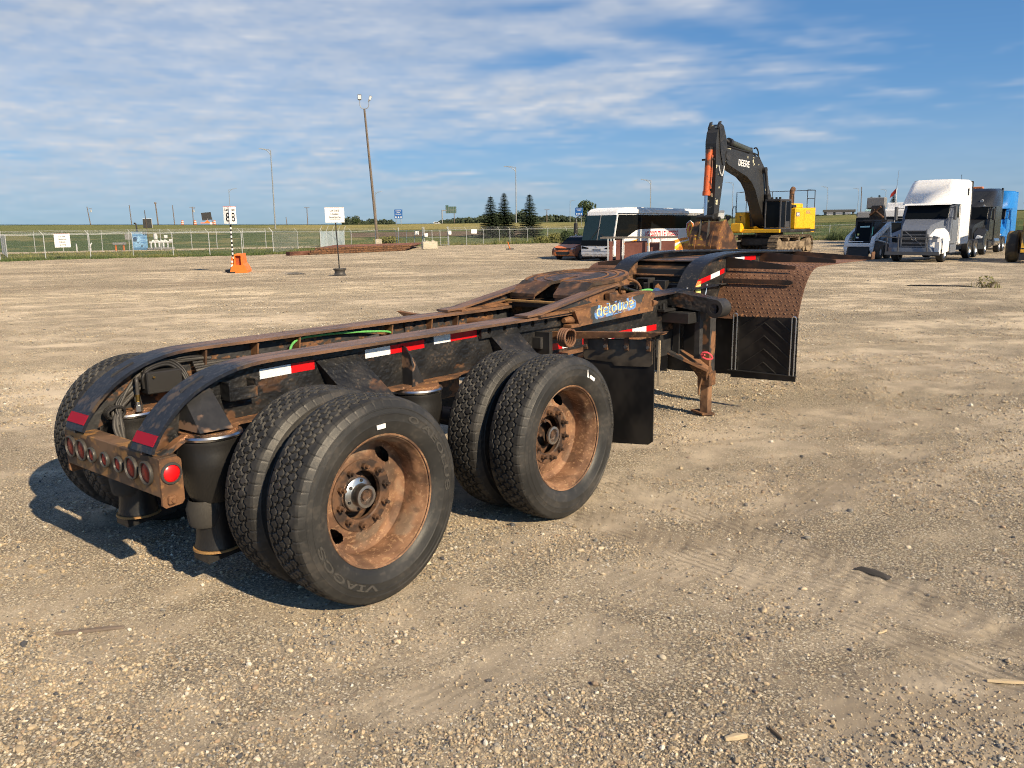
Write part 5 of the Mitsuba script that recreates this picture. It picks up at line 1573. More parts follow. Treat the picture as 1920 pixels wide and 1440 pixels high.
add(CN, 'base', box(0.40, 0.40, 0.05, (cx, cy, cz + 0.03), 0.01), 'dark_trim', 20)

# ---------------------------------------------------------------- left: utility compound and roadside things
BX = thing('utility_cabinet', 'faded blue utility cabinet with scuffed lettering inside the compound', 'cabinet')
PLACE[BX] = place(*gpol(63.4, 112.5), 63.4 - 90)
add(BX, 'body', box(1.72, 1.0, 2.1, (0, 0, 1.12), 0.03), 'faded_blue', 20)
add(BX, 'roof', box(1.8, 1.08, 0.06, (0, 0, 2.20), 0.02), 'faded_blue', 20)
add(BX, 'door', box(0.8, 0.03, 1.8, (-0.42, -0.51, 1.15), 0.01), 'faded_blue', 20)
add(BX, 'door', box(0.8, 0.03, 1.8, (0.42, -0.51, 1.15), 0.01), 'faded_blue', 20)
add(BX, 'side_box', box(0.7, 0.8, 0.7, (-1.25, 0.1, 1.65), 0.02), 'mid_grey', 20)
add(BX, 'lettering', cat([box(0.5, 0.01, 0.05, (-0.4, -0.535, 1.75 - 0.14 * k), 0) for k in range(3)] + [box(0.55, 0.01, 0.05, (0.38, -0.535, 1.78 - 0.2 * k), 0) for k in range(5)]), 'road_blue', False)
VP = thing('vent_pipe', 'thin black bent vent pipe rising beside the blue cabinet', 'pipe')
vx, vy, vz = gpol(63.5, 113.8)
add(VP, 'pipe', tube([(vx, vy, vz), (vx, vy, vz + 1.6), (vx - .03, vy + .03, vz + 3.1), (vx - 0.2, vy + 0.2, vz + 3.25)], 0.09, 8, 12), 'dark_trim', 40)
PM = thing('gas_meter_station', 'pale grey gas meter piping on a low frame right of the blue cabinet', 'pipework')
PLACE[PM] = place(*gpol(62.3, 112.0), 62.3 - 90)
for k, xx in enumerate((-0.9, -0.45, 0.0, 0.5)):
    add(PM, 'pipe', tube([(xx, 0, 0.2), (xx, 0, 0.8 + 0.2 * (k % 2)), (xx + 0.25, 0, 1.15), (xx + 0.45, 0, 0.9), (xx + 0.45, 0, 0.2)], 0.085, 8, 20), 'far_white', 40)
add(PM, 'pipe', rod((-1.1, 0, 0.95), (1.5, 0, 0.95), 0.09, 8), 'far_white', 40)
add(PM, 'meter', lathe([(0.0005, 0.5), (0.2, 0.42), (0.24, 0.1), (0.2, -0.2), (0.0005, -0.25)], 16, 'z', (-0.35, 0, 1.5)), 'far_white', 40)
add(PM, 'meter', box(0.4, 0.3, 0.4, (0.8, 0, 1.6), 0.04), 'far_white', 20)
add(PM, 'frame', box(3.1, 0.9, 0.22, (0.2, 0, 0.2), 0.03), 'mid_grey', 20)
add(PM, 'meter', box(0.45, 0.3, 0.3, (1.35, 0, 1.15), 0.04), 'far_white', 20)
OL = thing('pipe_stand', 'low pipe stand on two orange legs left of the blue cabinet', 'pipework')
PLACE[OL] = place(*gpol(64.55, 111.5), 64.55 - 90)
add(OL, 'legs', rod((-0.42, 0, 0), (-0.42, 0, 0.75), 0.11, 8), 'car_orange', 30)
add(OL, 'legs', rod((0.42, 0, 0), (0.42, 0, 0.75), 0.11, 8), 'car_orange', 30)
add(OL, 'deck', box(1.5, 0.5, 0.28, (0, 0, 0.85), 0.05), 'mid_grey', 20)
for b, d, h_, lb in ((66.9, 110, 0.95, 'short white marker post in the compound, the taller of two'), (66.15, 111, 1.0, 'short white marker post in the compound with a bent tip')):
    K = thing('marker_post', lb, 'post')
    x, y, z = gpol(b, d)
    add(K, 'post', tube([(x, y, z), (x, y, z + h_ * 0.7), (x + (0.2 if b < 66.5 else 0), y, z + h_)], 0.07, 6, 8), 'far_white', 40)

AB = thing('road_sign', 'dark back of a road sign on a reddish post above the compound', 'sign')
x, y, z = gpol(62.85, 140)
n_ = np.array([math.cos(math.radians(62.85)), math.sin(math.radians(62.85)), 0])
r_ = np.array([n_[1], -n_[0], 0])
PLACE[AB] = place(x, y, z, 62.85 - 90)
add(AB, 'board', box(1.22, 0.05, 1.34, (-0.05, 0, 3.35), 0.01), 'dark_trim', 20)
add(AB, 'frame', cat([box(1.3, 0.06, 0.05, (-0.05, 0.01, 4.03), 0.01), box(0.05, 0.06, 1.4, (0.58, 0.01, 3.35), 0.01)]), 'far_white', 20)
add(AB, 'post', rod((-0.05, -0.08, -0.2), (-0.30, -0.08, 5.3), 0.055, 8), 'bark', 30)
for b, d, h_, kind, lb in ((66.0, 430, 9.4, 1, 'leaning wooden utility pole with a transformer, far left'), (63.75, 430, 10.2, 0, 'bare wooden pole directly behind the blue cabinet'), (62.25, 300, 7.4, 2, 'wooden pole with a fitting on top right of the dark sign back'), (61.3, 430, 10.2, 0, 'tall bare wooden pole between the dark sign back and the arrow board'), (60.2, 430, 9.4, 3, 'utility pole with a crossarm and can left of the arrow board'),
                           (59.05, 430, 4.6, 0, 'short bare pole just right of the arrow board trailer'), (54.5, 430, 4.6, 0, 'short bare pole between the lane sign and the loader sign'), (53.2, 430, 9.2, 4, 'crossarm utility pole left of the loader sign'), (43.6, 430, 7.4, 4, 'crossarm utility pole by the green overhead sign'), (37.4, 430, 7.0, 4, 'crossarm utility pole right of the three spruces'), (49.9, 430, 5.0, 0, 'short pole above the hedge left of the light pole'), (17.55, 430, 14, 0, 'thin dark pole over the teal bus')):
    U = thing('utility_pole', lb, 'pole')
    x, y, z = gpol(b, d)
    PLACE[U] = place(x, y, z, b - 90)
    lean = -0.9 if kind == 1 else (-0.35 if kind in (0, 2) else 0)
    add(U, 'pole', rod((0, 0, -0.5), (lean, 0, h_), 0.22, 8, 0.16), 'old_wood', 30)
    if kind in (3, 4):
        add(U, 'crossarm', box(2.6, 0.2, 0.22, (0, 0, h_ - 0.15), 0), 'old_wood', 20)
    if kind in (1, 3):
        add(U, 'transformer', lathe([(0.0005, 0.6), (0.38, 0.55), (0.38, -0.55), (0.0005, -0.6)], 12, 'z', (0.55, 0, h_ - 1.9)), 'galvanised', 30)
        add(U, 'bracket', box(1.3, 0.16, 0.18, (0.4, 0, h_ - 0.9), 0), 'old_wood', 20)
    if kind == 2:
        add(U, 'cap', box(0.75, 0.3, 0.5, (lean, 0, h_), 0.05), 'old_wood', 20)
AT = thing('arrow_board_trailer', 'dark arrow board tilted on a small orange trailer up on the road', 'trailer')
PLACE[AT] = place(*gpol(59.35, 229), 59.35 - 90)
add(AT, 'board', moved(box(2.35, 0.12, 1.9, (0, 0, 0), 0.02), rot([0, 1, 0], -6), (-0.2, 0, 2.2)), 'dark_trim', 20)
add(AT, 'mast', rod((0, 0, 0.5), (0, 0, 1.6), 0.12, 8), 'mid_grey', 30)
add(AT, 'chassis', box(3.0, 0.8, 0.2, (-0.2, 0, 0.55), 0.02), 'orange_plastic', 20)
add(AT, 'mast', hull([(-0.8, -.2, 0.6), (0.6, -.2, 0.6), (-0.1, -.2, 1.3), (-0.8, .2, 0.6), (0.6, .2, 0.6), (-0.1, .2, 1.3)]), 'orange_plastic', 20)
add(AT, 'wheel', lathe([(0.0005, -0.12), (0.30, -0.12), (0.34, -0.08), (0.34, 0.08), (0.30, 0.12), (0.0005, 0.12)], 16, 'y', (0.75, -0.45, 0.34)), 'far_white', 30)
for b, lb in ((60.85, 'orange and white traffic barrel, leftmost on the road'), (60.1, 'orange and white traffic barrel by the pole left of the arrow board'), (58.95, 'orange and white traffic barrel right of the arrow board')):
    K = thing('traffic_barrel', lb, 'barrel')
    x, y, z = gpol(b, 226)
    for k in range(5):
        add(K, 'band', rod((x, y, z + 0.15 + 0.2 * k), (x, y, z + 0.35 + 0.2 * k), 0.36 - 0.025 * k, 12, 0.35 - 0.025 * k), 'orange_plastic' if k % 2 == 0 else 'far_white', 40)

# ---------------------------------------------------------------- lamps and road signs
YL = thing('yard_light_pole', 'tall weathered wooden light pole with two floodlights on a concrete foot', 'light pole')
x, y, z = gpol(48.72, 118)
PLACE[YL] = place(x, y, z, 48.72 - 90)
add(YL, 'pole', rod((0, 0, 0), (-1.05, 0, 17.9), 0.20, 12, 0.13), 'old_wood', 40)
add(YL, 'foot', box(0.85, 0.85, 0.95, (0.12, 0, 0.35), 0.04), 'concrete', 20)
add(YL, 'yoke', tube([(-1.62, 0, 19.1), (-1.60, 0, 18.35), (-1.35, 0, 18.0), (-1.05, 0, 17.95), (-0.72, 0, 18.0), (-0.46, 0, 18.35), (-0.42, 0, 19.0)], 0.05, 8, 24), 'lamp_pole', 40)
add(YL, 'floodlight', hull([(-1.88, -.12, 19.05), (-1.38, -.12, 19.05), (-1.86, -.2, 19.75), (-1.36, -.2, 19.75), (-1.80, .12, 19.05), (-1.45, .12, 19.05), (-1.80, .1, 19.7), (-1.45, .1, 19.7)]), 'mid_grey', 20)
add(YL, 'floodlight', hull([(-0.55, -.12, 18.85), (-0.22, -.12, 19.0), (-0.30, -.12, 19.65), (0.05, -.12, 19.5), (-0.55, .12, 18.85), (-0.22, .12, 19.0), (-0.30, .12, 19.65), (0.05, .12, 19.5)]), 'mid_grey', 20)
add(YL, 'lamp_glass', box(0.40, 0.02, 0.5, (-1.62, -0.19, 19.4), 0.005), 'far_white', 20)
add(YL, 'lamp_glass', moved(box(0.26, 0.02, 0.45, (0, 0, 0), 0.005), rot([0, 1, 0], 25), (-0.22, -0.135, 19.32)), 'far_white', 20)


def street_lamp(label, b, d, h_, side, arm, r=0.15):
    S = thing('street_lamp', label, 'street lamp', 'lamps along the highway')
    PLACE[S] = place(*gpol(b, d), b - 90)
    add(S, 'pole', rod((0, 0, -0.4), (0, 0, h_), r, 8, r * 0.6), 'lamp_pole', 40)
    add(S, 'arm', tube([(0, 0, h_ - 1.1), (side * arm * 0.25, 0, h_ - 0.35), (side * arm * 0.6, 0, h_ + 0.05), (side * arm, 0, h_ + 0.25)], r * 0.5, 6, 12), 'lamp_pole', 40)
    add(S, 'arm', tube([(0, 0, h_), (side * arm * 0.3, 0, h_ + 0.12), (side * arm, 0, h_ + 0.28)], r * 0.45, 6, 8), 'lamp_pole', 40)
    add(S, 'lamp_head', hull([(side * arm, -0.12, h_ + 0.2), (side * arm, 0.12, h_ + 0.2), (side * (arm + 0.7), -0.12, h_ + 0.22), (side * (arm + 0.7), 0.12, h_ + 0.22), (side * (arm + 0.1), 0, h_ + 0.38), (side * (arm + 0.6), 0, h_ + 0.36)]), 'lamp_pole', 20)


street_lamp('tall street lamp left of the wooden yard light pole, arm to the left', 55.25, 190, 16.4, -1, 1.7)
street_lamp('tall street lamp between the spruces, arm to the left', 39.45, 215, 13.6, -1, 2.3)
street_lamp('street lamp standing above the coach roof, arm to the left', 30.55, 232, 10.6, -1, 2.0)
for b, d, h_, sd, lb in ((57.95, 330, 13.2, 1, 'slim far street lamp above the lane sign, arm to the right'), (48.75, 360, 13.5, 1, 'slim far street lamp half hidden by the wooden light pole'), (35.85, 480, 12.5, 1, 'small far street lamp left of the blue road sign by the coach'), (25.3, 330, 13.5, -1, 'street lamp between the boom and the stick of the excavator'), (19.55, 420, 14.0, -1, 'far street lamp right of the excavator'), (17.75, 480, 15.0, -1, 'far street lamp above the teal bus'), (16.2, 520, 15.2, -1, 'far street lamp left of the white truck'), (27.2, 560, 9.0, 1, 'tiny far street lamp behind the excavator bucket')):
    street_lamp(lb, b, d, h_, sd, 2.2, 0.13)


def road_sign(label, b, d, w, h, zb, col, rows, nposts=2):
    S = thing('road_sign', label, 'road sign')
    PLACE[S] = place(*gpol(b, d), b - 90)
    add(S, 'board', box(w, 0.06, h, (0, 0, zb + h / 2), 0.02), col, 20)
    for k in range(nposts):
        xx = (-0.3 + 0.6 * k) * w if nposts > 1 else 0
        add(S, 'post', rod((xx, 0.08, -0.3), (xx, 0.08, zb + h * 0.9), 0.07, 6), 'lamp_pole', 30)
    m = []
    for zz, ww, hh in rows:
        m.append(box(ww * w, 0.02, hh * h, (0, -0.035, zb + zz * h), 0))
    if m:
        add(S, 'printing', cat(m), 'far_white', False)


road_sign('blue road sign on two posts right of the wooden light pole', 47.3, 205, 1.9, 2.1, 1.65, 'road_blue', [(0.84, 0.7, 0.05), (0.66, 0.4, 0.05), (0.48, 0.7, 0.05)])
S_ = [k for k in labels if k.startswith('road_sign') and '__' not in k][-1]
add(S_, 'printing', cat([box(0.3, 0.02, 0.35, (-0.6 + 0.6 * k, -0.035, 1.95), 0) for k in range(3)]), 'far_white', False)
road_sign('blue road sign on two posts left of the coach', 35.25, 190, 1.75, 1.65, 2.3, 'road_blue', [(0.84, 0.7, 0.05), (0.62, 0.45, 0.05)])
S_ = [k for k in labels if k.startswith('road_sign') and '__' not in k][-1]
add(S_, 'printing', cat([box(0.25, 0.02, 0.3, (-0.5 + 0.5 * k, -0.035, 2.65), 0) for k in range(3)]), 'far_white', False)
OS = thing('overhead_sign', 'dark green overhead road sign on a mast arm beyond the fence', 'road sign')
PLACE[OS] = place(*gpol(44.4, 300), 44.4 - 90)
add(OS, 'mast', rod((0, 0, -0.5), (0, 0, 5.0), 0.20, 8), 'lamp_pole', 30)
add(OS, 'arm', rod((0, 0, 4.75), (1.7, 0, 4.75), 0.14, 8), 'lamp_pole', 30)
add(OS, 'board', box(3.7, 0.12, 2.3, (3.1, 0, 4.95), 0.03), 'road_green', 20)
add(OS, 'board', box(1.0, 0.12, 0.5, (1.75, 0, 6.3), 0.03), 'road_green', 20)
add(OS, 'stiffener', cat([box(0.12, 0.03, 2.2, (1.5 + 0.65 * k, -0.08, 4.95), 0) for k in range(6)] + [box(3.6, 0.03, 0.1, (3.1, -0.08, 4.9), 0)]), 'mid_grey', False)

# ---------------------------------------------------------------- steel mats, concrete block, marker, rack
PT = [(40.3, 52.7), (53.0, 54.8), (66.7, 68.0), (52.5, 66.5)]
cx_, cy_ = np.mean([p[0] for p in PT]), np.mean([p[1] for p in PT])
g_ = np.random.default_rng(8)
ST = [0.02, 0.20, 0.38]
for k, (z_, sc, lb) in enumerate(((0.04, 1.0, 'rusty steel mat lying lowest in the stack by the fence'), (0.22, 1.02, 'rusty steel mat in the middle of the stack by the fence'), (0.40, 1.0, 'rusty steel mat on top of the stack by the fence'))):
    q = [(cx_ + (px - cx_) * sc + 0.5 * k - 0.3, cy_ + (py - cy_) * sc * (1 - 0.03 * k)) for px, py in PT]
    gz = [float(land(px, py)) for px, py in q]
    S = thing('steel_mat', lb, 'steel plate', None)
    lo = [(a, b, c + z_) for (a, b), c in zip(q, gz)]
    add(S, 'sheet', hull(lo + [(a, b, c + 0.115) for a, b, c in lo]), 'rust_sheet', 20)
    a, b = np.array(lo[0]), np.array(lo[1])
    add(S, 'edge_beam', hull([a + [-0.02, -0.05, -0.01], b + [0.02, -0.05, -0.01], a + [-0.02, -0.05, 0.145], b + [0.02, -0.05, 0.145], a + [0, 0.06, -0.01], b + [0, 0.06, -0.01], a + [0, 0.06, 0.145], b + [0, 0.06, 0.145]]), 'rust', 20)
SK = thing('timber_skid', 'dark timber skid under the left end of the steel mats', 'timber')
a_ = np.array([37.9, 52.4, float(land(37.9, 52.4))])
add(SK, 'beam', hull([a_ + np.array(v) for v in ((0, 0, 0), (3.6, 1.2, 0), (0, 0.5, 0), (3.4, 1.7, 0), (0, 0, 0.3), (3.6, 1.2, 0.3), (0, 0.5, 0.3), (3.4, 1.7, 0.3))]), 'rust_sheet', 20)

CB = thing('concrete_block', 'pale cream concrete block in front of the yard gate', 'block')
PLACE[CB] = place(*gpol(45.3, 85), 45.3 - 90 + 12)
add(CB, 'body', box(1.5, 0.75, 0.74, (0, 0, 0.40), 0.05), 'concrete', 20)
add(CB, 'lifting_stub', box(0.32, 0.35, 0.10, (-0.28, 0, 0.815), 0.03), 'concrete', 20)
add(CB, 'lifting_stub', box(0.32, 0.35, 0.10, (0.34, 0, 0.815), 0.03), 'concrete', 20)
DM = thing('delineator', 'leaning orange delineator post on a black base in front of the fence', 'delineator')
x, y, z = gpol(39.9, 80)
add(DM, 'post', rod((x, y, z + 0.05), (x - 0.16, y + 0.14, z + 0.72), 0.05, 10, 0.04), 'orange_plastic', 40)
add(DM, 'base', box(0.75, 0.4, 0.09, (x, y, z + 0.05), 0.02), 'dark_trim', 20)

RK = thing('steel_rack', 'rack of reddish steel sheets on galvanised angle legs just beyond the trailer', 'rack')
RA, RB = np.array([24.1, 13.3]), np.array([25.4, 10.9])
u_ = (RB - RA) / np.linalg.norm(RB - RA)
w_ = np.array([u_[1], -u_[0]])
if w_[0] < 0:
    w_ = -w_
zr = float(land(*RA))


def rk(s, t, z):
    return (RA[0] + u_[0] * s + w_[0] * t, RA[1] + u_[1] * s + w_[1] * t, zr + z)


def rbox(s0, s1, t0, t1, z0, z1):
    return hull([rk(a, b, c) for a in (s0, s1) for b in (t0, t1) for c in (z0, z1)])


plain('rack_rail', (0.14, 0.125, 0.11), 0.6)
surf('red_sheet', lambda p, n, uv: mix((0.13, 0.045, 0.035), (0.24, 0.10, 0.075), fbm(p.x * 3, p.y * 3, p.z * 3, 4)), 0.6)
add(RK, 'top_rail', rbox(-0.25, 2.58, -0.03, 0.05, 1.40, 1.46), 'rack_rail', 20)
add(RK, 'top_rail', rbox(-0.25, 2.58, 0.9, 0.98, 1.40, 1.46), 'rack_rail', 20)
for s in (0.02, 0.58, 1.52, 1.95):
    add(RK, 'leg', cat([rbox(s, s + 0.055, -0.05, -0.035, 0, 1.40), rbox(s, s + 0.01, -0.035, 0.03, 0, 1.40)]), 'galvanised', 20)
for s in (0.05, 1.6):
    add(RK, 'leg', rbox(s, s + 0.05, 0.92, 0.97, 0, 1.40), 'galvanised', 20)
for s0, s1, t, z1 in ((0.09, 0.22, 0.0, 1.30), (0.34, 0.56, 0.02, 1.36), (0.64, 1.48, 0.12, 1.30), (2.0, 2.5, 0.06, 1.30), (1.58, 1.95, 0.3, 1.25)):
    add(RK, 'sheet', rbox(s0, s1, t, t + 0.015, 0.10, z1), 'red_sheet', 20)
add(RK, 'shelf', rbox(-0.1, 2.5, 0, 0.95, 0.12, 0.16), 'rack_rail', 20)


# ---------------------------------------------------------------- road vehicles
def rounded(poly, r):
    return Polygon(poly).buffer(-r).buffer(2 * r, join_style='round').buffer(-r) if r else Polygon(poly)


def body_xz(prof, w, ch=0.06, n=1):
    """side profile swept across the width with tucked-in sides: three slabs"""
    P_ = Polygon(prof)
    a = pxz(P_, -w / 2 + ch, w / 2 - ch)
    q = P_.buffer(-ch * 0.8)
    return cat([a, pxz(q, -w / 2, -w / 2 + ch), pxz(q, w / 2 - ch, w / 2)])


def road_wheel(V, x, y, r, w, rim='alloy', dark='dark_trim'):
    W = number(f'{V}__wheel')
    s = 1 if y > 0 else -1
    add(W, 'tyre', lathe([(r * 0.62, -w / 2), (r * 0.95, -w / 2), (r, -w / 2 + 0.04), (r, w / 2 - 0.04), (r * 0.95, w / 2), (r * 0.62, w / 2)], 28, 'y', (x, y, r)), dark, 30)
    add(W, 'rim', cat([lathe([(r * 0.63, -w * 0.44), (r * 0.5, -w * 0.25), (r * 0.25, -w * 0.3), (0.0005, -w * 0.42)], 20, 'y', (x, y, r)), lathe([(r * 0.63, w * 0.44), (r * 0.5, w * 0.25), (r * 0.25, w * 0.3), (0.0005, w * 0.42)], 20, 'y', (x, y, r))]), rim, 30)


def coach():
    V = thing('coach', 'white touring coach with dark windows, flame stripes and red team lettering on its side', 'bus')
    x, y, z = gpol(34.0, 55.6)
    PLACE[V] = place(x, y, z, 179.5)
    L = 12.2
    y0, y1 = -1.28, 1.28                    # left side is +y
    # front end lies at x=0, body runs to -L
    lower = [(0.02, 0.32), (0.10, 0.45), (0.12, 0.95), (0.05, 1.35), (-L, 1.35), (-L, 0.40), (-8.9, 0.40), (-8.9, 0.40), (-2.6, 0.32)]
    add(V, 'lower_body', body_xz(lower, 2.56, 0.07), 'white_paint', 20)
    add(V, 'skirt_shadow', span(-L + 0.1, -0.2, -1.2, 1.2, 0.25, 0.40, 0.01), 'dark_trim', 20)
    add(V, 'window_band', body_xz([(0.02, 1.352), (-0.05, 1.6), (-0.42, 2.95), (-L, 2.95), (-L, 1.352)], 2.53, 0.05), 'glass_dark', 20)
    roof = [(-0.42, 2.952), (-0.52, 3.18), (-0.80, 3.34), (-1.6, 3.44), (-3.2, 3.45), (-L, 3.38), (-L, 2.952)]
    add(V, 'roof', body_xz(roof, 2.56, 0.16), 'white_paint', 25)
    add(V, 'roof_hatch', span(-5.0, -4.2, -0.4, 0.4, 3.44, 3.50, 0.03), 'white_paint', 20)
    add(V, 'roof_hatch', span(-9.0, -8.2, -0.4, 0.4, 3.40, 3.47, 0.03), 'white_paint', 20)
    # windscreen: two panes and a mullion, slightly proud and raked
    for s0, s1 in ((-1.22, -0.02), (0.02, 1.22)):
        add(V, 'windscreen', hull([(0.085, s0, 1.02), (0.085, s1, 1.02), (0.055, s0, 1.38), (0.055, s1, 1.38), (-0.36, s0 * 0.98, 2.93), (-0.36, s1 * 0.98, 2.93), (-0.06, s0, 1.38), (-0.06, s1, 1.38), (-0.45, s0 * .98, 2.93), (-0.45, s1 * .98, 2.93), (0.0, s0, 1.02), (0.0, s1, 1.02)]) if False else hull([(0.06, s0, 1.36), (0.06, s1, 1.36), (-0.37, s0 * 0.98, 2.94), (-0.37, s1 * 0.98, 2.94), (-0.06, s0, 1.36), (-0.06, s1, 1.36), (-0.45, s0 * .98, 2.94), (-0.45, s1 * .98, 2.94)]), 'windscreen_green', 20)
    add(V, 'dash_panel', hull([(0.135, -1.24, 1.00), (0.135, 1.24, 1.00), (0.07, -1.24, 1.36), (0.07, 1.24, 1.36), (0.0, -1.24, 1.0), (0.0, 1.24, 1.0), (0.0, -1.24, 1.36), (0.0, 1.24, 1.36)]), 'glass_dark', 20)
    add(V, 'mullion', hull([(0.09, -0.025, 1.36), (0.09, 0.025, 1.36), (-0.345, -0.025, 2.95), (-0.345, 0.025, 2.95), (0.0, -0.025, 1.36), (-0.42, 0.025, 2.95)]), 'mid_grey', 20)
    add(V, 'pillar', hull([(0.06, 1.215, 1.36), (0.06, 1.275, 1.36), (-0.37, 1.20, 2.95), (-0.37, 1.262, 2.95), (-0.05, 1.277, 1.36), (-0.48, 1.265, 2.95)]), 'far_white', 20)
    add(V, 'wiper', rod((0.10, -0.45, 1.45), (-0.16, 0.05, 2.20), 0.02, 6), 'dark_trim', 30)
    add(V, 'wiper', rod((0.10, 0.75, 1.45), (0.0, 0.25, 1.75), 0.02, 6), 'dark_trim', 30)
    add(V, 'destination_sign', hull([(-0.475, -0.42, 2.99), (-0.475, 0.42, 2.99), (-0.535, -0.38, 3.13), (-0.535, 0.38, 3.13), (-0.60, -0.42, 2.99), (-0.60, 0.42, 2.99)]), 'car_shade_brown', 20)
    for s in (-1, 1):
        add(V, 'headlight', hull([(0.125, s * 0.60, 0.86), (0.125, s * 1.18, 0.98), (0.125, s * 1.20, 0.80), (0.125, s * 0.70, 0.80), (0.06, s * 0.70, 0.82), (0.06, s * 1.2, 0.9)]), 'glass_dark', 20)
    add(V, 'number_plate_frame', cat([span(0.12, 0.135, -0.30, 0.30, 0.68, 0.70, 0.003), span(0.12, 0.135, -0.30, 0.30, 0.78, 0.80, 0.003), span(0.12, 0.135, -0.30, -0.28, 0.70, 0.78, 0.003), span(0.12, 0.135, 0.28, 0.30, 0.70, 0.78, 0.003)]), 'dark_trim', 20)
    add(V, 'front_badge', cat([tube([(0.125, 0.07 * math.cos(t), 0.95 + 0.05 * math.sin(t)) for t in np.linspace(0, 2 * np.pi, 13)], 0.01, 6, 0), span(0.12, 0.13, -0.008, 0.008, 0.91, 0.99, 0.002)]), 'alloy', 30)
    add(V, 'bumper_seam', span(0.098, 0.126, -1.22, 1.22, 0.655, 0.675, 0.003), 'mid_grey', 20)
    add(V, 'bumper_scuff', cat([span(0.09, 0.118, a, a + 0.3, 0.46, 0.49, 0.002) for a in (-0.9, -0.3, 0.15, 0.75)]), 'mid_grey', 20)
    # mirrors
    add(V, 'mirror', cat([tube([(-0.3, -1.26, 2.9), (0.15, -1.45, 2.9), (0.25, -1.62, 2.6), (0.2, -1.62, 2.4)], 0.03, 6, 12), hull([(0.12, -1.75, 1.75), (0.12, -1.50, 1.75), (0.12, -1.72, 2.5), (0.12, -1.52, 2.5), (0.30, -1.72, 1.8), (0.30, -1.55, 1.8), (0.28, -1.70, 2.45), (0.28, -1.56, 2.45)])]), 'dark_trim', 20)
    # side: white belt that rises behind the driver's window, with panes above it
    ys = 1.283
    belt = [(-0.9, 1.30), (-1.7, 1.62), (-2.6, 1.95), (-3.1, 2.03), (-L, 2.05), (-L, 1.30)]
    add(V, 'side_belt', pxz(belt, ys - 0.02, ys), 'white_paint', 20)
    for k in range(6):
        xa, xb = -2.9 - 1.52 * k, -2.9 - 1.52 * (k + 1) + 0.03
        add(V, 'side_window', pxz(sbox(xb, 2.10, xa, 2.86), 1.262, 1.272), 'glass_dark', 20)
    add(V, 'driver_window', pxz([(-0.55, 1.75), (-1.6, 1.9), (-2.2, 2.1), (-2.2, 2.86), (-0.75, 2.86)], 1.262, 1.272), 'glass_dark', 20)
    # stripes
    add(V, 'flame_stripe', pxz([(-0.75, 1.10), (-1.7, 1.22), (-3.0, 1.42), (-2.6, 1.22), (-2.0, 1.0)], ys, ys + 0.004), 'flame_orange', False)
    add(V, 'flame_stripe', pxz([(-1.2, 1.02), (-3.0, 1.12), (-5.6, 1.05), (-4.6, 0.90), (-2.5, 0.92)], ys, ys + 0.006), 'flame_yellow', False)
    add(V, 'flame_stripe', pxz([(-6.2, 0.85), (-7.4, 1.16), (-8.6, 1.33), (-11.9, 1.52), (-11.9, 1.40), (-8.8, 1.16), (-7.6, 0.95), (-6.8, 0.72)], ys, ys + 0.004), 'flame_orange', False)
    add(V, 'flame_stripe', pxz([(-7.3, 0.62), (-8.6, 1.02), (-11.9, 1.36), (-11.9, 1.10), (-9.2, 0.88), (-8.2, 0.55)], ys, ys + 0.005), 'flame_yellow', False)
    add(V, 'flame_stripe', pxz([(-7.8, 0.48), (-8.8, 0.92), (-11.9, 1.14), (-11.9, 0.6), (-9.9, 0.5)], ys, ys + 0.006), 'flame_orange', False)
    add(V, 'side_lettering', text_on('VEGREVILLE VIPERS', 0.50, 0.004, (-3.7, ys + 0.002, 1.36), (-1, 0, 0), (0, 0, 1), True, 4.5), 'ink_red', False)
    for k in range(6):
        add(V, 'grille_slat', pxz(sbox(-9.1, 0.50 + 0.085 * k, -8.35, 0.535 + 0.085 * k), ys + 0.006, ys + 0.014), 'dark_trim', False)
    # shield emblem with a coiling flame inside
    ex, ez = -9.9, 1.92
    sh = [(0, 0.62), (0.42, 0.42), (0.50, 0.0), (0.34, -0.45), (0.12, -0.62), (-0.12, -0.62), (-0.34, -0.45), (-0.50, 0.0), (-0.42, 0.42)]
    add(V, 'emblem', pxz([(ex + a * 1.2, ez + b * 1.12) for a, b in sh], ys + 0.004, ys + 0.010), 'sign_white', False)
    add(V, 'emblem', pxz([(ex + a * 1.10, ez + b * 1.02) for a, b in sh], ys + 0.010, ys + 0.014), 'emblem_red', False)
    add(V, 'emblem', pxz(LineString([(ex + 0.30, ez - 0.45), (ex + 0.32, ez + 0.1), (ex + 0.1, ez + 0.40), (ex - 0.22, ez + 0.32), (ex - 0.30, ez - 0.02), (ex - 0.05, ez - 0.18), (ex + 0.02, ez - 0.5)]).buffer(0.085), ys + 0.014, ys + 0.018), 'flame_yellow', False)
    add(V, 'emblem', pxz(LineString([(ex + 0.22, ez + 0.42), (ex - 0.1, ez + 0.52), (ex - 0.36, ez + 0.3), (ex - 0.40, ez - 0.2)]).buffer(0.06), ys + 0.014, ys + 0.019), 'flame_orange', False)
    for xx, yy in ((-2.2, 1.1), (-2.2, -1.1), (-8.0, 1.1), (-8.0, -1.1), (-9.4, 1.1)):
        road_wheel(V, xx, yy, 0.5, 0.3)


plain('windscreen_green', (0.012, 0.030, 0.028), 0.10, spec=0.7)
coach()


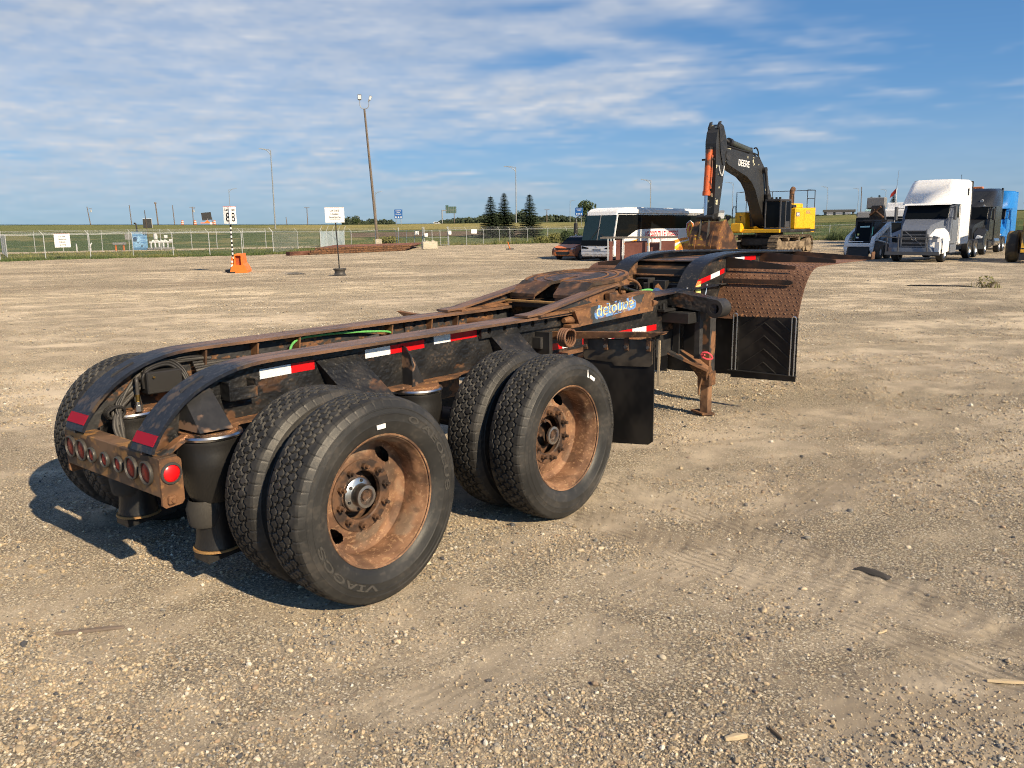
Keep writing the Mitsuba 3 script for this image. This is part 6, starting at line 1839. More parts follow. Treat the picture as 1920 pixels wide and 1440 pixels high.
def small_car():
    V = thing('small_car', 'orange hatchback, shade painted on it in brown, parked beside the coach front', 'car')
    x, y, z = gpol(36.3, 57.5)
    PLACE[V] = place(x, y, z, 186.0)
    sec = []
    prof = [(0.0, 0.55, 0.60), (-0.06, 0.30, 0.78), (-0.35, 0.24, 0.96)]
    side = [(0.02, 0.30), (0.06, 0.60), (-0.05, 0.78), (-0.30, 0.90), (-1.0, 1.02), (-1.35, 1.04), (-4.15, 1.06), (-4.2, 0.75), (-4.15, 0.30), (-3.6, 0.24), (-0.5, 0.22)]
    arches = Point(-0.82, 0.31).buffer(0.37).union(Point(-3.4, 0.31).buffer(0.37))
    P_ = rounded(side, 0.05)
    core = pxz(P_, -0.80, 0.80)
    q = P_.buffer(-0.03).difference(arches)
    add(V, 'body', cat([core, pxz(q, 0.80, 0.885), pxz(q, -0.885, -0.80)]), 'car_shade_brown', 25)
    add(V, 'bonnet', hull([(0.0, -0.70, 0.80), (0.0, 0.70, 0.80), (-0.30, -0.78, 0.92), (-0.30, 0.78, 0.92), (-1.05, -0.74, 1.04), (-1.05, 0.74, 1.04), (-0.9, -0.5, 1.06), (-0.9, 0.5, 1.06)]), 'car_orange', 25)
    add(V, 'front_bumper', hull([(0.09, -0.60, 0.32), (0.09, 0.60, 0.32), (0.10, -0.66, 0.58), (0.10, 0.66, 0.58), (0.0, -0.86, 0.30), (0.0, 0.86, 0.30), (-0.06, -0.875, 0.66), (-0.06, 0.875, 0.66), (0.06, -0.62, 0.72), (0.06, 0.62, 0.72), (-0.3, -0.88, 0.4), (-0.3, 0.88, 0.4)]), 'car_orange', 25)
    add(V, 'grille', hull([(0.118, -0.52, 0.52), (0.118, 0.52, 0.52), (0.112, -0.42, 0.36), (0.112, 0.42, 0.36), (0.08, -0.6, 0.5), (0.08, 0.6, 0.5), (0.115, -0.45, 0.57), (0.115, 0.45, 0.57)]), 'dark_trim', 20)
    add(V, 'grille', hull([(0.10, -0.55, 0.70), (0.10, 0.55, 0.70), (0.08, -0.5, 0.76), (0.08, 0.5, 0.76), (0.0, -0.6, 0.7), (0.0, 0.6, 0.76)]), 'dark_trim', 20)
    for s in (-1, 1):
        add(V, 'headlight', hull([(0.07, s * 0.60, 0.70), (0.06, s * 0.62, 0.79), (-0.16, s * 0.84, 0.80), (-0.32, s * 0.875, 0.86), (-0.10, s * 0.87, 0.70), (-0.1, s * 0.6, 0.75)]), 'lamp_clear', 20)
    roof = [(-1.0, 1.03), (-1.75, 1.50), (-2.2, 1.585), (-3.1, 1.57), (-3.75, 1.40), (-4.12, 1.05)]
    ca = Polygon(roof)
    cab = hull([(x_, s * (0.80 if z_ < 1.1 else 0.60), z_) for x_, z_ in roof for s in (-1, 1)])
    add(V, 'glasshouse', cab, 'glass_dark', 25)
    add(V, 'roof', hull([(-1.72, -0.60, 1.50), (-1.72, 0.60, 1.50), (-2.2, -0.60, 1.60), (-2.2, 0.60, 1.60), (-3.1, -0.60, 1.585), (-3.1, 0.60, 1.585), (-3.7, -0.58, 1.43), (-3.7, 0.58, 1.43), (-2.4, -0.645, 1.54), (-2.4, 0.645, 1.54)]), 'car_shade_brown', 25)
    for s in (-1, 1):
        add(V, 'pillar', hull([(-0.98, s * 0.80, 1.03), (-1.10, s * 0.81, 1.03), (-1.72, s * 0.605, 1.50), (-1.82, s * 0.615, 1.50), (-1.0, s * 0.77, 1.04)]), 'car_shade_brown', 20)
        add(V, 'pillar', hull([(-2.55, s * 0.805, 1.04), (-2.68, s * 0.805, 1.04), (-2.6, s * 0.635, 1.54), (-2.72, s * 0.63, 1.54), (-2.6, s * 0.78, 1.04)]), 'car_shade_brown', 20)
        add(V, 'door_mirror', hull([(-1.25, s * 0.88, 1.02), (-1.25, s * 1.05, 1.02), (-1.25, s * 0.9, 1.14), (-1.25, s * 1.05, 1.13), (-1.38, s * 0.9, 1.03), (-1.38, s * 1.03, 1.12)]), 'car_orange', 20)
    add(V, 'roof_beacon', lathe([(0.10, 0), (0.09, 0.08), (0.0005, 0.11)], 14, 'z', (-2.3, 0.30, 1.59)), 'flame_orange', 30)
    add(V, 'roof_beacon', lathe([(0.08, 0), (0.07, 0.06), (0.0005, 0.09)], 14, 'z', (-2.3, -0.32, 1.59)), 'sign_white', 30)
    for xx in (-0.82, -3.4):
        for s in (-1, 1):
            road_wheel(V, xx, s * 0.79, 0.325, 0.21, 'mid_grey')


plain('lamp_clear', (0.55, 0.58, 0.60), 0.12, 0.3)
small_car()


def semi(label, b, d, hd, s, paint, front, kind):
    V = thing('semi_tractor', label, 'truck')
    x, y, z = gpol(b, d)
    PLACE[V] = place(x, y, z, hd, s)
    white = kind == 'white'
    # hood: lofted hull from grille to cowl
    add(V, 'hood', hull([(0.05, -0.62, 0.75), (0.05, 0.62, 0.75), (0.02, -0.60, 1.55), (0.02, 0.60, 1.55), (-0.25, -0.66, 1.80), (-0.25, 0.66, 1.80), (-1.75, -0.98, 2.12), (-1.75, 0.98, 2.12), (-1.75, -0.98, 0.9), (-1.75, 0.98, 0.9)]), front, 25)
    for sd in (-1, 1):
        add(V, 'wing', hull([(-0.10, sd * 0.62, 0.62), (0.0, sd * 0.80, 0.62), (-0.10, sd * 1.22, 0.62), (-0.12, sd * 0.66, 1.30), (-0.22, sd * 1.20, 1.12), (-0.70, sd * 1.25, 1.42), (-1.25, sd * 1.24, 1.42), (-0.6, sd * 0.8, 1.62), (-1.6, sd * 0.95, 1.65), (-1.72, sd * 1.22, 1.05), (-0.3, sd * 1.25, 0.7)]), 'white_paint' if white and sd > 0 else front, 25)  # left wing white as lit, right one in the shade-painted front colour
        if white:
            add(V, 'headlight', hull([(0.0, sd * 0.80, 0.98), (-0.02, sd * 1.05, 0.98), (-0.06, sd * 1.08, 1.25), (-0.02, sd * 0.86, 1.30), (-0.12, sd * 0.9, 1.1)]), 'glass_dark' if sd < 0 else 'shade_grey', 20)
        else:
            add(V, 'headlight', hull([(-0.02, sd * 0.78, 0.98), (-0.05, sd * 1.12, 1.0), (-0.45, sd * 1.24, 1.22), (-0.10, sd * 0.85, 1.18), (-0.3, sd * 0.9, 1.1)]), 'lamp_clear', 20)
    # grille with bars
    add(V, 'grille', hull([(0.075, -0.56, 0.70), (0.075, 0.56, 0.70), (0.06, -0.56, 1.56), (0.06, 0.56, 1.56), (0.0, -0.56, 0.7), (0.0, 0.56, 0.7), (0.0, -0.56, 1.56), (0.0, 0.56, 1.56)]), 'dark_trim', 20)
    if white:
        for zz in (0.78, 0.94, 1.14, 1.34, 1.54):
            add(V, 'grille_bar', span(0.07, 0.10, -0.56, 0.56, zz - 0.022, zz + 0.022, 0.005), 'grille_grey', 20)
        for sd in (-1, 1):
            add(V, 'grille_bar', span(0.065, 0.105, sd * 0.58 - 0.035, sd * 0.58 + 0.035, 0.55, 1.60, 0.005), 'grille_grey', 20)
        add(V, 'grille_bar', rod((0.095, 0.40, 0.83), (0.085, -0.40, 1.50), 0.018, 6), 'grille_grey', 20)
        add(V, 'badge', tube([(0.105, 0.085 * math.cos(t), 1.16 + 0.07 * math.sin(t)) for t in np.linspace(0, 2 * np.pi, 15)], 0.014, 6, 0), 'alloy', 30)
        # dented bull bar across the front
        for sd in (-1, 1):
            add(V, 'guard_post', span(0.16, 0.22, sd * 0.68 - 0.03, sd * 0.68 + 0.03, 0.42, 1.38, 0.01), 'guard_grey', 20)
        add(V, 'guard_rail', rod((0.2, -1.2, 1.22), (0.2, 1.22, 1.20), 0.028, 8), 'guard_grey', 30)
        add(V, 'guard_rail', hull([(0.22, -1.3, 0.36), (0.22, 1.25, 0.36), (0.22, -1.28, 0.52), (0.22, 1.22, 0.52), (0.10, -1.3, 0.36), (0.10, 1.25, 0.36), (0.10, -1.28, 0.52), (0.10, 1.22, 0.52)]), 'guard_grey', 20)
        add(V, 'guard_post', hull([(0.15, -1.30, 0.36), (0.15, -1.22, 0.36), (0.18, -1.28, 1.2), (0.18, -1.24, 1.2), (0.05, -1.3, 0.4), (0.05, -1.26, 1.2)]), 'guard_grey', 20)
        add(V, 'torn_panel', hull([(0.12, 0.98, 0.40), (0.16, 1.22, 0.40), (0.10, 1.0, 1.0), (0.12, 1.2, 1.0), (0.0, 1.26, 0.42), (0.0, 1.24, 1.0)]), 'far_white', 20)
        add(V, 'side_skirt', hull([(-0.15, 1.28, 0.42), (-1.35, 1.27, 0.52), (-0.20, 1.29, 1.22), (-1.30, 1.28, 1.15), (-0.2, 1.24, 0.42), (-1.3, 1.24, 1.15)]), 'white_paint', 20, label='white side panel hanging loose behind the bumper')
        add(V, 'bumper', hull([(0.14, -1.0, 0.40), (0.14, 0.95, 0.40), (0.12, -1.0, 0.72), (0.12, 0.75, 0.72), (-0.1, -1.22, 0.40), (-0.1, 1.18, 0.40), (-0.1, -1.22, 0.72), (-0.1, 1.15, 0.72)]), front, 20)
    else:
        add(V, 'bumper', hull([(0.16, -0.95, 0.36), (0.16, 0.95, 0.36), (0.14, -0.95, 0.72), (0.14, 0.95, 0.72), (-0.2, -1.24, 0.36), (-0.2, 1.24, 0.36), (-0.2, -1.24, 0.75), (-0.2, 1.24, 0.75)]), 'dark_trim' if kind == 'blue' else paint, 20)
        add(V, 'number_plate', span(0.158, 0.17, 0.25, 0.60, 0.48, 0.62, 0.002), 'sign_white', 20)
    # cab and windscreen
    cab = [(-1.60, 1.2), (-1.72, 2.10), (-2.10, 2.85), (-3.2, 2.95), (-3.2, 0.8), (-1.7, 0.8)]
    add(V, 'cab', body_xz(cab, 2.36, 0.10), 'shade_grey' if white else paint, 20)
    add(V, 'windscreen', hull([(-1.66, -1.0, 2.13), (-1.66, 1.0, 2.13), (-2.02, -0.98, 2.82), (-2.02, 0.98, 2.82), (-1.9, -1.1, 2.13), (-1.9, 1.1, 2.13), (-2.2, -1.08, 2.82), (-2.2, 1.08, 2.82)]), 'glass_dark', 20)
    add(V, 'door_window', pxz([(-2.10, 2.16), (-2.32, 2.78), (-3.0, 2.80), (-3.05, 2.16)], 1.175, 1.188), 'glass_dark', 20)
    add(V, 'door_seam', cat([pxz(sbox(-3.10, 1.0, -3.08, 2.85), 1.18, 1.187), pxz(sbox(-2.02, 1.0, -2.0, 2.1), 1.18, 1.187)]), 'dark_trim', False)
    # sleeper and roof fairing
    if kind == 'black':
        rf = [(-2.05, 2.84), (-2.35, 3.15), (-2.9, 3.75), (-3.4, 3.98), (-5.2, 4.02), (-5.2, 2.84)]
    else:
        rf = [(-1.86, 2.84), (-2.0, 3.05), (-2.45, 3.75), (-2.60, 3.98), (-2.9, 4.10), (-5.2, 4.12), (-5.2, 2.84)]
    pts = []
    for k, (x_, z_) in enumerate(rf):
        hw = 1.22 if z_ < 2.9 else (1.20 if z_ < 3.3 else 1.18)
        front_ = x_ > -3.0
        for s_ in (-1, 1):
            if z_ < 2.9 or x_ < -5:
                pts += [(x_, s_ * hw, z_ - (0.14 if z_ > 3.9 else 0)), (x_, s_ * (hw - 0.16), z_)]
            else:
                pts += [(x_ - 0.42, s_ * hw, z_ - (0.14 if z_ > 3.9 else 0.0)), (x_ - 0.12, s_ * (hw - 0.13), z_ - (0.04 if z_ > 3.9 else 0.0)), (x_, s_ * (hw - 0.42), z_)]
    add(V, 'roof_fairing', hull(pts), paint, 40)
    add(V, 'sleeper', body_xz([(-3.2, 0.8), (-3.2, 2.95), (-5.2, 2.95), (-5.2, 0.8)], 2.44, 0.05), 'white_paint' if white else paint, 20)
    add(V, 'side_fairing', span(-5.45, -5.2, 1.10, 1.21, 0.9, 4.05, 0.02), 'dark_trim' if white else paint, 20)
    if white:
        add(V, 'fairing_vent', pxz(sbox(-4.6, 3.30, -4.4, 3.65), 1.215, 1.225), 'dark_trim', 20)
        add(V, 'visor', hull([(-1.72, -1.1, 2.80), (-1.72, 1.1, 2.80), (-1.95, -1.1, 2.92), (-1.95, 1.1, 2.92), (-2.1, -1.1, 2.80), (-2.1, 1.1, 2.80)]), 'white_paint', 20)
    else:
        for k in (-0.75, 0.75, 0.0):
            add(V, 'marker_lamp', rod((-2.0, k, 2.90), (-2.06, k, 2.92), 0.06, 10), 'lamp_clear', 20)
        if kind == 'black':
            for k in (-0.55, 0.55):
                add(V, 'roof_lamp', rod((-2.32, k, 3.20), (-2.42, k, 3.22), 0.10, 12), 'lamp_clear', 20)
            add(V, 'beacon_bar', span(-4.6, -4.2, -1.0, 0.2, 4.02, 4.14, 0.02), 'car_orange', 20)
        add(V, 'fuel_tank', rod((-3.3, 1.0, 0.72), (-4.9, 1.0, 0.72), 0.30, 20), 'alloy', 30)
    for sd in (-1, 1):
        add(V, 'mirror', cat([span(-1.62, -1.42, sd * 1.40 - 0.07, sd * 1.40 + 0.07, 2.05, 2.75, 0.03), rod((-1.7, sd * 1.1, 2.65), (-1.52, sd * 1.42, 2.65), 0.025, 6), rod((-1.7, sd * 1.1, 2.15), (-1.52, sd * 1.42, 2.15), 0.025, 6)]), 'guard_grey' if white else ('truck_blue' if kind == 'blue' else 'dark_trim'), 20)
        add(V, 'step', span(-3.1, -2.0, sd * 1.0 - 0.18, sd * 1.0 + 0.18, 0.40, 0.80, 0.03), 'shade_grey' if white else paint, 20)
    add(V, 'exhaust_stack', rod((-5.32, 1.0, 1.0), (-5.32, 1.0, 3.9), 0.08, 12), 'chrome' if kind != 'white' else 'dark_trim', 30)
    add(V, 'chassis', span(-7.6, -1.0, -0.45, 0.45, 0.65, 0.95, 0.02), 'dark_trim', 20)
    if kind == 'black':
        add(V, 'aerial', rod((-3.4, -0.9, 4.0), (-3.4, -0.9, 4.9), 0.015, 5), 'dark_trim', 30)
    for xx, yy in ((-0.95, 1.05), (-0.95, -1.05), (-6.0, 1.0), (-6.0, -1.0), (-7.3, 1.0), (-7.3, -1.0)):
        road_wheel(V, xx, yy, 0.50, 0.32, 'alloy')


plain('grille_grey', (0.17, 0.18, 0.20), 0.4, 0.4)
plain('guard_grey', (0.10, 0.105, 0.115), 0.45, 0.3)
plain('sleeper_grey', (0.30, 0.31, 0.33), 0.4)
semi('damaged white and grey semi tractor with shade painted into its front, high roof and bull bar, frontmost on the right', 14.45, 46.0, 178.5, 0.985, 'white_paint', 'shade_grey', 'white')
semi('black semi tractor with rounded high roof parked beside the white truck', 11.95, 58.0, 181.0, 1.0, 'truck_black', 'truck_black', 'black')
semi('bright blue high roofed semi tractor behind the black truck', 10.85, 70.0, 181.0, 1.03, 'truck_blue', 'truck_blue', 'blue')


def parked_bus(label, b, d, hd, L, h, paint, roof):
    V = thing('parked_bus', label, 'bus')
    x, y, z = gpol(b, d)
    PLACE[V] = place(x, y, z, hd)
    add(V, 'body', body_xz([(0, 0.4), (0, 1.75), (-L, 1.75), (-L, 0.4)], 2.5, 0.06), paint, 20)
    add(V, 'window_band', body_xz([(-0.0, 1.752), (-0.12, h - 0.62), (-L, h - 0.62), (-L, 1.752)], 2.46, 0.04), 'glass_dark', 20)
    add(V, 'roof', body_xz([(-0.1, h - 0.618), (-0.2, h - 0.12), (-0.6, h), (-L, h), (-L, h - 0.618)], 2.5, 0.14), roof, 20)
    for k in range(int(L / 1.5)):
        add(V, 'side_window', pxz(sbox(-0.8 - 1.5 * k - 1.4, 1.85, -0.8 - 1.5 * k, h - 0.72), 1.232, 1.242), 'glass_dark', 20)
    for xx in (-2.0, -L + 2.6):
        for s in (-1, 1):
            road_wheel(V, xx, s * 1.05, 0.48, 0.3)
    return V


V = parked_bus('teal and grey bus far behind the white skid steer', 17.1, 96, 186, 11, 3.3, 'teal_paint', 'mid_grey')
add(V, 'roof_unit', span(-4.5, -1.0, -0.6, 0.9, 3.3, 3.5, 0.05), 'teal_pale', 20)
plain('teal_pale', (0.45, 0.68, 0.66), 0.5)
V = parked_bus('pale bus with roof units behind the pickup, left of the white truck', 15.75, 80, 186, 10, 3.2, 'mid_grey', 'far_white')
add(V, 'roof_unit', span(-3.0, -1.2, -0.7, 0.9, 3.2, 3.75, 0.05), 'white_paint', 20)
add(V, 'roof_unit', span(-5.5, -3.2, -0.7, 0.9, 3.2, 3.55, 0.05), 'dark_trim', 20)
add(V, 'corner_lamp', rod((-1.6, 1.25, 2.2), (-1.6, 1.30, 2.2), 0.16, 12), 'orange_plastic', 20)


def pickup():
    V = thing('pickup_truck', 'dark blue pickup truck in the shade behind the skid steer', 'pickup')
    x, y, z = gpol(15.95, 62)
    PLACE[V] = place(x, y, z, 186)
    add(V, 'body', body_xz([(0, 0.5), (0.02, 1.15), (-0.2, 1.28), (-1.5, 1.35), (-5.6, 1.38), (-5.6, 0.5)], 2.0, 0.08), 'truck_night', 20)
    add(V, 'glasshouse', hull([(-1.45, -0.9, 1.34), (-1.45, 0.9, 1.34), (-2.15, -0.78, 1.98), (-2.15, 0.78, 1.98), (-3.6, -0.78, 1.98), (-3.6, 0.78, 1.98), (-3.8, -0.9, 1.36), (-3.8, 0.9, 1.36)]), 'glass_dark', 20)
    add(V, 'roof', hull([(-2.1, -0.8, 1.985), (-2.1, 0.8, 1.985), (-3.65, -0.8, 1.985), (-3.65, 0.8, 1.985), (-2.4, -0.6, 2.05), (-3.4, 0.6, 2.05), (-2.4, 0.6, 2.05), (-3.4, -0.6, 2.05)]), 'truck_night', 20)
    add(V, 'grille', span(0.0, 0.05, -0.62, 0.62, 0.72, 1.15, 0.01), 'guard_grey', 20)
    for s in (-1, 1):
        add(V, 'headlight', span(-0.02, 0.04, s * 0.80 - 0.14, s * 0.80 + 0.14, 0.85, 1.12, 0.01), 'shade_grey', 20)
    add(V, 'bumper', span(0.0, 0.16, -0.98, 0.98, 0.45, 0.68, 0.03), 'guard_grey', 20)
    for xx in (-0.95, -4.6):
        for s in (-1, 1):
            road_wheel(V, xx, s * 0.92, 0.40, 0.27, 'mid_grey')


plain('truck_night', (0.010, 0.016, 0.028), 0.3, clearcoat=0.8)
pickup()

AL = thing('boom_attachment', 'brown and grey hydraulic boom attachment stowed above the pickup', 'machine')
x, y, z = gpol(16.62, 70)
PLACE[AL] = place(x, y, z, 180)
add(AL, 'mast', hull([(0, -0.6, 2.2), (0, 0.6, 2.2), (-0.4, -0.6, 2.2), (-0.4, 0.6, 2.2), (0, -0.4, 3.3), (0, 0.4, 3.3), (-0.4, -0.4, 3.3), (-0.4, 0.4, 3.3)]), 'machine_black', 20)
add(AL, 'arm', rod((0.1, -0.5, 2.6), (0.2, 0.3, 3.2), 0.09, 8), 'rust', 30)
add(AL, 'arm', rod((0.1, 0.5, 2.4), (0.15, -0.2, 3.0), 0.08, 8), 'bucket_steel', 30)
add(AL, 'base', span(-1.0, 0.3, -0.9, 0.9, 2.02, 2.25, 0.04), 'dark_trim', 20)
for a in (-0.8, 0.8):
    add(AL, 'support', rod((-0.6, a, 0), (-0.3, a * 0.8, 2.1), 0.08, 8), 'dark_trim', 30)
add(AL, 'mast', span(-0.9, -0.3, -0.9, 0.4, 3.1, 3.9, 0.05), 'mid_grey', 20)
FL = thing('flag_pole', 'slim pale pole with a small red and white flag left of the white truck', 'flag')
x, y, z = gpol(15.62, 66)
add(FL, 'pole', rod((x, y, z), (x, y, z + 4.4), 0.035, 8), 'far_white', 30)
add(FL, 'pole', rod((x - 0.1, y - 0.02, z + 4.3), (x - 0.1, y - 0.10, z + 5.6), 0.012, 5), 'mid_grey', 30)
tri = np.array([[x, y, z + 4.05], [x, y + 0.42, z + 3.70], [x, y + 0.36, z + 4.0], [x, y + 0.05, z + 4.35], [x + 0.02, y + 0.2, z + 3.98]])
add(FL, 'cloth', hull(np.vstack([tri, tri + [0.03, 0, 0]])), 'emblem_red', 20)


def skid_steer():
    V = thing('skid_steer', 'white skid steer loader with dark cab and no bucket', 'loader')
    x, y, z = gpol(17.2, 50.5)
    PLACE[V] = place(x, y, z, 177, 1.0)
    add(V, 'chassis', hull([(0.55, -0.55, 0.30), (0.55, 0.55, 0.30), (0.5, -0.55, 0.80), (0.5, 0.55, 0.80), (-1.7, -0.55, 0.30), (-1.7, 0.55, 0.30), (-1.7, -0.55, 1.15), (-1.7, 0.55, 1.15)]), 'guard_grey', 20)
    add(V, 'cab_frame', cat([hull([(0.52, s * 0.44 - 0.04, 0.85), (0.52, s * 0.44 + 0.04, 0.85), (0.20, s * 0.42 - 0.04, 2.05), (0.20, s * 0.42 + 0.04, 2.05), (0.42, s * 0.44, 0.85), (0.10, s * 0.42, 2.05)]) for s in (-1, 1)] + [span(-1.0, 0.22, -0.48, 0.48, 2.0, 2.08, 0.02), span(0.40, 0.50, -0.45, 0.45, 0.85, 0.95, 0.01)]), 'dark_trim', 20)
    add(V, 'cab_side', span(-1.0, 0.1, 0.42, 0.47, 0.9, 2.0, 0.01), 'dark_trim', 20)
    add(V, 'cab_side', span(-1.0, 0.1, -0.47, -0.42, 0.9, 2.0, 0.01), 'dark_trim', 20)
    add(V, 'door_glass', hull([(0.46, -0.40, 0.96), (0.46, 0.40, 0.96), (0.19, -0.38, 1.98), (0.19, 0.38, 1.98), (0.44, -0.40, 0.96), (0.44, 0.40, 0.96), (0.16, -0.38, 1.98), (0.16, 0.38, 1.98)]), 'glass_dark', 20)
    add(V, 'rear_window', hull([(0.32, -0.20, 1.70), (0.32, 0.32, 1.71), (0.30, -0.20, 1.78), (0.30, 0.32, 1.79), (0.26, 0, 1.74)]), 'teal_pale', 20)
    for s in (-1, 1):
        add(V, 'lift_arm', cat([hull([(0.95, s * 0.70 - 0.10, 0.55), (0.95, s * 0.70 + 0.10, 0.55), (0.80, s * 0.70 - 0.10, 1.10), (0.80, s * 0.70 + 0.10, 1.10), (0.60, s * 0.70 - 0.10, 1.25), (0.60, s * 0.70 + 0.10, 1.25), (0.55, s * 0.70, 0.9), (0.75, s * 0.7, 0.25), (0.85, s * 0.7, 0.2)]),
                                hull([(0.62, s * 0.72 - 0.08, 1.24), (0.62, s * 0.72 + 0.08, 1.24), (0.55, s * 0.72 - 0.08, 1.0), (0.55, s * 0.72 + 0.08, 1.0), (-1.35, s * 0.74 - 0.08, 1.98), (-1.35, s * 0.74 + 0.08, 1.98), (-1.35, s * 0.74 - 0.08, 1.75), (-1.35, s * 0.74 + 0.08, 1.75)]),
                                hull([(-1.25, s * 0.74 - 0.08, 2.0), (-1.25, s * 0.74 + 0.08, 2.0), (-1.45, s * 0.74 - 0.08, 2.0), (-1.45, s * 0.74 + 0.08, 2.0), (-1.6, s * 0.74 - 0.08, 0.8), (-1.6, s * 0.74 + 0.08, 0.8), (-1.78, s * 0.74 - 0.08, 0.8), (-1.78, s * 0.74 + 0.08, 0.8)])]), 'white_paint', 20)
        add(V, 'lift_cylinder', rod((0.45, s * 0.72, 1.05), (-1.3, s * 0.74, 0.85), 0.045, 8), 'white_paint', 30)
        for xx in (0.15, -1.15):
            W = number(f'{V}__wheel')
            add(W, 'tyre', lathe([(0.20, -0.14), (0.36, -0.14), (0.39, -0.10), (0.39, 0.10), (0.36, 0.14), (0.20, 0.14)], 22, 'y', (xx, s * 0.80, 0.39)), 'dusty_tyre', 30)
            add(W, 'rim', rod((xx, s * 0.70, 0.39), (xx, s * 0.90, 0.39), 0.2, 16), 'white_paint', 30)
    add(V, 'cross_tube', cat([span(0.82, 0.95, -0.78, 0.78, 0.68, 0.88, 0.02), span(0.80, 0.86, -0.60, 0.2, 0.93, 0.98, 0.01)]), 'white_paint', 20)
    add(V, 'quick_attach', hull([(0.98, -0.55, 0.15), (0.98, 0.55, 0.15), (0.90, -0.55, 0.62), (0.90, 0.55, 0.62), (0.85, -0.55, 0.15), (0.85, 0.55, 0.15), (0.8, -0.55, 0.62), (0.8, 0.55, 0.62)]), 'dark_trim', 20)
    add(V, 'decal', hull([(0.452, -0.34, 1.12), (0.452, -0.20, 1.12), (0.44, -0.34, 1.20), (0.44, -0.2, 1.20), (0.47, -0.3, 1.15)]), 'sign_white', 20)
    add(V, 'decal', hull([(0.40, -0.30, 1.28), (0.40, -0.20, 1.28), (0.385, -0.30, 1.38), (0.385, -0.2, 1.38), (0.41, -0.25, 1.33)]), 'pale_yellow', 20)


plain('dusty_tyre', (0.13, 0.108, 0.085), 0.8)
skid_steer()


def loader():
    V = thing('yellow_loader', 'muddy yellow wheel loader cut off by the right edge of the picture', 'loader')
    x, y, z = gpol(8.1, 47.0)
    PLACE[V] = place(x, y, z, 184)
    for xx, yy in ((-0.3, 0.95), (-0.3, -0.95), (-3.4, 0.95), (-3.4, -0.95)):
        W = number(f'{V}__wheel')
        add(W, 'tyre', lathe([(0.35, -0.25), (0.66, -0.25), (0.74, -0.16), (0.74, 0.16), (0.66, 0.25), (0.35, 0.25)], 26, 'y', (xx, yy, 0.74)), 'muddy_ochre', 30)
        add(W, 'rim', rod((xx, yy - 0.2, 0.74), (xx, yy + 0.2, 0.74), 0.36, 18), 'loader_yellow', 30)
    add(V, 'engine_hood', span(-4.6, -2.6, -0.75, 0.75, 1.0, 1.95, 0.08), 'loader_yellow', 20)
    add(V, 'frame', span(-2.7, 0.6, -0.55, 0.55, 0.75, 1.2, 0.05), 'loader_yellow', 20)
    add(V, 'cab', cat([span(-2.6, -2.5, s * 0.62 - 0.06, s * 0.62 + 0.06, 1.2, 2.75, 0.01) for s in (-1, 1)] + [span(-1.3, -1.2, s * 0.62 - 0.06, s * 0.62 + 0.06, 1.2, 2.75, 0.01) for s in (-1, 1)] + [span(-2.7, -1.1, -0.75, 0.75, 2.72, 2.85, 0.03)]), 'loader_yellow', 20)
    add(V, 'cab_glass', span(-2.48, -1.32, -0.6, 0.6, 1.3, 2.7, 0.02), 'glass_dark', 20)
    for s in (-1, 1):
        add(V, 'lift_arm', hull([(-1.2, s * 0.42 - 0.08, 1.85), (-1.2, s * 0.42 + 0.08, 1.85), (-1.1, s * 0.42 - 0.08, 1.55), (-1.1, s * 0.42 + 0.08, 1.55), (0.5, s * 0.42 - 0.08, 1.7), (0.5, s * 0.42 + 0.08, 1.7), (1.2, s * 0.42 - 0.08, 0.5), (1.2, s * 0.42 + 0.08, 0.5), (0.9, s * 0.42 - 0.08, 0.4), (0.9, s * 0.42 + 0.08, 0.4)]), 'loader_yellow', 20)
        add(V, 'lift_cylinder', rod((-0.9, s * 0.25, 1.1), (0.4, s * 0.3, 1.5), 0.08, 10), 'loader_yellow', 30)
    add(V, 'tilt_link', hull([(0.3, -0.1, 1.9), (0.3, 0.1, 1.9), (0.6, -0.1, 2.1), (0.6, 0.1, 2.1), (1.1, -0.1, 1.0), (1.1, 0.1, 1.0)]), 'loader_yellow', 20)
    add(V, 'attachment', hull([(1.25, -0.55, 0.15), (1.25, 0.55, 0.15), (1.1, -0.5, 0.7), (1.1, 0.5, 0.7), (1.0, -0.55, 0.15), (1.0, 0.55, 0.15)]), 'machine_black', 20)


surf('loader_yellow', lambda p, n, uv: mix((0.50, 0.29, 0.035), (0.22, 0.15, 0.075), smoothstep(0.45, 0.62, fbm(p.x * 1.8, p.y * 1.8, p.z * 1.8, 4))), 0.6)
surf('muddy_ochre', lambda p, n, uv: mix((0.05, 0.045, 0.04), (0.20, 0.14, 0.07), smoothstep(0.4, 0.6, fbm(p.x * 2.2, p.y * 2.2, p.z * 2.2, 4))), 0.8)
loader()


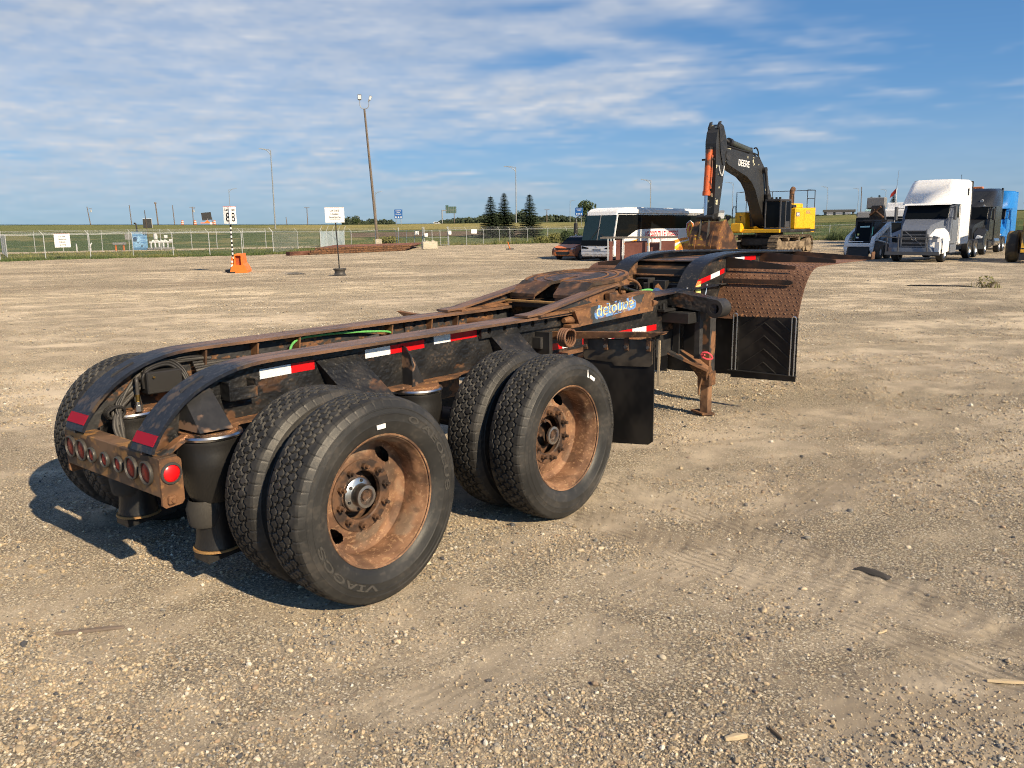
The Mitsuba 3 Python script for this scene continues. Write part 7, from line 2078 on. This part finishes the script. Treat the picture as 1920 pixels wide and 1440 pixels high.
# ---------------------------------------------------------------- excavator
def excavator():
    V = thing('excavator', 'yellow crawler excavator with raised black boom and bucket resting on the ground', 'excavator')
    x, y, z = gpol(22.95, 62.0)
    PLACE[V] = place(x, y, z, 178.0)
    # undercarriage
    for s in (-1, 1):
        K = number(f'{V}__track')
        yc = s * 1.62
        oval = LineString([(-2.35, 0.62), (2.35, 0.62)]).buffer(0.60, 16)
        loop = oval.difference(oval.buffer(-0.10))
        add(K, 'chain', pxz(loop, yc - 0.20, yc + 0.20), 'track_steel', 25)
        per = oval.exterior
        n = 46
        for k in range(n):
            a = per.interpolate(k / n, normalized=True)
            b = per.interpolate((k + 0.86) / n, normalized=True)
            d = np.array([b.x - a.x, b.y - a.y])
            d /= np.linalg.norm(d)
            nn = np.array([d[1], -d[0]])
            c = np.array([(a.x + b.x) / 2, (a.y + b.y) / 2])
            if (c + nn * 0.1 - np.array([0, 0.62])) @ (c - np.array([0, 0.62])) < (c - np.array([0, 0.62])) @ (c - np.array([0, 0.62])):
                nn = -nn
            h = 0.125
            q = [c - d * h, c + d * h, c + d * h + nn * 0.03, c + d * h * 0.2 + nn * 0.03, c + d * h * 0.15 + nn * 0.085, c - d * h * 0.1 + nn * 0.085, c - d * h * 0.2 + nn * 0.03, c - d * h + nn * 0.03]
            add(K, 'shoe', pxz(Polygon([tuple(v) for v in q]).convex_hull if False else Polygon([tuple(v) for v in q]), yc - 0.33, yc + 0.33), 'track_steel', 20)
        add(K, 'frame', pxz(rounded([(-2.0, 0.35), (2.0, 0.35), (2.1, 0.85), (-2.1, 0.85)], 0.1), yc - 0.17, yc + 0.17), 'track_steel', 20)
        for xx in (-1.6, -1.0, -0.4, 0.2, 0.8, 1.4):
            add(K, 'roller', rod((xx, yc - 0.24, 0.32), (xx, yc + 0.24, 0.32), 0.17, 14), 'track_steel', 30)
        for xx in (-0.8, 0.9):
            add(K, 'roller', rod((xx, yc - 0.22, 1.02), (xx, yc + 0.22, 1.02), 0.11, 12), 'track_steel', 30)
        add(K, 'sprocket', rod((-2.35, yc - 0.22, 0.62), (-2.35, yc + 0.22, 0.62), 0.46, 18), 'track_steel', 25)
        add(K, 'idler', rod((2.35, yc - 0.2, 0.62), (2.35, yc + 0.2, 0.62), 0.45, 20), 'track_steel', 25)
    add(V, 'car_body', cat([span(-1.6, 1.6, -1.35, 1.35, 0.55, 1.15, 0.1), rod((0, 0, 1.1), (0, 0, 1.50), 0.95, 28)]), 'machine_black', 20)
    # upper house
    add(V, 'deck', span(-3.9, 2.0, -1.75, 1.72, 1.46, 1.66, 0.04), 'machine_black', 20)
    add(V, 'engine_housing', span(-3.0, -0.35, -1.72, 1.70, 1.661, 3.10, 0.06), 'yellow_paint', 20)
    add(V, 'counterweight', pxy(rounded([(-3.0, -1.72), (-3.0, 1.70), (-3.7, 1.70), (-4.05, 1.2), (-4.15, 0), (-4.05, -1.2), (-3.7, -1.72)], 0.1), 1.45, 3.12), 'yellow_paint', 20)
    add(V, 'side_door', span(-2.9, -1.75, 1.702, 1.72, 1.75, 3.02, 0.01), 'yellow_paint', 20)
    add(V, 'side_door', span(-1.70, -0.45, 1.702, 1.72, 1.75, 3.02, 0.01), 'yellow_paint', 20)
    add(V, 'vent_grille', cat([span(-2.7, -2.0, 1.721, 1.730, 2.70 + 0.05 * k, 2.725 + 0.05 * k, 0.002) for k in range(5)]), 'mid_grey', 20)
    add(V, 'model_plate', span(-0.95, -0.40, 1.721, 1.732, 2.52, 2.80, 0.002), 'mid_grey', 20)
    add(V, 'lettering', text_on('870G', 0.17, 0.004, (-0.44, 1.733, 2.58), (-1, 0, 0), (0, 0, 1), True, 0.46), 'sign_white', False)
    add(V, 'engine_cover', span(-2.7, -1.0, -1.2, 1.2, 3.10, 3.42, 0.06), 'yellow_paint', 20)
    add(V, 'air_cleaner', span(-0.9, -0.3, 0.9, 1.5, 3.10, 3.30, 0.05), 'machine_black', 20)
    add(V, 'exhaust', tube([(-1.75, 0.75, 3.4), (-1.75, 0.75, 4.0), (-1.78, 0.75, 4.3), (-1.95, 0.75, 4.45)], 0.17, 12, 16), 'rust', 40)
    # right hand tank and steps in front
    add(V, 'fuel_tank', span(0.3, 1.75, -1.74, -0.98, 1.661, 2.85, 0.05), 'yellow_paint', 20)
    add(V, 'tool_box', span(1.75, 2.35, -1.74, -0.98, 1.50, 2.10, 0.05), 'yellow_paint', 20)
    add(V, 'lettering', text_on('T', 0.28, 0.004, (1.755, -1.42, 2.28), (0, 1, 0), (0, 0, 1), True, 0.2), 'dark_trim', False)
    add(V, 'front_beam', span(1.90, 2.12, -1.74, 1.70, 1.45, 1.70, 0.03), 'yellow_paint', 20)
    # cab, front left
    add(V, 'cab_frame', cat([span(1.98, 2.08, y0 - 0.05, y0 + 0.05, 1.70, 3.55, 0.02) for y0 in (0.62, 1.66)] + [span(0.42, 0.52, y0 - 0.05, y0 + 0.05, 1.70, 3.55, 0.02) for y0 in (0.62, 1.66)] + [span(1.2, 1.3, 1.61, 1.71, 1.70, 3.55, 0.02), span(0.40, 2.10, 0.56, 1.72, 3.52, 3.66, 0.05), span(0.4, 2.1, 0.57, 1.71, 1.66, 1.78, 0.02)]), 'cab_grey', 20)
    add(V, 'cab_window', span(2.005, 2.03, 0.68, 1.60, 1.80, 3.50, 0.004), 'glass_dark', 20)
    add(V, 'cab_window', span(1.32, 1.96, 1.64, 1.665, 1.80, 3.50, 0.004), 'glass_dark', 20)
    add(V, 'cab_window', span(0.54, 1.18, 1.64, 1.665, 2.20, 3.50, 0.004), 'glass_dark', 20)
    add(V, 'cab_window', span(0.54, 1.96, 0.60, 0.62, 1.80, 3.50, 0.004), 'glass_dark', 20)
    add(V, 'cab_frame', span(0.54, 1.18, 1.635, 1.67, 1.80, 2.20, 0.01), 'cab_grey', 20)
    add(V, 'work_lamp', cat([span(2.0, 2.1, a, a + 0.14, 3.66, 3.78, 0.02) for a in (0.7, 1.0, 1.3, 1.55)]), 'dark_trim', 20)
    # hand rails and walkways
    def rail(pts, r=0.028):
        add(V, 'hand_rail', tube(pts, r, 6, 0), 'dark_trim', 40)
    rail([(-3.7, 1.6, 3.1), (-3.7, 1.6, 4.35), (-2.4, 1.6, 4.35), (-2.4, 1.6, 3.1)])
    rail([(-3.7, 1.6, 3.75), (-2.4, 1.6, 3.75)])
    rail([(-3.7, 1.6, 4.35), (-3.7, -1.6, 4.35), (-0.6, -1.6, 4.35), (1.2, -1.6, 4.2)])
    rail([(-3.7, -1.6, 4.35), (-3.7, -1.6, 3.1)])
    rail([(-1.6, -1.6, 4.35), (-1.6, -1.6, 3.1)])
    rail([(0.4, -1.6, 4.3), (0.4, -1.6, 2.8)])
    rail([(0.35, 1.55, 3.1), (0.35, 1.55, 4.0), (-0.2, 1.55, 4.0), (-0.2, 1.55, 3.1)])
    rail([(1.7, -1.68, 2.8), (1.7, -1.68, 4.2), (1.2, -1.6, 4.2)])
    rail([(2.25, -1.68, 1.7), (2.25, -1.68, 3.0), (2.1, -1.68, 3.25), (1.8, -1.68, 3.25), (1.75, -1.68, 2.8)])
    rail([(2.3, -2.0, 1.6), (2.3, -2.0, 2.3), (2.35, -1.75, 2.5)])
    add(V, 'mirror', span(2.28, 2.36, -2.12, -1.85, 2.30, 2.62, 0.02), 'dark_trim', 20)
    # boom
    up = [(0.3, 2.0), (0.30, 2.7), (0.62, 3.6), (1.15, 4.45), (2.1, 5.82), (2.55, 6.18), (3.1, 6.38), (5.3, 6.58), (7.05, 6.70), (7.35, 6.55), (7.45, 6.25), (7.35, 5.9), (7.1, 5.72), (6.3, 5.52), (4.45, 5.06), (3.75, 4.72), (3.2, 4.25), (2.7, 3.50), (2.05, 2.65), (1.4, 1.95), (0.8, 1.75)]
    add(V, 'boom', pxz(rounded(up, 0.05), -0.40, 0.40), 'boom_black', 20)
    add(V, 'lettering', text_on('DEERE', 0.38, 0.004, (5.75, 0.402, 5.72), (-1, 0, -0.05), (-0.05, 0, 1), True, 1.55), 'sign_white', False)
    add(V, 'boom_boss', rod((2.15, -0.62, 5.55), (2.15, 0.62, 5.55), 0.20, 18), 'machine_black', 25)
    add(V, 'boom_boss', rod((7.2, -0.46, 6.25), (7.2, 0.46, 6.25), 0.28, 20), 'machine_black', 25)
    add(V, 'boom_seam', pxz(LineString([(0.55, 2.7), (1.6, 4.3), (2.5, 5.4), (3.2, 5.75), (6.9, 6.35)]).buffer(0.02), 0.400, 0.405), 'machine_black', 20)
    for yy in (-0.18, 0.0, 0.18):
        add(V, 'boom_hose', tube([(7.0, yy, 6.85), (6.4, yy, 6.82), (5.2, yy, 6.72), (3.6, yy, 6.62), (3.1, yy, 6.6), (2.5, yy, 6.45), (1.9, yy, 5.9)], 0.045, 6, 24), 'dark_trim', 40)
    # stick
    stick = [(8.25, 7.92), (7.95, 8.08), (7.70, 7.95), (7.45, 7.35), (7.25, 6.75), (7.25, 6.20), (7.45, 5.40), (8.05, 2.55), (8.20, 2.25), (8.45, 2.30), (8.60, 2.70), (8.55, 5.5), (8.62, 6.9), (8.50, 7.55)]
    add(V, 'stick', pxz(rounded(stick, 0.04), -0.36, 0.36), 'boom_black', 20)
    add(V, 'stick_cheek', pxz(rounded([(8.35, 7.85), (7.85, 8.0), (7.45, 7.3), (7.28, 6.7), (7.3, 6.1), (7.75, 5.6), (8.1, 6.4)], 0.08), 0.36, 0.42), 'machine_black', 20)
    for s in (-1, 1):
        add(V, 'stick_ear', hull([(8.1, s * 0.3 - 0.07, 7.7), (8.1, s * 0.3 + 0.07, 7.7), (8.4, s * 0.3 - 0.07, 7.8), (8.4, s * 0.3 + 0.07, 7.8), (8.0, s * 0.3 - 0.05, 8.25), (8.0, s * 0.3 + 0.05, 8.25), (8.2, s * 0.3 - 0.05, 8.2), (8.2, s * 0.3 + 0.05, 8.2)]), 'machine_black', 20)
    add(V, 'stick_hose', tube([(8.3, 0.42, 5.6), (8.15, 0.44, 5.2), (7.9, 0.44, 5.0), (7.75, 0.43, 5.2), (7.6, 0.43, 5.6)], 0.035, 6, 16), 'far_white', 40)
    # cylinders
    add(V, 'arm_cylinder', rod((3.5, 0, 6.78), (6.2, 0, 7.12), 0.20, 16), 'cyl_olive', 30)
    add(V, 'arm_cylinder', rod((6.1, 0, 7.1), (6.4, 0, 7.14), 0.26, 16), 'machine_black', 30)
    add(V, 'arm_rod', rod((6.4, 0, 7.14), (7.9, 0, 7.55), 0.10, 12), 'cab_grey', 30)
    add(V, 'cylinder_mount', hull([(3.3, -0.2, 6.45), (3.3, 0.2, 6.45), (3.9, -0.2, 6.48), (3.9, 0.2, 6.48), (3.4, -0.18, 6.95), (3.4, 0.18, 6.95), (3.6, -0.18, 6.95), (3.6, 0.18, 6.95)]), 'machine_black', 20)
    add(V, 'cylinder_guard', tube([(3.3, 0.25, 6.9), (3.0, 0.25, 6.95), (2.7, 0.25, 6.7), (2.65, 0.25, 6.25)], 0.05, 6, 12), 'dark_trim', 40)
    add(V, 'bucket_cylinder', rod((8.78, 0, 6.55), (8.98, 0, 3.95), 0.20, 16), 'orange_flaked', 30)
    add(V, 'bucket_cylinder', cat([rod((8.97, 0, 4.05), (8.99, 0, 3.80), 0.24, 16), tube([(8.80, 0.24, 6.2), (8.86, 0.26, 5.2), (8.93, 0.25, 4.2)], 0.05, 6, 10)]), 'orange_flaked', 30)
    add(V, 'bucket_rod', rod((8.98, 0, 3.95), (9.02, 0, 2.55), 0.10, 12), 'rod_bright', 30)
    add(V, 'cylinder_bracket', cat([span(8.45, 8.85, -0.14, 0.14, 6.40, 6.70, 0.03), rod((8.80, -0.45, 5.95), (8.80, 0.4, 5.95), 0.06, 8)]), 'machine_black', 20)
    for s in (-1, 1):
        add(V, 'boom_cylinder', rod((2.15, s * 0.58, 5.55), (1.75, s * 0.60, 3.9), 0.10, 12), 'cab_grey', 30)
        add(V, 'boom_cylinder', rod((1.78, s * 0.60, 4.0), (1.25, s * 0.62, 1.9), 0.19, 16), 'machine_black', 30)
    add(V, 'boom_cylinder', rod((1.9, -0.95, 4.6), (1.75, -0.95, 3.6), 0.07, 10), 'rod_bright', 30)
    # linkage and bucket
    add(V, 'bucket_link', cat([hull([(8.30, s * 0.42 - 0.06, 2.75), (8.30, s * 0.42 + 0.06, 2.75), (8.55, s * 0.42 - 0.06, 2.75), (9.0, s * 0.40 - 0.06, 2.60), (9.0, s * 0.40 + 0.06, 2.60), (9.05, s * 0.40, 2.40), (8.35, s * 0.42, 2.55)]) for s in (-1, 1)] + [rod((9.02, -0.55, 2.52), (9.02, 0.55, 2.52), 0.13, 14), rod((8.30, -0.6, 2.40), (8.30, 0.6, 2.40), 0.14, 14)]), 'machine_black', 20)
    add(V, 'bucket_link', cat([hull([(8.98, s * 0.28 - 0.06, 2.55), (8.98, s * 0.28 + 0.06, 2.55), (9.1, s * 0.28, 2.5), (9.12, s * 0.28 - 0.06, 1.15), (9.12, s * 0.28 + 0.06, 1.15), (9.3, s * 0.28, 1.2)]) for s in (-1, 1)]), 'machine_black', 20)
    side = [(8.15, 2.35), (8.55, 2.25), (9.15, 1.35), (9.35, 0.75), (9.15, 0.30), (8.60, 0.05), (7.85, 0.02), (6.55, 0.30), (6.45, 0.42), (7.0, 1.3)]
    sp_ = Polygon(side)
    for s in (-1, 1):
        add(V, 'bucket_side', pxz(sp_, s * 0.95 - 0.03, s * 0.95 + 0.03), 'bucket_steel', 20)
    shell = LineString([(8.55, 2.22), (9.15, 1.35), (9.33, 0.75), (9.15, 0.32), (8.60, 0.06), (7.85, 0.03), (6.5, 0.30)]).buffer(0.035, cap_style='flat')
    add(V, 'bucket_shell', pxz(shell, -0.92, 0.92), 'bucket_steel', 25)
    for k in range(5):
        add(V, 'bucket_tooth', hull([(6.6, -0.85 + 0.42 * k - 0.07, 0.25), (6.6, -0.85 + 0.42 * k + 0.07, 0.25), (6.6, -0.85 + 0.42 * k, 0.40), (6.15, -0.85 + 0.42 * k, 0.33)]), 'bucket_steel', 20)
    add(V, 'bucket_rib', cat([pxz(LineString([(8.5, 2.2), (9.2, 1.35), (9.37, 0.75), (9.15, 0.25)]).buffer(0.06), y0 - 0.08, y0 + 0.08) for y0 in (-0.55, 0.55)]), 'bucket_steel', 20)


plain('cab_grey', (0.055, 0.055, 0.058), 0.4)
plain('cyl_olive', (0.055, 0.062, 0.052), 0.4)
surf('boom_black', lambda p, n, uv: mix(mix((0.018, 0.018, 0.019), (0.045, 0.044, 0.043), fbm(p.x * 1.3, p.y * 1.3, p.z * 1.3, 4)), (0.55, 0.52, 0.36), smoothstep(0.72, 0.75, fbm(p.x * 2.5, p.y * 2.5, p.z * 2.5, 4) + 0.13 * smoothstep(5.0, 2.0, p.z) * smoothstep(48.5, 47.5, p.x))), 0.42)
excavator()

# ---------------------------------------------------------------- trees, far woods, buildings
def spruce(label, b, d, h, w, seed):
    S = thing('spruce_tree', label, 'tree', None)
    x, y, z = gpol(b, d)
    PLACE[S] = place(x, y, z)
    g = np.random.default_rng(seed)
    add(S, 'trunk', rod((0, 0, -0.2), (0, 0, h * 0.97), 0.16, 8, 0.02), 'bark', 40)
    vs, fs = [], []
    at = 0
    zz = 0.35
    while zz < h - 0.15:
        k = (zz - 0.3) / (h - 0.3)
        R = w * (1 - k) ** 0.82 * (0.86 + 0.28 * g.random()) + 0.06
        nb = max(6, int(15 * (1 - 0.5 * k)))
        a0 = g.uniform(0, 6.28)
        for i in range(nb):
            a = a0 + 2 * np.pi * i / nb + g.uniform(-0.2, 0.2)
            r = R * g.uniform(0.72, 1.12)
            drop = 0.16 * r + 0.05
            m = max(4, int(r / 0.13))
            for j in range(m):
                t = (j + 0.7) / m
                c = np.array([math.cos(a) * r * t, math.sin(a) * r * t, zz - drop * t + 0.14 * r * t * t])
                for q in range(7):
                    L = (0.40 + 0.12 * (1 - t)) * g.uniform(0.7, 1.4) * (0.55 + 0.45 * (1 - k))
                    d1 = np.array([math.cos(a + g.uniform(-1.0, 1.0)), math.sin(a + g.uniform(-1.0, 1.0)), g.uniform(-0.5, 0.25)])
                    d2 = np.cross(d1, [0, 0, 1]) * g.uniform(0.40, 0.75) + np.array([0, 0, g.uniform(-0.22, 0.1)])
                    vs += [c - d1 * L * 0.3 - d2 * L * 0.5, c - d1 * L * 0.3 + d2 * L * 0.5, c + d1 * L]
                    fs.append((at, at + 1, at + 2))
                    at += 3
        zz += 0.21 + 0.11 * (1 - k) * g.uniform(0.7, 1.3)
    vs += [np.array(v) for v in ((-.05, 0, h - 0.35), (.05, 0, h - 0.35), (0, 0, h + 0.1), (0, -.05, h - 0.35), (0, .05, h - 0.35), (0, 0, h + 0.08))]
    fs += [(at, at + 1, at + 2), (at + 3, at + 4, at + 5)]
    add(S, 'crown', trimesh.Trimesh(np.array(vs), np.array(fs), process=False), 'spruce_needles', False)


spruce('dark spruce tree, left of the pair standing together', 41.15, 150, 7.4, 2.45, 1)
spruce('taller slimmer spruce tree, right of the pair standing together', 40.25, 152, 7.9, 2.25, 2)
spruce('dark spruce tree standing alone right of the tall street lamp', 38.55, 150, 7.6, 2.35, 3)
spruce('tiny far spruce seen above the teal bus', 17.0, 330, 7.0, 2.0, 4)
spruce('tiny far spruce seen above the pale bus roof', 16.55, 330, 7.5, 2.0, 5)
spruce('tiny far spruce half hidden by the flag pole', 15.75, 330, 7.5, 2.2, 6)


def leaf_clump(g, cx, cy, cz, rx, rz, n, size):
    u = g.normal(size=(n, 3))
    u /= np.linalg.norm(u, axis=1, keepdims=True)
    u *= g.uniform(0.55, 1.0, (n, 1)) ** 0.5 * (1 + 0.35 * (meshkit.noise(u * 2.3 + cx, 3)[:, None] - 0.5))
    c = u * [rx, rx, rz] + [cx, cy, cz]
    d1 = g.normal(size=(n, 3))
    d1 /= np.linalg.norm(d1, axis=1, keepdims=True)
    d2 = np.cross(d1, g.normal(size=(n, 3)))
    d2 /= np.linalg.norm(d2, axis=1, keepdims=True) + 1e-9
    s = size * g.uniform(0.6, 1.4, (n, 1))
    return np.stack([c - d1 * s, c + d1 * s * 0.6 + d2 * s, c + d1 * s * 0.6 - d2 * s], 1).reshape(-1, 3)


def tri_mesh(v):
    return trimesh.Trimesh(v, np.arange(len(v)).reshape(-1, 3), process=False)


def tree(label, b, d, h, w, seed, n=1500):
    S = thing('broadleaf_tree', label, 'tree')
    x, y, z = gpol(b, d)
    g = np.random.default_rng(seed)
    add(S, 'trunk', rod((x, y, z - 0.3), (x, y, z + h * 0.6), 0.22, 8, 0.1), 'bark', 40)
    v = []
    for k in range(9):
        a, r = g.uniform(0, 6.28), w * g.uniform(0.1, 0.6)
        v.append(leaf_clump(g, x + r * math.cos(a), y + r * math.sin(a), z + h * g.uniform(0.38, 0.8), w * 0.5, h * 0.22, n // 9, 0.24))
    add(S, 'crown', tri_mesh(np.vstack(v)), 'broad_leaves', False)


tree('round dark broadleaf tree just left of the coach roof', 34.75, 262, 6.6, 2.9, 12)
tree('small dark conifer-like tree above the steel mats', 50.1, 420, 5.2, 1.9, 13, 700)


def wood(name, label, b0, b1, d, h0, h1, seed, n):
    g = np.random.default_rng(seed)
    v = []
    for k in range(n):
        b = b0 + (b1 - b0) * (k + g.uniform(0, 1)) / n
        x, y, z = gpol(b, d + g.uniform(-40, 60))
        h = (h0 + (h1 - h0) * (k / n)) * g.uniform(0.7, 1.15)
        v.append(leaf_clump(g, x, y, z + h * 0.5, h * 0.55, h * 0.55, 90, h * 0.14))
    structure(name, tri_mesh(np.vstack(v)), 'far_leaves', False, kind='stuff', label=label, cat_='trees')


surf('far_leaves', lambda p, n, uv: mix((0.040, 0.060, 0.038), (0.075, 0.098, 0.052), fbm(p.x * 0.05, p.y * 0.05, p.z * 0.1, 3)), 0.8)
wood('far_trees', 'far belt of trees left of and behind the three spruces', 44.6, 39.0, 700, 4.0, 9.5, 21, 70)
wood('far_trees', 'far belt of trees between the lone spruce and the coach', 38.6, 33.5, 800, 7.5, 6.5, 22, 60)
wood('far_trees', 'far low trees behind the loader sign and the wooden light pole', 50.9, 47.6, 520, 4.6, 3.2, 23, 40)
wood('far_trees', 'thin far hedge line on the left horizon', 68.5, 64.5, 900, 3.0, 2.0, 24, 30)
wood('far_trees', 'far trees on the right horizon behind the excavator', 27.5, 19.0, 900, 6, 5, 25, 70)
for b, d, w, h, lb in ((27.3, 420, 22, 4.2, 'long low white building on the horizon behind the stick'), (23.6, 430, 12, 3.4, 'low white building on the horizon left of the excavator body'), (18.9, 600, 16, 3.6, 'small pale building on the horizon right of the excavator'), (43.6, 234, 0, 0, '')):
    if not w:
        continue
    B = thing('far_building', lb, 'building')
    PLACE[B] = place(*gpol(b, d), b - 90)
    add(B, 'wall', box(w, 8, h, (0, 4, h / 2), 0.05), 'far_white', 20)
    add(B, 'roof', hull([(-w / 2 - .2, -0.3, h), (w / 2 + .2, -0.3, h), (-w / 2 - .2, 8.3, h), (w / 2 + .2, 8.3, h), (-w / 2, 4, h + 0.9), (w / 2, 4, h + 0.9)]), 'mid_grey', 20)
plain('dark_conc', (0.09, 0.09, 0.09), 0.8)
OV = thing('overpass', 'dark concrete road overpass on the right horizon above the grass bank', 'bridge')
PLACE[OV] = place(*gpol(18.4, 420), 18.4 - 90)
add(OV, 'deck', box(14, 8, 1.1, (-3, 0, 3.2), 0.05), 'dark_conc', 20)
for k in range(4):
    add(OV, 'pier', box(1.0, 6, 3.4, (-9 + 4 * k, 0, 1.5), 0.05), 'mid_grey', 20)
WV = thing('far_van', 'white van driving on the far highway by the overhead sign mast', 'van')
PLACE[WV] = place(*gpol(44.75, 470), 44.75 - 90)
add(WV, 'body', pxz(rounded([(-1.9, 0.4), (2.2, 0.4), (2.2, 0.95), (1.5, 1.1), (0.9, 1.75), (-1.8, 1.8)], 0.1), -0.9, 0.9), 'white_paint', 20)
add(WV, 'window', pxz([(-1.6, 1.15), (0.95, 1.15), (0.7, 1.62), (-1.6, 1.62)], -0.93, -0.9), 'glass_dark', 20)
for xx in (-1.1, 1.4):
    add(WV, 'wheel', rod((xx, -0.92, 0.34), (xx, 0.92, 0.34), 0.34, 14), 'dark_trim', 30)


# ---------------------------------------------------------------- grass blades, weeds, litter
def blades(pts, hgt, g, wid=0.02, per=7, lean=0.5):
    n = len(pts)
    p = np.repeat(np.array(pts, float), per, 0)
    m = len(p)
    a = g.uniform(0, 2 * np.pi, m)
    h = np.repeat(np.broadcast_to(hgt, (n,)), per) * g.uniform(0.5, 1.2, m)
    base = p + np.stack([g.normal(0, 0.09, m), g.normal(0, 0.09, m), 0 * a - 0.02], 1)
    d = np.stack([np.cos(a), np.sin(a), 0 * a], 1)
    s = np.stack([-np.sin(a), np.cos(a), 0 * a], 1) * wid * g.uniform(0.6, 1.4, (m, 1))
    tip = base + d * (h * lean * g.uniform(0.1, 1, m))[:, None] + np.array([0, 0, 1.0]) * h[:, None]
    return np.stack([base - s, base + s, tip], 1).reshape(-1, 3)


g_ = np.random.default_rng(77)
pts, hs = [], []
for k in range(7000):   # along the fences and in the rough ground between them
    b = g_.uniform(18, 72)
    e = float(np.interp(b, G_AZ, G_EDGE))
    d = e * (1 + 0.42 * g_.random() ** 2.2) - g_.uniform(0, 1.6)
    x, y, z = gpol(b, d)
    pts.append((x, y, z))
    hs.append(g_.uniform(0.12, 0.42) * (1.5 if 36 < b < 41 else (1.3 if b < 30 else 0.7)))
structure('rough_grass', tri_mesh(blades(pts, np.array(hs), g_, 0.035, 6)), 'dry_grass', False, kind='stuff', label='rough grass and weeds growing along the fences', cat_='grass')
pts = [gpol(g_.uniform(17.3, 19.3), g_.uniform(118, 128)) for _ in range(700)]
structure('rough_grass', tri_mesh(blades(pts, g_.uniform(0.5, 1.3, 700), g_, 0.05, 6)), 'broad_leaves', False, kind='stuff', label='tall green weeds growing beside the teal bus', cat_='weeds')
for b, d, r, h, lb in ((36.7, 121, 1.6, 1.3, 'grey green bush by the fence behind the orange car'), (37.9, 119, 1.5, 0.9, 'brownish low bush at the foot of the fence'), (36.15, 116, 1.0, 1.7, 'yellow green bush above the orange car'), (48.2, 122, 2.4, 1.2, 'greyish bush behind the fence by the wooden light pole'), (48.0, 121, 1.2, 1.0, 'yellowish bush right of the wooden light pole'), (35.6, 112, 1.8, 1.5, 'green bush between the fence and the coach')):
    S = thing('bush', lb, 'bush')
    x, y, z = gpol(b, d)
    g = np.random.default_rng(int(b * 10))
    add(S, 'leaves', tri_mesh(np.vstack([leaf_clump(g, x + g.uniform(-r, r) * 0.5, y + g.uniform(-r, r) * 0.5, z + h * 0.5, r * 0.6, h * 0.5, 160, 0.10) for _ in range(5)])), 'dry_grass' if 'green' not in lb or 'grey' in lb else 'broad_leaves', False)
    add(S, 'stems', cat([rod((x, y, z), (x + g.uniform(-r, r) * 0.5, y + g.uniform(-r, r) * 0.5, z + h * 0.8), 0.03, 5, 0.01) for _ in range(6)]), 'twig', 30)
WD = thing('dry_weed', 'scraggly dry weed growing alone in the gravel on the right', 'weed')
x, y, z = gpol(10.4, 27.4)
g = np.random.default_rng(3)
add(WD, 'stalks', cat([tube([(x + a * 0.1, y + b_ * 0.3, z), (x + a * 0.2, y + b_ * 0.5, z + 0.15), (x + a * 0.3, y + b_ * 0.8, z + 0.10 + 0.25 * c)], [0.012, 0.010, 0.004] if False else 0.008, 5, 8) for a, b_, c in g.uniform(-0.45, 0.45, (16, 3))]), 'twig', 30)
add(WD, 'leaves', tri_mesh(np.vstack([blades([(x + a * 0.2, y + b_ * 0.35, z) for a, b_ in g.uniform(-1, 1, (12, 2))], 0.22, g, 0.012, 4), leaf_clump(g, x, y, z + 0.2, 0.22, 0.16, 90, 0.028)])), 'dry_grass', False)


def chip(label, x, y, L, W, H, deg, mat, seed, cat_='wood chip'):
    g = np.random.default_rng(seed)
    S = thing('wood_chip', label, cat_)
    n = 6
    pts = []
    for k in range(n + 1):
        t = k / n - 0.5
        w = W * (1 - abs(t) * 1.3) * g.uniform(0.7, 1.2) + 0.003
        for s in (-1, 1):
            pts.append((t * L, s * w / 2 + g.normal(0, W * 0.08), 0))
            pts.append((t * L, s * w / 2 * 0.8 + g.normal(0, W * 0.08), H * g.uniform(0.6, 1.1)))
    m = moved(hull(pts), None, None, math.radians(deg))
    m.apply_translation((x, y, float(micro(x, y)) + 0.003))
    add(S, 'chip', m, mat, 15)


chip('long flat splinter of weathered wood lying at the lower left', -1.10, -0.43, 0.30, 0.035, 0.012, -38, 'old_wood', 1)
chip('pale broken stick lying at the bottom of the picture', 0.0, -3.16, 0.085, 0.022, 0.016, -38, 'tan_wood', 2)
chip('pale wood splinter near the right edge', 1.06, -3.84, 0.14, 0.016, 0.010, -58, 'tan_wood', 3)
chip('thin pale straw lying in the tyre tracks', 1.20, -3.32, 0.06, 0.008, 0.006, -20, 'tan_wood', 4)
chip('dark twig near the pale broken stick', 0.12, -3.26, 0.08, 0.012, 0.010, 60, 'twig', 5)
for b, d, L, W, lb in ((12.9, 27.6, 1.9, 0.13, 'thin dark strip lying flat on the gravel left of the weed'), (54.1, 37.5, 0.9, 0.16, 'thin dark strip lying flat on the gravel left of the loader sign')):
    S = thing('dark_strip', lb, 'strip')  # thin flat dark strips added on the gravel
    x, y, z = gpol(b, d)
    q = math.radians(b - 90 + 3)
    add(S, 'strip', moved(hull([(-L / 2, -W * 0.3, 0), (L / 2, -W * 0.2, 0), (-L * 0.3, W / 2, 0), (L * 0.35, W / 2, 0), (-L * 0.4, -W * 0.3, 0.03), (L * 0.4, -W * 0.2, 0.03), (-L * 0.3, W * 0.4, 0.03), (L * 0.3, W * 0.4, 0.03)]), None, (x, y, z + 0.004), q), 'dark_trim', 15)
MC = thing('mud_clod', 'dark smear of mud left at the end of a tyre track on the right', 'mud')
add(MC, 'clod', moved(hull([(-0.09, -0.03, 0), (0.09, -0.035, 0), (-0.10, 0.03, 0), (0.10, 0.03, 0), (-0.05, 0, 0.016), (0.06, 0.01, 0.018), (0.0, -0.02, 0.015)]), None, (1.86, -3.08, float(micro(1.86, -3.08))), math.radians(78)), 'dark_mud', 15)
plain('dark_mud', (0.055, 0.048, 0.042), 0.7)
